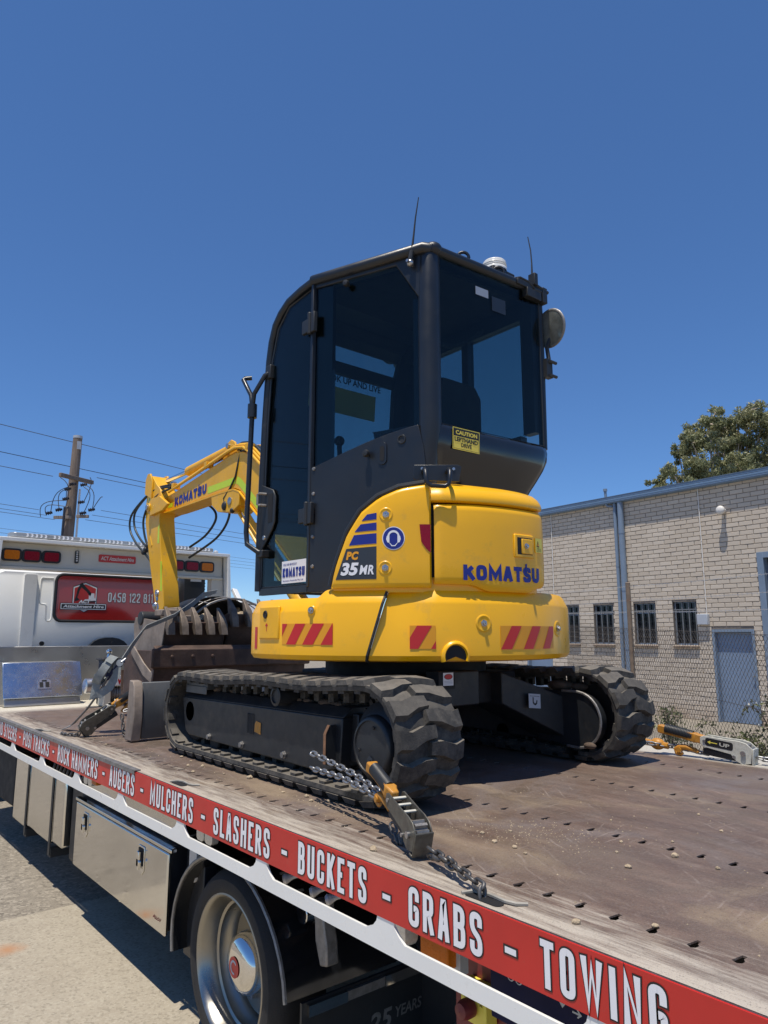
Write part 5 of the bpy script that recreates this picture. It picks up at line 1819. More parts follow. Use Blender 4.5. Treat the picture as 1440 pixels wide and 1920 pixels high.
    if outer:
        b.lathe([(.155, .09), (.155, .05), (.125, .03), (.112, .022), (.108, .0), (.100, -.008), (.092, -.009), (.090, -.004), (.001, -.006)], (xd, 2.085, 1.165), (s, 0, 0), 44)
        fd = b.build('final_drive', 'frame_black', EX, smooth=40)
        b = MB()
        fm_ = planemap((xd - s * .007, 2.085, 1.165), (0, -1, 0), (0, 0, 1))
        for aa in (75, 195, 300):
            b.lathe([(.007, 0), (.006, .003), (.001, .003)], fm_(.07 * math.cos(R(aa)), .07 * math.sin(R(aa)), .001), (-s, 0, 0), 8)
        b.build('cover_plug', 'black_dark', fd)
        decal('cast_mark', fm_, [(-.02, -.045), (-.006, -.055), (.002, -.043), (.010, -.055), (.014, -.04), (-.004, -.03)], 'dark_vinyl', fd, .0015)
    b = MB()
    for k in range(21):
        a = k * 2 * math.pi / 21
        b.prism([(x0 + s * .125, 2.09 + yo + r * math.cos(a + o), 1.18 + r * math.sin(a + o)) for r, o in ((.13, -.10), (.175, -.05), (.175, .05), (.13, .10))], (s * .05, 0, 0))
    b.cyl((x0 + s * .11, 2.09 + yo, 1.18), (x0 + s * .19, 2.09 + yo, 1.18), .14, n=30)
    b.build('sprocket', 'black_dark', EX)
    b = MB()
    b.cyl((x0 + s * .09, 3.64, 1.166), (x0 + s * .21, 3.64, 1.166), .152, n=36)
    b.cyl((x0 + s * .06, 3.64, 1.166), (x0 + s * .24, 3.64, 1.166), .06, n=20)
    b.build('idler', 'black_dark', EX, bevel=.01)
    for y in (3.40, 3.07, 2.70, 2.42):
        MB().cyl((x0 + s * .085, y, 1.040), (x0 + s * .25, y, 1.040), .052, n=20).build('track_roller', 'black_dark', EX, bevel=.008)
track(1.635, 1.940, True)
track(3.350, 3.050, False, .055)
# inner motor cover of the right hand track
xm = 3.036
pr = [(2.26, 1.29), (2.12, 1.285)] + [(2.115 + .125 * math.cos(R(a)), 1.160 + .125 * math.sin(R(a))) for a in range(85, -91, -12)] + [(2.12, 1.03), (2.26, 1.05)]
pr = [(2 * 2.115 - y if y < 0 else y, z) for y, z in pr]
pr = [(2.115 - (y - 2.115), z) for y, z in pr]
b = MB()
b.prism([(xm, y + .045, z) for y, z in [(2.36, 1.285), (2.115, 1.285)] + [(2.115 - .13 * math.sin(R(a)), 1.155 + .13 * math.cos(R(a))) for a in range(6, 175, 12)] + [(2.115, 1.026), (2.36, 1.04)]], (.05, 0, 0))
mcov = b.build('motor_cover', 'frame_black', EX, bevel=.004)
b = MB()
b.tube([(xm - .003, y + .045, z) for y, z in [(2.20, 1.288), (2.115, 1.288)] + [(2.115 - .132 * math.sin(R(a)), 1.155 + .132 * math.cos(R(a))) for a in range(6, 175, 12)] + [(2.115, 1.022), (2.18, 1.025)]], .0065, 6)
b.build('motor_cover_rim', 'steel_dull', mcov)
b = MB()
b.ball((xm - .01, 2.09, 1.04), .022, 8, (1, 1.6, .7))
b.ball((3.10, 2.30, 1.31), .05, 8, (1.1, 1.6, .55))
b.ball((3.12, 2.20, 1.305), .035, 8, (1.1, 1.4, .6))
b.build('mud_crust', 'mud', EX)
# centre frame and its four splayed legs
b = MB()
b.prism([(2.17, 2.42, 1.385), (2.89, 2.42, 1.385), (2.89, 3.30, 1.385), (2.17, 3.30, 1.385)], (0, 0, -.15))
b.build('centre_frame', 'black_dark', EX, bevel=.01)
b = MB()
def leg(xa, ya, za, xb, yb, zb, w0, w1, ha, hb):
    b.loft([[V((xa, ya - w0, za)), V((xa, ya + w0, za)), V((xa, ya + w0, za - ha)), V((xa, ya - w0, za - ha))], [V((xb, yb - w1, zb)), V((xb, yb + w1, zb)), V((xb, yb + w1, zb - hb)), V((xb, yb - w1, zb - hb))]])
for xa_, xb__, ya_, yb_ in ((2.70, 3.06, 2.47, 2.36), (2.36, 1.93, 2.47, 2.36), (2.70, 3.06, 3.25, 3.36), (2.36, 1.93, 3.25, 3.36)):
    b = MB()
    leg(xa_, ya_, 1.385, xb__, yb_, 1.255, .12, .12, .15, .20)
    b.build('frame_leg', 'frame_black', EX, bevel=.006)
b = MB()
b.bx(2.28, 2.52, 2.33, 2.42, 1.245, 1.40)
b.build('front_box', 'frame_black', EX, bevel=.006)
dn = planemap((0, 2.329, 0), (1, 0, 0), (0, 0, 1))
dl = decal('danger_label', dn, [(2.225, 1.345), (2.288, 1.345), (2.288, 1.40), (2.225, 1.40)], 'white_vinyl', EX, .06)
decal('danger_mark', dn, circle(2.257, 1.383, .026, .012, 20), 'black_vinyl', dl, .0605)
decal('danger_mark', dn, circle(2.257, 1.383, .023, .010, 20), 'red_reflect', dl, .061)
for k in range(3):
    decal('danger_mark', dn, [(2.231, 1.351 + k * .006), (2.282, 1.351 + k * .006), (2.282, 1.353 + k * .006), (2.231, 1.353 + k * .006)], 'grey_box', dl, .061)
MB().bx(2.20, 2.30, 2.271, 2.35, 1.33, 1.405).build('label_plate', 'black_dark', EX)
# pale lashing label on the right leg
lu = V((.36, -.11, -.13)).normalized()
lp = planemap(V((2.86, 2.295, 1.245)), V((.36, -.11, -.03)), (0, 0, 1))
ll_ = decal('lashing_label', lp, [(-.034, -.034), (.034, -.034), (.034, .034), (-.034, .034)], 'grey_box', EX, .02)
hk = [(-.012, .018), (-.006, .018), (-.006, -.004), (.0, -.012), (.008, -.008), (.010, .004), (.016, .004), (.014, -.012), (.004, -.021), (-.008, -.016), (-.012, -.006)]
decal('lashing_mark', lp, hk, 'black_vinyl', ll_, .0206)
decal('lashing_mark', lp, [(-.028, .022), (.028, .022), (.028, .024), (-.028, .024)], 'black_vinyl', ll_, .0206)
# blade
b = MB()
pr = [(4.20, .965), (4.185, 1.10), (4.20, 1.22), (4.235, 1.285), (4.265, 1.285), (4.25, 1.20), (4.245, 1.10), (4.27, .965)]
b.prism([(1.66, y, z) for y, z in pr], (1.70, 0, 0))
bl = b.build('blade', 'blade', EX, bevel=.004)
b = MB()
b.prism([(1.598, y, z) for y, z in ((4.19, .957), (4.172, 1.10), (4.19, 1.262), (4.215, 1.295), (4.27, 1.30), (4.28, 1.10), (4.30, .957))], (.055, 0, 0))
b.build('blade_end', 'bucket_grey', bl, bevel=.006)
MB().prism([(3.36, y, z) for y, z in ((4.16, .957), (4.13, 1.10), (4.16, 1.262), (4.20, 1.30), (4.40, 1.27), (4.42, .957))], (.055, 0, 0)).build('blade_end', 'blade', bl, bevel=.006)
b = MB()
b.bx(2.05, 2.17, 3.3, 4.19, 1.08, 1.20)
b.bx(2.89, 3.01, 3.3, 4.19, 1.08, 1.20)
b.build('blade_arm', 'frame_black', EX)

# ---- boom
BX0, BX1 = 2.41, 2.545
out = [(5.99, 2.612), (5.706, 2.608), (4.80, 2.622), (4.60, 2.618), (4.52, 2.59), (4.216, 2.361), (3.70, 1.93), (3.50, 1.83), (3.42, 1.92), (3.50, 2.05), (3.80, 2.34), (4.221, 2.715), (4.42, 2.845), (4.495, 2.872), (4.60, 2.886), (4.70, 2.880), (5.659, 2.752), (5.90, 2.728), (6.02, 2.70), (6.05, 2.66), (6.03, 2.625)]
b = MB()
b.prism([(BX0, y, z) for y, z in out], (BX1 - BX0, 0, 0))
boom = b.build('boom', 'yellow_worn', EX, bevel=.006)
b = MB()
lowl = [(5.98, 2.606), (5.706, 2.602), (4.80, 2.616), (4.60, 2.612), (4.515, 2.583), (4.21, 2.352), (3.80, 2.01)]
b.loft([[V((BX0 - .014, y, z)), V((BX1 + .014, y, z)), V((BX1 + .014, y - .004, z - .012)), V((BX0 - .014, y - .004, z - .012))] for y, z in lowl])
b.build('boom_flange', 'yellow_worn', EX)
for x in (2.336, 2.5385):
    b = MB()
    b.prism([(x, y, z) for y, z in ((5.62, 2.64), (5.72, 2.60), (6.0, 2.585), (6.07, 2.63), (6.06, 2.69), (5.98, 2.735), (5.80, 2.73))], (.026, 0, 0))
    b.cyl((x - .012, 6.02, 2.66), (x + .038, 6.02, 2.66), .036, n=18)
    b.build('boom_nose', 'yellow_worn', EX, bevel=.004)
b = MB()
b.cyl((2.31, 6.02, 2.66), (2.595, 6.02, 2.66), .022, n=14)
b.build('pivot_pin', 'steel', EX)
b = MB()
b.prism([(BX0 - .012, y, z) for y, z in ((4.95, 2.612), (4.93, 2.53), (4.83, 2.47), (4.60, 2.44), (4.50, 2.48), (4.50, 2.575), (4.60, 2.612))], (BX1 - BX0 + .024, 0, 0))
b.build('cylinder_bracket', 'yellow_worn', EX, bevel=.004)
bmx = planemap((BX0, 0, 0), (0, -1, 0), (0, 0, 1))
def bmap(a, bb, e):     # lettering follows the slope of the lower boom edge
    return bmx(a, bb + (a + 5.35) * .045, e)
block_word('KOMATSU', bmap, -5.645, -5.055, 2.636, 2.714, .025, 'blue_vinyl', boom, outline=0, eps=.001, gap=.42)
decal('lettering', bmap, [(-5.20, 2.70), (-5.185, 2.70), (-5.185, 2.735), (-5.20, 2.73)], 'blue_vinyl', boom, .0018)
decal('reflective_tape', bmx, [(-5.03, 2.640), (-4.58, 2.650), (-4.60, 2.700), (-5.03, 2.694)], 'lime', boom)
decal('reflective_tape', bmx, [(-4.575, 2.648), (-4.535, 2.63), (-4.20, 2.375), (-4.18, 2.425), (-4.50, 2.672), (-4.56, 2.70)], 'lime', boom)
decal('reflective_tape', bmx, [(-5.78, 2.63), (-5.69, 2.63), (-5.69, 2.665), (-5.78, 2.665)], 'lime', boom)
# cylinder on top of the boom
b = MB()
b.cyl((2.487, 4.84, 2.962), (2.487, 5.56, 2.925), .041, n=24)
b.ball((2.487, 5.56, 2.925), .041, 12)
b.build('arm_cylinder', 'yellow_worn', EX, smooth=50)
b = MB()
b.cyl((2.487, 5.56, 2.925), (2.487, 6.12, 2.915), .021, n=16)
b.build('cylinder_rod', 'chrome', EX)
b = MB()
for x in (2.43, 2.53):
    b.prism([(x, y, z) for y, z in ((4.60, 2.86), (4.66, 2.985), (4.72, 3.012), (4.79, 2.99), (4.82, 2.93), (4.85, 2.85))], (.016, 0, 0))
b.build('cylinder_lug', 'yellow_worn', EX, bevel=.004)
MB().cyl((2.41, 4.745, 2.965), (2.565, 4.745, 2.965), .02, n=14).build('pivot_pin', 'steel', EX)
# boom cylinder under the boom
b = MB()
b.cyl((2.487, 4.30, 2.20), (2.487, 3.75, 1.72), .052, n=20)
b.cyl((2.487, 4.42, 2.31), (2.487, 3.9, 1.85), .046, n=20)
b.tube([(2.44, 4.60, 2.46), (2.44, 4.25, 2.14), (2.44, 3.9, 1.83)], .013, 6)
b.tube([(2.455, 4.62, 2.53), (2.455, 4.30, 2.25), (2.455, 3.9, 1.9)], .028, 4)
b.build('boom_cylinder', 'yellow_worn', EX, smooth=50)
b = MB()
b.cyl((2.487, 4.63, 2.50), (2.487, 4.30, 2.20), .026, n=16)
b.build('cylinder_rod', 'steel', EX)
b = MB()
b.cyl((2.40, 4.64, 2.525), (2.575, 4.64, 2.525), .034, n=18)
b.lathe([(.03, 0), (.03, -.012), (.012, -.018), (.001, -.018)], (2.405, 4.64, 2.525), (1, 0, 0), 16)
b.build('boom_lamp', 'steel', EX)
b = MB()
b.ball((2.40, 4.72, 2.50), .032, 10, (.7, 1, 1.1))
b.ball((2.40, 4.60, 2.45), .02, 8)
b.build('lamp_body', 'black_plastic', EX)
b = MB()
b.tube([(2.408, 4.72, 2.50), (2.40, 4.74, 2.56), (2.404, 4.66, 2.62), (2.405, 4.58, 2.70), (2.408, 4.55, 2.80), (2.42, 4.54, 2.88), (2.45, 4.50, 2.89)], .008, 6)
b.build('lamp_cable', 'hose', EX)
# pipes over the boom
def pipe(x, dz, ya, yb, r, m, nm):
    pts = [(x, y, z + dz) for y, z in ((ya, 2.765 + (5.66 - ya) * .127), (5.2, 2.825), (4.70, 2.895), (4.58, 2.905), (4.46, 2.885), (4.36, 2.825), (4.1, 2.63), (3.7, 2.27))]
    if yb:
        pass
    b = MB()
    b.tube(pts, r, 8)
    return b.build(nm, m, EX, smooth=60)
pipe(2.395, .010, 5.75, 0, .011, 'yellow_worn', 'boom_pipe')
pipe(2.412, .030, 5.60, 0, .011, 'yellow_worn', 'boom_pipe')
pipe(2.435, .040, 5.45, 0, .011, 'yellow_worn', 'boom_pipe')
pipe(2.455, .055, 4.78, 0, .013, 'hose', 'boom_hose')
pipe(2.52, .035, 4.78, 0, .013, 'hose', 'boom_hose')
pipe(2.545, .045, 4.9, 0, .011, 'yellow_worn', 'boom_pipe')
b = MB()
for y, z in ((5.66, 2.79), (5.05, 2.86), (4.40, 2.875)):
    b.bx(2.385, 2.45, y - .02, y + .02, z - .01, z + .035)
b.build('pipe_clamp', 'yellow_worn', EX, bevel=.003)
# arm
AX0, AX1 = 2.365, 2.505
b = MB()
ap = [(6.06, 2.955), (6.135, 2.93), (6.175, 2.68), (6.155, 2.53), (6.0, 2.153), (5.83, 1.78), (5.78, 1.72), (5.68, 1.74), (5.66, 1.80), (5.755, 2.15), (5.855, 2.55), (5.82, 2.72), (5.86, 2.80), (5.95, 2.86)]
b.prism([(AX0, y, z) for y, z in ap], (AX1 - AX0, 0, 0))
am = b.build('arm', 'yellow_worn', EX, bevel=.006)
for x in (AX0 - .016, AX1):
    b = MB()
    b.prism([(x, y, z) for y, z in ((6.02, 2.90), (6.07, 2.975), (6.13, 2.98), (6.17, 2.93), (6.175, 2.80), (6.02, 2.74))], (.016, 0, 0))
    b.build('arm_lug', 'yellow_worn', EX, bevel=.004)
MB().cyl((2.36, 6.12, 2.925), (2.61, 6.12, 2.925), .022, n=14).build('pivot_pin', 'steel', EX)
amx = planemap((AX0, 0, 0), (0, -1, 0), (0, 0, 1))
wl = decal('warning_label', amx, [(-6.13, 2.63), (-6.055, 2.63), (-6.055, 2.78), (-6.13, 2.78)], 'yellow_vinyl', am, .0012)
decal('warning_mark', amx, [(-6.12, 2.715), (-6.065, 2.715), (-6.0925, 2.765)], 'black_vinyl', wl, .0018)
decal('warning_mark', amx, [(-6.110, 2.721), (-6.075, 2.721), (-6.0925, 2.752)], 'yellow_vinyl', wl, .0024)
decal('warning_mark', amx, [(-6.11, 2.645), (-6.08, 2.645), (-6.09, 2.69), (-6.10, 2.69)], 'black_vinyl', wl, .0018)
decal('reflective_tape', amx, [(-5.86, 2.33), (-5.825, 2.33), (-5.835, 2.50), (-5.865, 2.47)], 'lime', am)
decal('reflective_tape', amx, [(-5.745, 1.92), (-5.71, 1.92), (-5.745, 2.17), (-5.775, 2.17)], 'lime', am)
b = MB()
b.cyl((2.385, 6.0, 2.36), (2.385, 5.83, 1.93), .016, n=10)
b.cyl((2.385, 6.03, 2.40), (2.385, 5.98, 2.32), .026, n=10)
b.bx(2.37, 2.40, 5.90, 6.03, 2.33, 2.36)
b.build('arm_pipe', 'yellow_worn', EX)
b = MB()
b.cyl((2.385, 5.83, 1.93), (2.385, 5.80, 1.84), .03, n=10)
b.ball((2.37, 5.80, 1.90), .03, 8)
b.ball((2.375, 5.84, 1.80), .035, 8)
b.tube([(2.385, 5.80, 1.84), (2.37, 5.77, 1.78), (2.36, 5.80, 1.72)], .018, 8)
b.build('hose_coupling', 'steel', EX)
def hose(pts, r=.0098):
    # smooth through the points
    P = [V(p) for p in pts]
    out = []
    for i in range(len(P) - 1):
        p0, p1, p2, p3 = P[max(i - 1, 0)], P[i], P[i + 1], P[min(i + 2, len(P) - 1)]
        for k in range(8):
            t = k / 8
            out.append(.5 * ((2 * p1) + (p2 - p0) * t + (2 * p0 - 5 * p1 + 4 * p2 - p3) * t * t + (3 * p1 - p0 - 3 * p2 + p3) * t ** 3))
    out.append(P[-1])
    b = MB()
    b.tube(out, r, 8)
    return b.build('hydraulic_hose', 'hose', EX, smooth=60)
hose([(2.40, 5.72, 2.80), (2.385, 5.85, 2.815), (2.365, 6.10, 2.80), (2.34, 6.42, 2.66), (2.34, 6.46, 2.52), (2.35, 6.32, 2.38), (2.375, 6.12, 2.25), (2.38, 6.03, 2.19), (2.385, 5.97, 2.12)])
hose([(2.41, 5.66, 2.81), (2.40, 5.80, 2.83), (2.375, 6.05, 2.82), (2.35, 6.36, 2.68), (2.35, 6.38, 2.54), (2.36, 6.25, 2.41), (2.375, 6.08, 2.30), (2.385, 6.03, 2.24)])
hose([(2.40, 5.72, 2.79), (2.375, 5.88, 2.77), (2.36, 6.08, 2.70), (2.355, 6.18, 2.58), (2.36, 6.16, 2.45), (2.375, 6.10, 2.33), (2.385, 6.05, 2.27), (2.385, 6.02, 2.20)])
hose([(2.56, 5.60, 2.70), (2.60, 5.35, 2.60), (2.62, 5.30, 2.50), (2.61, 5.45, 2.38), (2.585, 5.70, 2.30)])
hose([(2.56, 5.50, 2.70), (2.62, 5.14, 2.58), (2.64, 5.12, 2.48), (2.63, 5.30, 2.34), (2.585, 5.70, 2.21)])
b = MB()
b.ball((2.372, 6.13, 2.30), .026, 8)
b.ball((2.37, 6.17, 2.28), .024, 8)
b.ball((2.375, 6.09, 2.33), .026, 8)
b.build('hose_clip', 'black_plastic', EX)

# ---- buckets
def bucket(parent, x0, x1, prof, th, mat_, side_mat, teeth, tz, ty, hook=.0):
    """prof runs from the lip round the belly to the back edge"""
    inner = []
    m = len(prof)
    for i, (y, z) in enumerate(prof):
        a_, b_ = prof[max(i - 1, 0)], prof[min(i + 1, m - 1)]
        t = V((0, b_[0] - a_[0], b_[1] - a_[1])).normalized()
        inner.append((y - t.z * th, z + t.y * th))
    b = MB()
    ring = prof + inner[::-1]
    b.prism([(x0, y, z) for y, z in ring], (x1 - x0, 0, 0))
    sh_ = b.build('bucket_shell', mat_, parent, bevel=.003)
    sp_ = []
    for x in (x0, x1 - .018):
        b = MB()
        b.prism([(x - .004 if x == x0 else x + .004, y, z) for y, z in prof], (.018, 0, 0))
        sp_.append(b.build('side_plate', side_mat if x == x0 else mat_, parent, bevel=.003))
    for k in range(teeth):
        xc = x0 + .03 + (x1 - x0 - .06) * k / (teeth - 1)
        lip = V((xc, prof[0][0], prof[0][1]))
        b = MB()
        w_ = .027
        pts = [(w_, 0, -.09, .020), (w_ * 1.05, -.004, -.02, .034), (w_ * .9, -.002, .03, .032), (w_ * .62, .010, .075, .018), (w_ * .45, .026, .112, .006)]
        rg = []
        for ww, dy, dz, tk in pts:
            c = lip + V((dz * .18 * 0, dy * 1.0 + ty * dz, dz * tz))
            rg.append([c + V((-ww, -tk, 0)), c + V((ww, -tk, 0)), c + V((ww, tk, 0)), c + V((-ww, tk, 0))])
        b.loft(rg)
        b.build('bucket_tooth', 'tooth', parent, bevel=.004)
    return sh_
profA = [(5.135, 1.655), (5.150, 1.57), (5.170, 1.49), (5.21, 1.42), (5.28, 1.365), (5.38, 1.335), (5.50, 1.335), (5.60, 1.37), (5.68, 1.44), (5.73, 1.53), (5.75, 1.64), (5.72, 1.70)]
bucket(EX, 2.165, 2.655, profA, .022, 'bucket', 'bucket_grey', 5, 1.05, .48)
b = MB()
b.bx(2.32, 2.50, 5.40, 5.78, 1.665, 1.715)
b.bx(2.20, 2.36, 5.30, 5.44, 1.705, 1.755)
b.bx(2.40, 2.43, 5.5, 5.8, 1.60, 1.78)
b.bx(2.54, 2.57, 5.5, 5.8, 1.60, 1.78)
b.build('quick_hitch', 'bucket_grey', EX, bevel=.008)
MB().cyl((2.15, 5.60, 1.69), (2.30, 5.60, 1.69), .055, n=18).build('hitch_pin', 'black_plastic', EX, bevel=.008)

# ================================================================== loose attachments between tracks and headboard
mbk = thing('mud_bucket', 'wide dark brown mud bucket lying on the bed under the toothed bucket', 'mud bucket', (2.7, 5.3, .95))
profC = [(5.04, 1.462), (5.06, 1.40), (5.065, 1.33), (5.075, 1.20), (5.12, 1.06), (5.22, .975), (5.40, .955), (5.58, 1.0), (5.68, 1.12), (5.70, 1.27)]
b = MB()
inner = [(y + .02, z + .004) for y, z in profC]
b.prism([(2.06, y, z) for y, z in profC + [(y + .03 * (1 if i < 5 else -.2), z + .025) for i, (y, z) in list(enumerate(profC))[::-1]]], (1.30, 0, 0))
b.build('bucket_shell', 'bucket', mbk, bevel=.004)
b = MB()
b.bx(2.03, 3.38, 5.015, 5.045, 1.325, 1.465)
b.build('cutting_edge', 'bucket', mbk, bevel=.012)
b = MB()
for x in (2.18, 2.34, 2.50, 2.95, 3.2):
    b.lathe([(.014, 0), (.011, -.008), (.001, -.010)], (x, 5.015, 1.405), (0, 1, 0), 10)
b.build('edge_bolt', 'bucket', mbk)
b = MB()
b.prism([(2.04, y, z) for y, z in ((5.02, 1.32), (5.06, 1.30), (5.20, 1.36), (5.45, 1.50), (5.45, 1.42), (5.20, 1.27), (5.04, 1.22))], (.012, 0, 0))
b.build('side_strip', 'bucket_grey', mbk, bevel=.004)
MB().bx(2.053, 2.068, 5.05, 5.62, 1.05, 1.45).build('side_plate', 'bucket', mbk, bevel=.004)

spb = thing('spare_bucket', 'spare toothed digging bucket leaning behind the cab on top of the mud bucket', 'bucket', (3.1, 5.4, 1.35))
profB = [(5.16, 1.725), (5.17, 1.64), (5.19, 1.54), (5.23, 1.46), (5.31, 1.40), (5.42, 1.37), (5.54, 1.38), (5.66, 1.44), (5.72, 1.55), (5.74, 1.68)]
bucket(spb, 2.700, 3.30, profB, .022, 'bucket', 'bucket', 5, 1.15, .5)

skb = thing('rock_sieve', 'black mesh sieve drum full of pale rocks behind the bucket teeth', 'sieve', (3.05, 5.95, .95))
b = MB()
arc = [R(6 + 168 * k / 18) for k in range(19)]
b.loft([[V((3.06 + r * math.cos(a), y, 1.48 + r * .92 * math.sin(a))) for a in arc] for r, y in ((.47, 6.05), (.47, 6.40), (.46, 6.405), (.20, 6.44))], closed=False, caps=False)
b.build('drum_back', 'black_paint', skb)
b = MB()
b.tube([V((3.06 + .475 * math.cos(a), 5.78, 1.46 + .42 * math.sin(a))) for a in arc], .010, 6)
for k in range(0, 19, 3):
    a = arc[k]
    b.tube([V((3.06 + .475 * math.cos(a), 5.78, 1.46 + .42 * math.sin(a))), V((3.06 + .47 * math.cos(a), 6.05, 1.48 + .43 * math.sin(a)))], .006, 5)
b.tube([V((3.06 + .472 * math.cos(a), 5.92, 1.47 + .425 * math.sin(a))) for a in arc], .005, 5)
b.build('drum_mesh', 'steel_dull', skb)
b = MB()
b.bx(2.62, 3.5, 5.8, 6.4, .955, 1.35)
b.build('drum_base', 'black_paint', skb, bevel=.02)

def pebble(r, seed, sub=2):
    q = random.Random(seed)
    bm = bmesh.new()
    bmesh.ops.create_icosphere(bm, subdivisions=sub, radius=r)
    sx = V((1, q.uniform(.7, 1.1), q.uniform(.5, .75)))
    for v in bm.verts:
        n_ = v.co.normalized()
        k = 1 + .22 * math.sin(3 * n_.x + seed) * math.cos(4 * n_.y - seed * 2) + q.uniform(-.10, .10)
        v.co = V((v.co.x * sx.x, v.co.y * sx.y, v.co.z * sx.z)) * k
    me = bpy.data.meshes.new('stone')
    bm.to_mesh(me)
    bm.free()
    me.materials.append(MT['stone'])
    return me
rockmesh = [pebble(.10, k) for k in range(6)]
q = random.Random(3)
for k in range(26):
    o = bpy.data.objects.new('rock', rockmesh[k % 6])
    COL.objects.link(o)
    o.location = (3.06 + q.uniform(-.34, .34), q.uniform(5.86, 6.25), 1.46 + q.uniform(0, .26))
    o.rotation_euler = (q.uniform(0, 6), q.uniform(0, 6), q.uniform(0, 6))
    s_ = q.uniform(.6, 1.2)
    o.scale = (s_, s_, s_)
    tag(o, 'pale broken rock heaped in the sieve drum', 'rock', 'rocks in the sieve drum')

# small stones on the bed
stones = [(1.618, 2.851, .016), (1.584, 3.238, .012), (1.492, 3.144, .010), (1.577, 3.009, .007), (1.377, 1.701, .014), (1.582, 2.325, .010), (1.99, 1.113, .013), (1.806, 1.146, .011), (1.999, 1.287, .007), (1.978, .986, .008), (1.707, 1.531, .010), (1.383, 1.012, .012), (1.499, .894, .009), (1.711, 1.457, .009), (1.609, 2.395, .012), (1.834, 1.577, .007), (1.63, 2.28, .010), (1.58, 2.52, .008), (1.90, 1.24, .006), (2.12, 1.19, .006), (2.35, 1.15, .007), (2.2, 1.45, .006), (1.69, 1.40, .007), (1.75, 1.62, .009), (1.54, 3.30, .010), (1.60, 3.40, .008), (1.46, 4.2, .010), (1.62, 3.55, .011), (2.5, 1.3, .006), (2.6, 1.05, .007)]
pm_ = [pebble(1.0, k + 20) for k in range(5)]
for k, (x, y, r) in enumerate(stones):
    o = bpy.data.objects.new('stone', pm_[k % 5])
    COL.objects.link(o)
    r *= .8
    o.location = (x, y, DZ + r * .45)
    o.rotation_euler = (0, 0, q.uniform(0, 6))
    o.scale = (r, r, r)
    tag(o, 'small crumb of dry clay lying on the worn truck bed', 'stone', 'clay crumbs on the truck bed')
b = MB()
q2 = random.Random(11)
def crumb(x, y, r):
    a = q2.uniform(0, 6)
    b.add([(x + r * math.cos(a + t), y + r * math.sin(a + t), DZ + .0004) for t in (0, 2.1, 4.2)] + [(x, y, DZ + r * .9)], [(0, 1, 3), (1, 2, 3), (2, 0, 3)])
for k in range(330):
    t = q2.gauss(0, 1)
    u = q2.gauss(0, 1)
    crumb(1.88 + .10 * t, 1.53 + .12 * u - .06 * t, q2.uniform(.0010, .0034))
for k in range(120):
    crumb(q2.uniform(1.45, 2.9), q2.uniform(.6, 2.0), q2.uniform(.0012, .004))
for k in range(120):
    crumb(q2.uniform(1.42, 1.63), q2.uniform(2.2, 4.6), q2.uniform(.0014, .0045))
for k in range(90):
    crumb(1.62 + q2.gauss(0, .05), 2.05 + q2.gauss(0, .15), q2.uniform(.0012, .004))
b.build('clay_dust', 'stone', None, smooth=None, kind='stuff')

# ================================================================== chains and binders
def link_mesh(ln, wd, r, m):
    b = MB()
    pts = []
    h = ln / 2 - wd / 2
    for k in range(7):
        a = R(-90 + 180 * k / 6)
        pts.append(V((h + wd / 2 * math.cos(a), wd / 2 * math.sin(a), 0)))
    for k in range(7):
        a = R(90 + 180 * k / 6)
        pts.append(V((-h + wd / 2 * math.cos(a), wd / 2 * math.sin(a), 0)))
    b.tube(pts, r, 6, closed=True)
    return b.mesh('link', m, 80)
LK = {m: link_mesh(.036, .017, .0044, m) for m in ('chain', 'chain_dark')}
def chain(path, label, m, root=None, group=None, scale=1.0, jit=.12):
    P = [V(p) for p in path]
    if root is None:
        root = thing('tie_down_chain', label, 'chain', P[0], group)
    seg = [(P[i + 1] - P[i]).length for i in range(len(P) - 1)]
    tot = sum(seg)
    pit = .0285 * scale
    n = max(1, int(tot / pit))
    def at(d):
        for i, s_ in enumerate(seg):
            if d <= s_ or i == len(seg) - 1:
                return P[i].lerp(P[i + 1], d / s_), (P[i + 1] - P[i]).normalized()
            d -= s_
    for k in range(n):
        c, t = at((k + .5) * tot / n)
        sd = t.cross(V((0, 0, 1)))
        if sd.length < .05:
            sd = t.cross(V((0, 1, 0)))
        sd.normalize()
        up = sd.cross(t)
        a = (math.pi / 4 if k % 2 else -math.pi / 4) + rnd.uniform(-jit, jit)
        y_ = sd * math.cos(a) + up * math.sin(a)
        z_ = t.cross(y_)
        o = bpy.data.objects.new('link', LK[m])
        COL.objects.link(o)
        M_ = Matrix((t, y_, z_)).transposed().to_4x4()
        M_.translation = c - root.location
        o.matrix_basis = M_ @ Matrix.Scale(scale, 4)
        o.parent = root
    return root

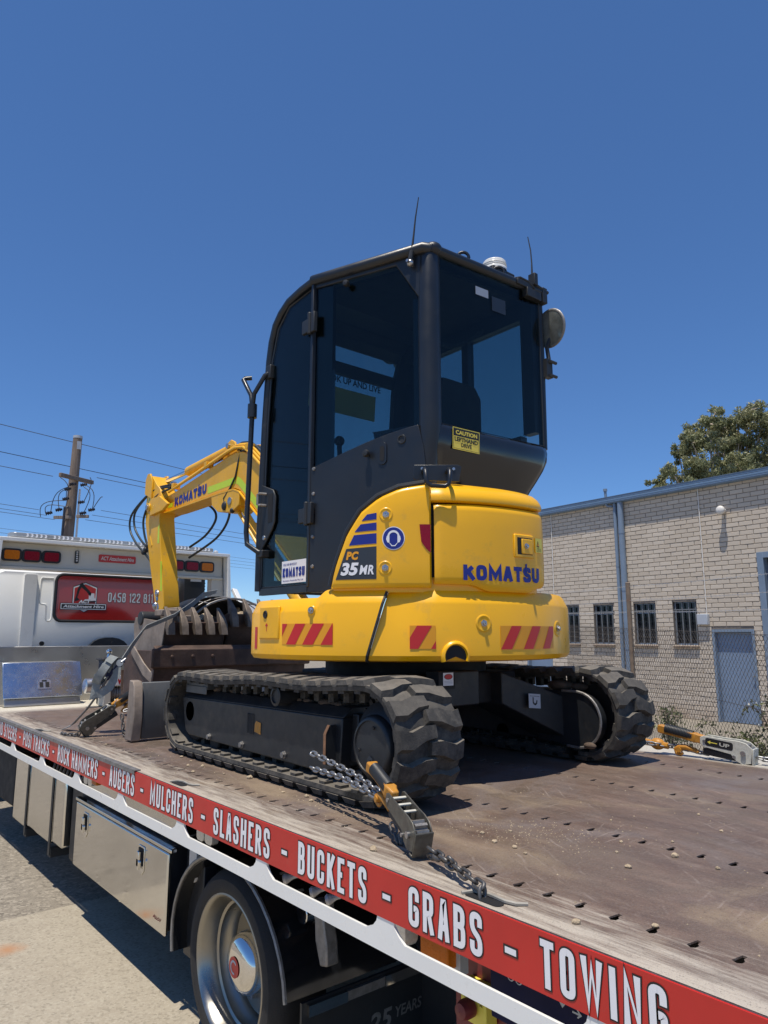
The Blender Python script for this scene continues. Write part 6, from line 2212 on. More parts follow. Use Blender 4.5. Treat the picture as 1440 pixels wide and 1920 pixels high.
def binder(A_, B_, label, body, up=V((0, 0, 1)), swing=.0, worn='UP', size=1.0, hook=True):
    """ratchet chain tensioner; A_ is the wheel end, B_ the handle tip"""
    A_, B_ = V(A_), V(B_)
    t = (B_ - A_).normalized()
    Ln = (B_ - A_).length
    sd = t.cross(up).normalized()
    u = sd.cross(t)
    root = thing('chain_binder', label, 'chain binder', A_)
    M_ = Matrix((t, sd, u)).transposed().to_4x4()
    M_.translation = A_
    k = Ln / .44
    M_ = M_ @ Matrix.Scale(k, 4)
    # local x along the tool, y across, z up
    plate = [(-.005, -.045), (.03, -.058), (.062, -.046), (.085, -.022), (.12, -.020), (.205, -.014), (.225, 0), (.225, .026), (.21, .036), (.10, .040), (.055, .044), (.02, .040), (-.008, .020)]
    for s in (-1, 1):
        b = MB(M_)
        b.prism([(x, s * .030 - .0025, z) for x, z in plate], (0, .005, 0))
        b.build('side_plate', body, root, bevel=.002)
    b = MB(M_)
    b.bx(-.014, -.008, -.034, .034, -.06, .022)
    b.bx(-.008, .012, -.034, .034, -.062, -.055)
    b.build('end_plate', body, root, bevel=.003)
    b = MB(M_)
    for x, z in ((.105, .020), (.145, .021), (.185, .022)):
        b = MB(M_)
        b.bx(x, x + .010, -.028, .028, z, z + .006)
        b.build('cross_bar', 'binder_pale', root, bevel=.001)
    b = MB(M_)
    for q_ in range(10):
        a = q_ * 2 * math.pi / 10
        b.prism([(.030 + r * math.cos(a + o), -.022, -.004 + r * math.sin(a + o)) for r, o in ((.028, -.3), (.040, -.12), (.040, .12), (.028, .3))], (0, .044, 0))
    b.cyl((.030, -.024, -.004), (.030, .024, -.004), .030, n=18)
    b.build('ratchet_wheel', 'steel_dull', root)
    for x, z, ln_, r_ in ((.030, -.006, .042, .011), (.068, -.030, .040, .007), (.205, .012, .036, .007)):
        b = MB(M_)
        b.cyl((x, -ln_, z), (x, ln_, z), r_, n=12)
        b.build('pin', 'steel', root)
    b = MB(M_)
    b.bx(.04, .215, -.020, .020, -.052, -.022)
    b.prism([(.07, -.018, -.05), (.20, -.018, -.035), (.20, -.018, -.018), (.07, -.018, -.02)], (0, .036, 0))
    b.build('bottom_shell', 'black_plastic', root, bevel=.006)
    # handle
    z0 = .012
    b = MB(M_)
    prof = [(.215, .014, .020), (.245, .018, .020), (.255, .024, .022), (.27, .020, .021), (.31, .016, .020), (.36, .015, .019), (.405, .017, .019), (.43, .022, .020), (.44, .019, .016)]
    b.loft([[V((x, -w_, z0 + swing * (x - .215) - h)), V((x, w_, z0 + swing * (x - .215) - h)), V((x, w_, z0 + swing * (x - .215) + h)), V((x, -w_, z0 + swing * (x - .215) + h))] for x, w_, h in prof])
    b.build('handle', 'yellow_grip', root, bevel=.005)
    b = MB(M_)
    for q_ in range(19):
        x = .272 + q_ * .0072
        b.tube([(x, .019 * math.cos(R(a)), z0 + swing * (x - .215) + .022 * math.sin(R(a)) + .004) for a in range(-30, 211, 24)], .0042, 5)
    b.build('grip', 'black_plastic', root)
    if worn:
        lmap = lambda a, bb, e: M_ @ V((a, -.0328 - e, bb))
        lb_ = decal('arrow_label', lmap, rrect(.075, .20, -.006, .030, .010, 3), 'black_vinyl', root, .0004)
        decal('arrow_print', lmap, [(.165, .010), (.165, .016), (.145, .016), (.145, .020), (.135, .013), (.145, .006), (.145, .010)] if False else [(.19, .012), (.176, .020), (.176, .014), (.145, .014), (.145, .010), (.176, .010), (.176, .004)], 'yellow_vinyl', root, .001)
        lettering('UP', lambda a, bb, e: M_ @ V((-a, -.0328 - e, bb)) if False else M_ @ V((.14 - (a), -.0328 - e, bb)), .005, .05, .004, .020, 'binder_pale', root, bold=.02, eps=.001)
    if hook:
        b = MB(M_)
        hp = [(.24, 0, -.05), (.26, 0, -.045), (.30, 0, -.040), (.335, 0, -.046), (.352, 0, -.060), (.345, 0, -.078), (.325, 0, -.080), (.315, 0, -.070)]
        b.tube(hp, [.008, .010, .013, .012, .011, .010, .009, .006], 8)
        b.cyl((.33, -.018, -.058), (.33, .018, -.058), .012, n=10)
        b.build('grab_hook', 'yellow_grip', root, smooth=60)
    return root

# near side tie-down
n0, n1 = V((1.337, 1.235, .952)), V((1.600, 2.335, 1.105))
ba, bb_ = V((1.425, 1.545, 1.010)), V((1.520, 1.895, 1.135))
chain([n0 + V((0, .005, -.012)), n0 + V((.006, .012, .022)), ba + V((-.01, -.04, -.02))], 'dark steel chain from the slot in the bed edge up to the near chain binder', 'chain_dark', scale=1.12)
chain([n0 + V((.03, .14, .05)), n0 + V((.062, .175, .025)), n0 + V((.075, .24, .028)), ba + V((.0, -.03, -.045))], 'short slack tail of dark chain curled under the lower end of the near binder', 'chain_dark', scale=1.05)
binder(ba, bb_, 'grey-green chain binder with yellow handle and black grip beside the near track', 'binder_grey', worn=None)
hk = V((1.508, 1.83, 1.055))
chain([hk, hk.lerp(n1, .5) + V((-.01, 0, -.004)), n1 + V((-.02, -.012, -.035))], 'bright galvanised chain from yellow hook to near track frame, strand on the left', 'chain')
chain([hk + V((.035, -.02, -.012)), hk.lerp(n1, .5) + V((.03, -.01, .006)), n1 + V((-.012, .0, .018))], 'bright galvanised chain from yellow hook to near track frame, strand nearest the tread', 'chain')
chain([ba + V((.06, .20, -.01)), ba + V((.05, .16, -.06)), ba + V((.045, .13, -.085)), ba + V((.055, .155, -.03))], 'small loop of chain hanging under the middle of the near binder', 'chain_dark')

# far side tie-down
fa, fb = V((3.64, 1.60, 1.005)), V((3.60, 2.06, 1.055))
binder(fa, fb, 'pale chain binder with orange handle and arrow label at the far edge of the bed', 'binder_pale', swing=.05)
chain([V((3.70, 1.15, .955)), V((3.69, 1.40, .965)), fa + V((0, -.02, -.02))], 'galvanised chain running from the pale far binder off the right edge of the picture', 'chain')
chain([V((3.72, 1.12, .96)), V((3.72, 1.36, .970)), fa + V((.03, -.03, -.03))], 'second strand of galvanised chain beyond the first at the far binder', 'chain_dark')
chain([fa + V((0, .22, -.035)), fa + V((-.03, .38, -.012)), V((3.40, 2.24, 1.03))], 'galvanised chain from the pale far binder to the yellow hook at the far track', 'chain')
b = MB()
b.ball((3.585, 2.06, 1.0), .030, 10, (1, 1.3, 1))
b.tube([(3.585, 2.0, .995), (3.58, 2.08, 1.0), (3.56, 2.13, 1.01)], .016, 8)
tag(b.build('grab_hook', 'yellow_grip', None), 'yellow chain hook half hidden behind the far track tread', 'hook')

# front left tie-down
ga, gb = V((1.455, 4.62, 1.000)), V((1.790, 4.50, 1.240))
binder(ga, gb, 'dirty grey chain binder with yellow handle hooked to the blade end', 'binder_grey', up=V((0, -.25, 1)), worn=None)
chain([V((1.40, 4.84, .956)), V((1.40, 4.74, .958)), V((1.425, 4.68, .960)), V((1.44, 4.63, .965)), V((1.448, 4.60, 1.01))], 'dark chain lying on the bed edge under the dirty binder', 'chain_dark')
chain([V((1.65, 4.50, 1.08)), V((1.652, 4.48, 1.03)), V((1.65, 4.46, .975)), V((1.665, 4.44, .957))], 'chain tail hanging down from the dirty binder to the bed', 'chain_dark')
chain([V((1.66, 4.50, 1.10)), V((1.73, 4.47, 1.12)), V((1.79, 4.42, 1.15)), V((1.70, 4.40, 1.14))], 'bright chain knotted over the top of the blade end', 'chain')
chain([V((1.56, 4.58, 1.10)), V((1.58, 4.57, 1.13)), V((1.61, 4.55, 1.12)), V((1.63, 4.54, 1.15)), V((1.60, 4.56, 1.08))], 'chain slack piled on the dirty binder', 'chain')

# ratchet strap with its rolled-up tail
st = thing('ratchet_strap', 'grey ratchet strap with a rolled coil pulled from the bed up over the buckets', 'strap', (1.5, 4.9, .95))
def ribbon(pts, wdir, wd, th, nm, m):
    wdir = V(wdir)
    b = MB()
    P = [V(p) for p in pts]
    rg = []
    for i, p in enumerate(P):
        t = (P[min(i + 1, len(P) - 1)] - P[max(i - 1, 0)]).normalized()
        w_ = (wdir - t * wdir.dot(t)).normalized() * wd / 2
        n_ = t.cross(w_).normalized() * th / 2
        rg.append([p - w_ - n_, p + w_ - n_, p + w_ + n_, p - w_ + n_])
    b.loft(rg)
    return b.build(nm, m, st)
wd_ = (.80, -.55, .1)
ribbon([(1.475, 5.05, .955), (1.50, 4.95, .99), (1.55, 4.85, 1.09), (1.60, 4.78, 1.20), (1.64, 4.74, 1.30)], (.64, .77, .1), .045, .004, 'strap_tail', 'strap')
ribbon([(1.71, 4.72, 1.395), (1.80, 4.80, 1.49), (1.955, 4.98, 1.612), (2.20, 5.08, 1.70), (2.50, 5.42, 1.80), (2.75, 5.75, 1.90), (3.0, 6.0, 1.95)], (.64, .77, 0), .045, .004, 'strap_run', 'strap')
b_ = []
cc = V((1.605, 4.72, 1.335))
ax_u = V((.62, -.35, .62)).normalized()
ax_v = V((-.45, .15, .62)).normalized()
pts = []
for k in range(78):
    a = k * .36
    r = .030 + .00075 * k
    pts.append(cc + V((.50, .86, -.1)).normalized() * r * .9 * math.cos(a) + V((.45, -.25, .85)).normalized() * r * 1.25 * math.sin(a))
ribbon(pts, (.80, -.52, -.35), .050, .0030, 'strap_coil', 'strap')
ribbon([cc + V((.06, -.04, .06)), cc + V((.055, -.06, -.02)), cc + V((.02, -.05, -.10)), cc + V((-.04, -.02, -.15)), cc + V((-.06, 0, -.17)), cc + V((-.05, .0, -.10)), cc + V((-.04, .0, -.02))], (.80, -.52, -.35), .050, .004, 'strap_coil', 'strap')
b = MB()
b.frame_box((1.64, 4.68, 1.30), (.06, -.02, .09), (.03, .045, 0), (-.02, .0, .02))
b.frame_box((1.63, 4.74, 1.27), (.06, -.02, .09), (.012, .012, 0), (-.02, .0, .035))
b.build('ratchet_frame', 'navy_steel', st, bevel=.004)
b = MB()
b.cyl((1.675, 4.66, 1.385), (1.71, 4.73, 1.385), .022, n=14)
b.tube([(1.68, 4.65, 1.39), (1.71, 4.66, 1.41), (1.735, 4.70, 1.41), (1.72, 4.74, 1.39)], .006, 6)
b.build('ratchet_spool', 'steel', st)

# ================================================================== brick building
WP, WD = V((15.4, 6.95, 0)), V((.087, .9962, 0)).normalized()
WN = V((-WD.y, WD.x, 0))
BB = thing('brick_building', 'grey brick industrial building with blue doors, barred windows and blue roof edge', 'building', WP + V((0, 0, -.27)))
def wl_(s, z, o=0.0):
    return WP + WD * s + WN * o + V((0, 0, z))
def wbox(b, s0, s1, z0, z1, o0, o1):
    return b.frame_box(wl_(s0, z0, o0), WD * (s1 - s0), WN * (o1 - o0), V((0, 0, z1 - z0)))
S0, S1, Z0, Z1 = -3.2, 9.0, -.27, 4.83
opens = [(-.43, .495, Z0, 1.67), (-2.9, -.62, Z0, 3.24), (.81, 1.40, 1.33, 2.29), (1.84, 2.44, 1.33, 2.29), (3.03, 3.63, 1.33, 2.29), (4.09, 4.69, 1.33, 2.29), (5.05, 5.97, Z0, 1.67)]
# backing wall (mortar) cut round the openings
b = MB()
ss = sorted({S0, S1} | {o[0] for o in opens} | {o[1] for o in opens})
for sa, sb in zip(ss, ss[1:]):
    zc = [(o[2], o[3]) for o in opens if o[0] <= sa + 1e-6 and o[1] >= sb - 1e-6]
    z = Z0
    for za, zb in sorted(zc):
        if za > z:
            wbox(b, sa, sb, z, za, -.20, -.009)
        z = zb
    wbox(b, sa, sb, z, Z1 + .1, -.20, -.009)
b.build('mortar_wall', 'mortar', BB, smooth=None)
MB().add([wl_(S0, Z0, -6), wl_(S1, Z0, -6), wl_(S1, Z1, -6), wl_(S0, Z1, -6)], [(0, 1, 2, 3)])
b = MB()
wbox(b, S1 - .2, S1, Z0, Z1, -12, -.2)
wbox(b, S0, S0 + .2, Z0, Z1, -12, -.2)
wbox(b, S0 + .2, S1 - .2, Z0, Z1, -12.2, -12)
b.build('rear_wall', 'mortar', BB)
BL, BH, JT = .30, .10, .010
bricks = []
q3 = random.Random(5)
nz = int(round((Z1 - Z0) / BH))
for j in range(nz):
    z0 = Z0 + j * BH + JT / 2
    z1 = z0 + BH - JT
    off = 0 if j % 2 else BL / 2
    k = math.floor((S0 - off) / BL)
    s = off + k * BL
    while s < S1:
        segs = [(max(s + JT / 2, S0), min(s + BL - JT / 2, S1))]
        for o in opens:
            if z1 > o[2] + .02 and z0 < o[3] - .02:
                ns = []
                for a_, c_ in segs:
                    if c_ <= o[0] or a_ >= o[1]:
                        ns.append((a_, c_))
                    else:
                        if a_ < o[0] - .03:
                            ns.append((a_, o[0] - .003))
                        if c_ > o[1] + .03:
                            ns.append((o[1] + .003, c_))
                segs = ns
        for a_, c_ in segs:
            if c_ - a_ > .02:
                bricks.append((a_, c_, z0, z1))
        s += BL
def brick_geo(L_, H_, tone, pr):
    c = .006
    e = lambda: q3.uniform(-.0015, .0015)
    vs = [V((0, 0, 0)), V((L_, 0, 0)), V((L_, 0, H_)), V((0, 0, H_)), V((c + e(), pr, c + e())), V((L_ - c + e(), pr, c + e())), V((L_ - c + e(), pr, H_ - c + e())), V((c + e(), pr, H_ - c + e()))]
    fs = [(4, 5, 6, 7), (0, 1, 5, 4), (1, 2, 6, 5), (2, 3, 7, 6), (3, 0, 4, 7)]
    return vs, fs
WM = Matrix((WD, WN, V((0, 0, 1)))).transposed()
def brick_mesh(parts):
    me = bpy.data.meshes.new('brick')
    vs, fs, tn = [], [], []
    for v_, f_, t_ in parts:
        o = len(vs)
        vs += [tuple(p) for p in v_]
        fs += [tuple(i + o for i in f) for f in f_]
        tn += [t_] * len(v_)
    me.from_pydata(vs, [], fs)
    at = me.attributes.new('tone', 'FLOAT', 'POINT')
    at.data.foreach_set('value', tn)
    me.materials.append(MT['brick'])
    return me
camp = V((0, 0, 1.567))
def inview(s, z):
    return -1.05 < s < 5.3 and not (.2 < z < .5 and s > 5)
order = sorted(bricks, key=lambda k: (0 if inview(k[0], k[2]) else 50) + (wl_(k[0], k[2]) - camp).length - (k[1] - k[0]) * .8)
near = set(order[:300])
shared = {}
rest = []
for bk in bricks:
    a_, c_, z0, z1 = bk
    L_ = round(c_ - a_, 3)
    if bk in near:
        key = (L_, q3.randrange(8))
        if key not in shared:
            v_, f_ = brick_geo(L_, z1 - z0, 0, .010 + q3.uniform(-.002, .003))
            shared[key] = brick_mesh([([WM @ p for p in v_], f_, q3.random())])
        o = bpy.data.objects.new('brick', shared[key])
        COL.objects.link(o)
        o.location = wl_(a_, z0, -.010)
        o.parent = BB
        o.matrix_parent_inverse = Matrix.Translation(-BB.location)
    else:
        v_, f_ = brick_geo(L_, z1 - z0, 0, .010 + q3.uniform(-.002, .003))
        rest.append(([WM @ p + wl_(a_, z0, -.010) for p in v_], f_, q3.random()))
o = bpy.data.objects.new('brickwork', brick_mesh(rest))
COL.objects.link(o)
adopt(o, BB)
o['kind'] = 'stuff'
# roof edge: gutter with ribs and roof sheet
b = MB()
gp_ = [(.002, 4.785), (.135, 4.790), (.150, 4.80), (.158, 4.825), (.150, 4.838), (.158, 4.850), (.158, 4.88), (.150, 4.893), (.158, 4.905), (.158, 4.932), (.168, 4.958), (.150, 4.964), (.002, 4.95)]
b.loft([[wl_(s, z, o) for o, z in gp_] for s in (S0 - .2, S1 + .2)])
b.build('gutter', 'gutter_blue', BB, smooth=20)
b = MB()
b.frame_box(wl_(S0 - .2, 4.93, 0), WD * (S1 - S0 + .4), -WN * 12.4, V((0, 0, .03)))
b.build('roof', 'roofing', BB)
# vent stub, downpipes
b = MB()
b.tube([wl_(2.98, 4.76, .10), wl_(2.98, 5.10, .12), wl_(2.98, 5.16, .12)], .035, 10)
b.cyl(wl_(2.98, 5.12, .12), wl_(2.98, 5.18, .12), .05, n=12)
b.tube([wl_(2.98, 4.76, .10), wl_(2.93, 4.73, .08), wl_(2.85, 4.72, .05)], .03, 8)
b.build('rainhead_spigot', 'blue_trim', BB, smooth=60)
b = MB()
b.cyl(wl_(2.60, 4.785, .070), wl_(2.60, Z0, .070), .072, n=20)
for z in (4.0, 2.6, 1.2):
    b.cyl(wl_(2.60, z, .070), wl_(2.60, z + .05, .070), .078, n=20)
b.build('downpipe', 'blue_trim', BB, smooth=60)
b = MB()
b.cyl(wl_(2.775, 4.785, .05), wl_(2.775, Z0, .05), .046, n=16)
for z in (3.2, 1.6):
    b.cyl(wl_(2.775, z, .05), wl_(2.775, z + .04, .05), .051, n=16)
b.build('downpipe', 'blue_trim', BB, smooth=60)
for s, z0 in ((.56, 1.99), (4.89, 1.4)):
    b = MB()
    b.cyl(wl_(s, 4.80, .020), wl_(s, z0, .020), .0125, n=8)
    for z in (4.3, 3.6, 2.9, 2.3):
        b.cyl(wl_(s, z, .020), wl_(s, z + .03, .020), .017, n=8)
    b.build('conduit', 'pipe_cream', BB, smooth=60)
b = MB()
wbox(b, .515, .765, 1.77, 2.0, .002, .095)
b.build('junction_box', 'grey_box', BB, bevel=.01)
b = MB()
c = wl_(-.01, 4.205, 0)
b.lathe([(.05, .0), (.055, .10), (.072, .115), (.095, .14), (.098, .165), (.085, .19), (.05, .208), (.001, .212)], c, WN, 28)
b.build('wall_lamp', 'pipe_cream', BB, smooth=60)
# windows
for s0, s1 in ((.81, 1.40), (1.84, 2.44), (3.03, 3.63), (4.09, 4.69)):
    wn_ = MB()
    for a_, c_, za, zb in ((s0, s0 + .03, 1.33, 2.29), (s1 - .03, s1, 1.33, 2.29), (s0 + .03, s1 - .03, 2.26, 2.29), (s0 + .03, s1 - .03, 1.33, 1.36), (s0 + .03, s1 - .03, 2.05, 2.075)):
        wbox(wn_, a_, c_, za, zb, -.12, -.085)
    wo_ = wn_.build('window', 'blue_trim', BB)
    b = MB()
    wbox(b, s0 + .03, s1 - .03, 1.36, 2.26, -.115, -.108)
    b.build('pane', 'win_glass', wo_)
    for k in range(4):
        b = MB()
        s = s0 + .05 + (s1 - s0 - .10) * k / 3
        wbox(b, s - .012, s + .012, 1.345, 2.285, -.060, -.040)
        b.build('window_bar', 'window_steel', wo_)
    b = MB()
    wbox(b, s0 + .01, s1 - .01, 2.10, 2.125, -.0395, -.030)
    b.build('window_crossbar', 'window_steel', wo_)
    for k in range(5):
        b = MB()
        a_ = s0 - .02 + (s1 - s0 + .04) * k / 5
        b.frame_box(wl_(a_ + .004, 1.285, -.10), WD * ((s1 - s0 + .04) / 5 - .008), WN * .155 + V((0, 0, -.022)), V((0, 0, .040)))
        b.build('sill_brick', 'post', wo_, bevel=.004)
# doors
for s0, s1 in ((-.43, .495), (5.05, 5.97)):
    b = MB()
    for a_, c_, za, zb in ((s0, s0 + .055, Z0, 1.665), (s1 - .055, s1, Z0, 1.665), (s0 + .055, s1 - .055, 1.61, 1.665)):
        wbox(b, a_, c_, za, zb, -.16, .004)
    fr_ = b.build('door_frame', 'blue_trim', BB, bevel=.004)
    b = MB()
    wbox(b, s0 + .058, s1 - .058, Z0 + .01, 1.605, -.14, -.10)
    dr_ = b.build('door', 'blue_door', BB, bevel=.004)
    b = MB()
    c = wl_(s0 + .10, .72, -.10)
    b.lathe([(.02, 0), (.02, .012), (.012, .02), (.012, .04), (.026, .045), (.026, .06), (.001, .064)], c, WN, 14)
    b.build('door_knob', 'steel', dr_, smooth=60)
b = MB()
for a_, c_, za, zb in ((-.75, -.62, Z0, 3.24), (-2.9, -2.77, Z0, 3.24), (-2.77, -.75, 3.12, 3.24)):
    wbox(b, a_, c_, za, zb, -.18, .012)
b.build('roller_door_frame', 'blue_trim', BB, bevel=.004)
b = MB()
wbox(b, -2.77, -.75, Z0, 3.12, -.19, -.17)
b.build('doorway_shade', 'dark_room', BB)  # shade inside the open doorway, put in as a dark sheet

# ================================================================== chain link fence
FN = thing('chain_link_fence', 'rusty chain link fence with three barbed wires in front of the brick building', 'fence', (9.9, 6.05, -.25))
F0, F1 = V((7.05, 2.55, 0)), V((12.3, 8.95, 0))
fd_ = (F1 - F0).normalized()
FL = (F1 - F0).length
def fz(s):
    return -.02 + gz((F0 + fd_ * s).x)
def ft(s):
    return 1.545 + .105 * s / 4.46
b = MB()
dw = .0375
nst = int(FL / dw)
for i in range(nst):
    for sgn in (1, -1):
        # each wire zigzags upward
        pass
rows_ = 24
pts_ = []
for i in range(0, nst, 1):
    zig = []
    s = i * dw
    zt = ft(s)
    zb = fz(s)
    n_ = 44
    for k in range(n_ + 1):
        z = zb + (zt - zb) * k / n_
        ss_ = s + (dw if (k + i) % 2 else 0)
        p = F0 + fd_ * ss_
        zig.append(V((p.x + (.003 if k % 2 else -.003), p.y, z)))
    b.tube(zig, .0026, 3, caps=False)
o = b.build('mesh_wire', 'wire', FN, smooth=None)
o['kind'] = 'stuff'
b = MB()
for k in range(nst):
    s = k * dw
    p = F0 + fd_ * s
    z = ft(s)
    if k % 2 == 0:
        b.tube([V((p.x, p.y, z)), V((p.x + fd_.x * .012, p.y + fd_.y * .012, z + .035))], .0016, 3)
b.tube([F0 + fd_ * (FL * k / 20) + V((0, 0, ft(FL * k / 20))) for k in range(21)], .003, 5)
b.tube([F0 + fd_ * (FL * k / 20) + V((0, 0, ft(FL * k / 20) - .75)) for k in range(21)], .0025, 5)
b.build('strain_wire', 'wire', FN)
for s in (-.02, 4.47):
    p = F0 + fd_ * s
    b = MB()
    b.cyl((p.x, p.y, gz(p.x) - .1), (p.x - .01, p.y, 2.34 if s > 4 else 2.2), .036, n=16)
    b.ball((p.x - .01, p.y, 2.34 if s > 4 else 2.2), .038, 10, (1, 1, .4))
    b.build('fence_post', 'post', FN, smooth=60)
for (za, zb) in ((2.14, 2.29), (1.965, 2.075), (1.80, 1.90)):
    b = MB()
    zz = lambda s: za + (zb - za) * s / 4.46
    b.tube([F0 + fd_ * s + V((0, 0, zz(s) - .012 * math.sin(math.pi * (s % 4.46) / 4.46))) for s in [FL * k / 40 for k in range(41)]], .0026, 4)
    s = .05
    while s < FL:
        p = F0 + fd_ * s + V((0, 0, zz(s) - .012 * math.sin(math.pi * (s % 4.46) / 4.46)))
        b.tube([p + V((-.01, 0, .014)), p + V((.01, 0, -.014))], .0018, 3)
        b.tube([p + V((.008, .008, .014)), p + V((-.008, -.008, -.014))], .0018, 3)
        s += .10
    b.build('barbed_wire', 'barb', FN)

# ================================================================== plants
def leafmesh(leaves, name, m):
    """leaves: list of (centre, direction, normal, length, width, tone)"""
    vs, fs, tn = [], [], []
    for c, d_, n_, L_, w_, t_ in leaves:
        sd = d_.cross(n_).normalized() * w_
        o = len(vs)
        vs += [tuple(c - d_ * L_ * .5), tuple(c + sd * .5 + n_ * w_ * .12), tuple(c + d_ * L_ * .5), tuple(c - sd * .5 + n_ * w_ * .12)]
        fs += [(o, o + 1, o + 2), (o, o + 2, o + 3)]
        tn += [t_] * 4
    me = bpy.data.meshes.new(name)
    me.from_pydata(vs, [], fs)
    at = me.attributes.new('tone', 'FLOAT', 'POINT')
    at.data.foreach_set('value', tn)
    me.materials.append(MT[m])
    return me
def rdir(q_):
    while True:
        v = V((q_.uniform(-1, 1), q_.uniform(-1, 1), q_.uniform(-1, 1)))
        if .05 < v.length < 1:
            return v.normalized()
qt = random.Random(21)
TR = thing('gum_tree', 'tall spreading gum tree with olive foliage behind the brick building roof', 'tree', (25.5, 11.0, -.27))
trunk = MB()
base = V((25.9, 11.2, -.27))
fork = base + V((-.5, .3, 4.6))
trunk.tube([base, base + V((-.1, .05, 1.5)), base + V((-.3, .2, 3.2)), fork], [.42, .36, .32, .29], 12)
trunk.build('trunk', 'bark', TR, smooth=60)
# clump centres worked out across the crown: left low spur, left middle head, tall right side
def tp(u, d_, z):
    # u metres to the right of the crown centre as seen across the truck, d_ metres away
    rt = V((.768, -.640, 0))
    aw = V((.640, .768, 0))
    return V((25.3, 11.0, 0)) + rt * u + aw * d_ + V((0, 0, z))
clumps = []
spec = [(-4.6, 6.4, .6), (-4.3, 7.0, .6), (-4.1, 6.1, .7), (-3.7, 7.35, .7), (-3.3, 6.6, .9), (-2.9, 7.4, .9), (-2.5, 6.6, .9), (-3.35, 8.75, .62), (-3.1, 8.35, .65), (-2.75, 8.6, .55), (-2.3, 8.25, .55), (-1.9, 8.35, .5), (-1.7, 7.3, .9), (-1.5, 6.5, .9), (-.9, 7.4, .95), (-.6, 6.6, .9), (-.0, 7.3, .9), (.4, 6.6, .9), (.8, 7.5, .8), (-1.95, 9.5, .6), (-1.5, 9.85, .7), (-1.0, 9.6, .7), (-1.3, 9.15, .6), (-.6, 9.95, .7), (-.1, 9.6, .8), (.3, 10.2, .8), (.7, 9.5, .8), (.2, 8.9, .7), (.9, 8.6, .7), (1.2, 10.0, .9), (1.6, 9.2, .9), (1.9, 10.3, .9), (2.2, 8.6, .9), (1.5, 8.0, .8), (2.6, 9.6, .9), (3.2, 9.0, 1.0), (3.3, 10.2, .8), (2.8, 7.6, .9), (1.7, 6.8, .9), (3.8, 8.0, .9), (4.2, 9.2, .9), (.0, 5.6, .9), (-1.4, 5.4, .9), (-2.8, 5.5, .8), (1.6, 5.6, .9), (3.2, 6.2, .9)]
leaves = []
limb = MB()
spec = [(u * .52 - .02, 6.6 + (z - 6.4) * .72, r * .66) for u, z, r in spec] + [(u, z, .62) for u, z in ((2.4, 8.9), (2.9, 8.2), (2.6, 7.4), (3.3, 8.9), (3.8, 8.0), (3.4, 7.2), (4.3, 7.5), (2.9, 6.4), (4.2, 6.6), (1.0, 6.2), (2.0, 6.6), (-.2, 6.4), (-1.2, 6.3), (-2.1, 6.4))]
for u, z, r in spec:
    for rep in range(2):
        c = tp(u + qt.uniform(-.25, .25), qt.uniform(-1.9, 1.6) if rep else qt.uniform(-.9, .8), z * 1.0 - .03 + qt.uniform(-.15, .15))
        if rep == 0:
            mid = fork.lerp(c, .5) + V((qt.uniform(-.4, .4), qt.uniform(-.4, .4), qt.uniform(-.5, .2)))
            limb.tube([fork + V((qt.uniform(-.1, .1), qt.uniform(-.1, .1), qt.uniform(-.8, 0))), mid, c], [.07, .045, .015], 6)
        nsub = int(13 * r)
        for k in range(nsub):
            d_ = rdir(qt)
            d_.z *= .75
            cc_ = c + d_ * r * qt.uniform(.45, 1.0)
            limb.tube([c, cc_], [.022, .006], 4) if k % 2 == 0 else None
            sr = r * qt.uniform(.28, .46)
            for j in range(95):
                e_ = rdir(qt)
                p = cc_ + e_ * sr * qt.uniform(.3, 1.0)
                dd = (V((qt.uniform(-1, 1), qt.uniform(-1, 1), qt.uniform(-1.6, .3)))).normalized()
                nn_ = (e_ * .5 + rdir(qt) * .8 + V((0, 0, .4))).normalized()
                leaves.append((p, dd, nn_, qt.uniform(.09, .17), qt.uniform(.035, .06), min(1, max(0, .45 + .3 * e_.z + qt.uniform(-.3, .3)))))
limb.build('limb', 'bark', TR, smooth=60)
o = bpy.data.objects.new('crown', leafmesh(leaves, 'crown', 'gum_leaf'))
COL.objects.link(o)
adopt(o, TR)
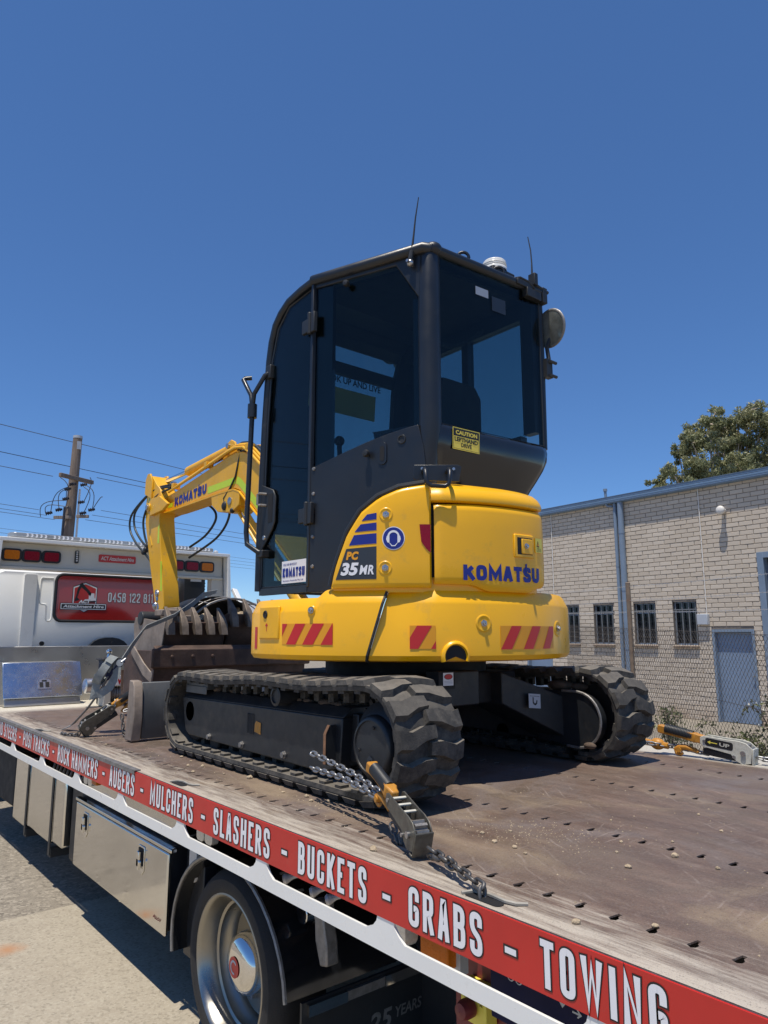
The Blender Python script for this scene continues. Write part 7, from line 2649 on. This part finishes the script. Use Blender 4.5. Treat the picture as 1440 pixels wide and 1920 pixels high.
# brambles at the foot of the fence
def bramble(s, off, h_, label, nc, seed, flowers=False, spread=.9):
    qb = random.Random(seed)
    p0 = F0 + fd_ * s + V((fd_.y, -fd_.x, 0)) * off
    z0 = gz(p0.x)
    root = thing('bramble', label, 'bramble', (p0.x, p0.y, z0), 'brambles along the fence')
    cb = MB()
    lv, fl = [], []
    for k in range(nc):
        a = qb.uniform(0, 6.28)
        reach = qb.uniform(.3, 1.0) * spread
        top = h_ * qb.uniform(.5, 1.05)
        e = V((math.cos(a) * reach * .6, math.sin(a) * reach * .6, 0)) + fd_ * reach * (1 if math.cos(a) > 0 else -1) * .7
        P = []
        for t in range(9):
            u = t / 8
            P.append(V((p0.x, p0.y, z0)) + e * u + V((0, 0, top * math.sin(math.pi * min(1, u * .72 + .02)) + .02 * math.sin(u * 9 + k))))
        cb.tube(P, [.007 - .0006 * t for t in range(9)], 5)
        for t in range(2, 9):
            for j in range(7 if h_ > .5 else 5):
                c = P[t] + V((qb.uniform(-.06, .06), qb.uniform(-.06, .06), qb.uniform(-.04, .07)))
                lv.append((c, rdir(qb), (rdir(qb) + V((0, 0, .8))).normalized(), qb.uniform(.025, .06), qb.uniform(.018, .038), qb.random()))
                if flowers and j == 0 and t > 4:
                    fl.append((c + V((0, 0, .02)), rdir(qb), rdir(qb), .03, .028, .5))
    cb.build('cane', 'cane', root, smooth=60)
    o = bpy.data.objects.new('foliage', leafmesh(lv, 'foliage', 'weed_leaf'))
    COL.objects.link(o)
    adopt(o, root)
    if fl:
        o = bpy.data.objects.new('blossom', leafmesh(fl, 'blossom', 'blossom'))
        COL.objects.link(o)
        adopt(o, root)
bramble(.55, .10, .95, 'bramble with pale blossoms at the fence in front of the blue door', 20, 1, True)
bramble(1.5, .12, .62, 'low bramble with arching canes left of the blue door along the fence', 16, 2)
bramble(-.25, .10, .55, 'bramble at the right edge of the picture along the fence', 18, 3)
bramble(2.5, .15, .50, 'sparse bramble with a few canes above the orange binder handle', 12, 4)
bramble(3.6, .15, .75, 'leafy bramble beside the far track tread near the rusty post', 14, 5, spread=.5)
bramble(.9, .35, .42, 'low tangled bramble just above the pale binder', 16, 6)

# ================================================================== power pole and lines
PP = thing('power_pole', 'weathered timber power pole with crossarms behind the truck cab', 'power pole', (6.3, 22.0, 0))
wv = V((.955, .296, 0)).normalized()         # along the lines
wr = V((-.296, .955, 0))
pt = V((6.3, 22.3, 7.55))
b = MB()
b.tube([V((6.17, 22.3, 0)), V((6.2, 22.3, 3)), V((6.26, 22.3, 5.5)), pt], [.18, .165, .145, .13], 18)
b.build('pole', 'wood', PP, smooth=60)
MB().cyl(pt - V((0, 0, .05)), pt + V((0, 0, .03)), .138, n=18).build('pole_cap', 'grey_box', PP)
MB().frame_box(pt + V((-.06, -.175, -.42)), (.12, 0, 0), (0, -.01, 0), (0, 0, .25)).build('pole_plate', 'grey_box', PP)
def crossarm(z, half, nm='crossarm', dr=None):
    d_ = V((.77, -.64, 0)) if dr is None else dr
    c = V((6.27, 22.12, z))
    b = MB()
    b.frame_box(c - d_ * half - V((0, 0, .06)), d_ * 2 * half, V((d_.y, -d_.x, 0)) * .10, V((0, 0, .12)))
    b.build(nm, 'wood', PP, bevel=.01)
    return c, d_
c1, d1 = crossarm(6.20, .62, 'crossarm', V((.90, .436, 0)))
b = MB()
b.frame_box(V((6.2, 21.95, 4.95)) - V((.77, -.64, 0)) * .55, V((.77, -.64, 0)) * .50, (.06, .06, 0), (0, 0, .09))
b.frame_box(V((6.2, 21.95, 4.98)) + V((.77, -.64, 0)) * .12, V((.77, -.64, 0)) * .35, (.06, .06, 0), (0, 0, .09))
b.build('crossarm', 'bucket_grey', PP, bevel=.006)
ins_ = [(-.95, 5.12), (-.55, 5.22), (.45, 5.12), (.80, 5.22), (-.25, 5.85), (.40, 5.98), (-.30, 5.55), (.35, 5.45), (-.05, 6.0)]
for u, z in ins_:
    b = MB()
    c = V((6.2, 21.95, z)) + V((.77, -.64, 0)) * u * .72
    b.lathe([(.025, -.10), (.055, -.085), (.025, -.06), (.06, -.025), (.025, 0), (.055, .035), (.025, .06), (.04, .085)], c, V((.77, -.64, .15)), 12)
    b.build('insulator', 'insulator', PP, smooth=50)
b = MB()
for k, (u0, z0, u1, z1, sag) in enumerate(((-.62, 6.2, -.3, 5.3, -.25), (-.9, 5.1, -.3, 5.9, .2), (-.55, 5.2, -.25, 5.85, .25), (.62, 6.2, .4, 5.4, .2), (.8, 5.2, .4, 5.98, .25), (.45, 5.1, .4, 5.9, .3), (-.3, 5.5, .0, 6.0, .15), (-1.3, 5.0, -.3, 5.5, .5), (-1.1, 5.1, -.2, 5.3, .45), (.8, 5.2, 1.2, 5.6, .1))):
    pa_, pb_ = V((6.2, 21.92, z0)) + V((.77, -.64, 0)) * u0 * .72, V((6.2, 21.92, z1)) + V((.77, -.64, 0)) * u1 * .72
    b.tube([pa_.lerp(pb_, t / 8) + V((-.77, .64, 0)) * sag * math.sin(math.pi * t / 8) * (.6 if u0 < 0 else -.6) + V((0, 0, .15 * math.sin(math.pi * t / 8))) for t in range(9)], .012, 5)
b.build('jumper_lead', 'cable', PP)
b = MB()
b.cyl(V((6.42, 22.12, 5.9)), V((6.40, 22.1, 1.0)), .03, n=8)
b.build('earth_pipe', 'pipe_cream', PP)
b = MB()
b.cyl(V((6.02, 22.1, 5.3)), V((5.95, 22.1, 0.5)), .035, n=8)
b.build('cable_riser', 'insulator', PP)
# second pole farther off, only its crossarm shows
P2 = thing('power_pole', 'distant timber pole whose crossarm shows just above the light bar', 'power pole', (9.4, 42.0, 0))
b = MB()
b.cyl((9.55, 42, 0), (9.55, 42, 6.6), .14, n=12)
b.build('pole', 'wood', P2, smooth=60)
b = MB()
b.frame_box(V((9.55, 41.85, 6.25)) - V((.96, -.3, 0)) * 1.5, V((.96, -.3, 0)) * 2.2, (.03, .1, 0), (0, 0, .12))
b.build('crossarm', 'wood', P2)
b = MB()
for u in (-1.3, -.8, -.2):
    c = V((9.55, 41.8, 6.4)) + V((.96, -.3, 0)) * u
    b.lathe([(.03, -.02), (.08, .05), (.04, .09), (.09, .14), (.04, .20)], c, (0, 0, 1), 8)
    b.tube([c + V((0, 0, .2)), c + V((0, 0, .45))], .015, 4)
b.build('insulator', 'insulator', P2)
def line(p, d_, l0, l1, label, r=.012, sag=.006, name='power_line'):
    P = []
    for k in range(31):
        s = l0 + (l1 - l0) * k / 30
        P.append(V(p) + V(d_) * s + V((0, 0, -sag * 0 * s * s)))
    b = MB()
    b.tube(P, r * .75, 4)
    o = b.build(name, 'cable', None)
    tag(o, label, 'power line')
off = lambda u, z: V((6.2, 21.95, z)) + V((.77, -.64, 0)) * u
line(V((6.3, 22.45, 7.40)), wv, -45, 60, 'topmost single wire crossing behind the pole head', .013)
line(V((6.27, 22.45, 6.62)), wv, -45, 60, 'second wire from the top passing behind the pole', .013)
line(off(-.66, 6.24), wv, -45, 0, 'wire on the left end of the upper crossarm', .012)
line(off(.66, 6.20), wv, 0, 60, 'wire on the right end of the upper crossarm', .012)
for u, z, lb_ in ((-1.0, 5.22, 'highest'), (-.75, 5.05, 'middle'), (-.5, 4.92, 'lowest')):
    line(off(u, z), wv, -45, 0, lb_ + ' of the three low wires left of the power pole', .009)
for u, z, lb_ in ((.85, 5.20, 'highest'), (.6, 5.06, 'middle'), (.4, 4.92, 'lowest')):
    line(off(u, z), wv, 0, 60, lb_ + ' of the three low wires right of the power pole', .009)
for k, z in enumerate((7.1, 6.85, 6.6, 6.35)):
    line(V((9.4 + k * .4, 42, z)), wv, -60, 90, ('topmost', 'second', 'third', 'lowest')[k] + ' of the faint distant wires low in the sky above the cab', .011)
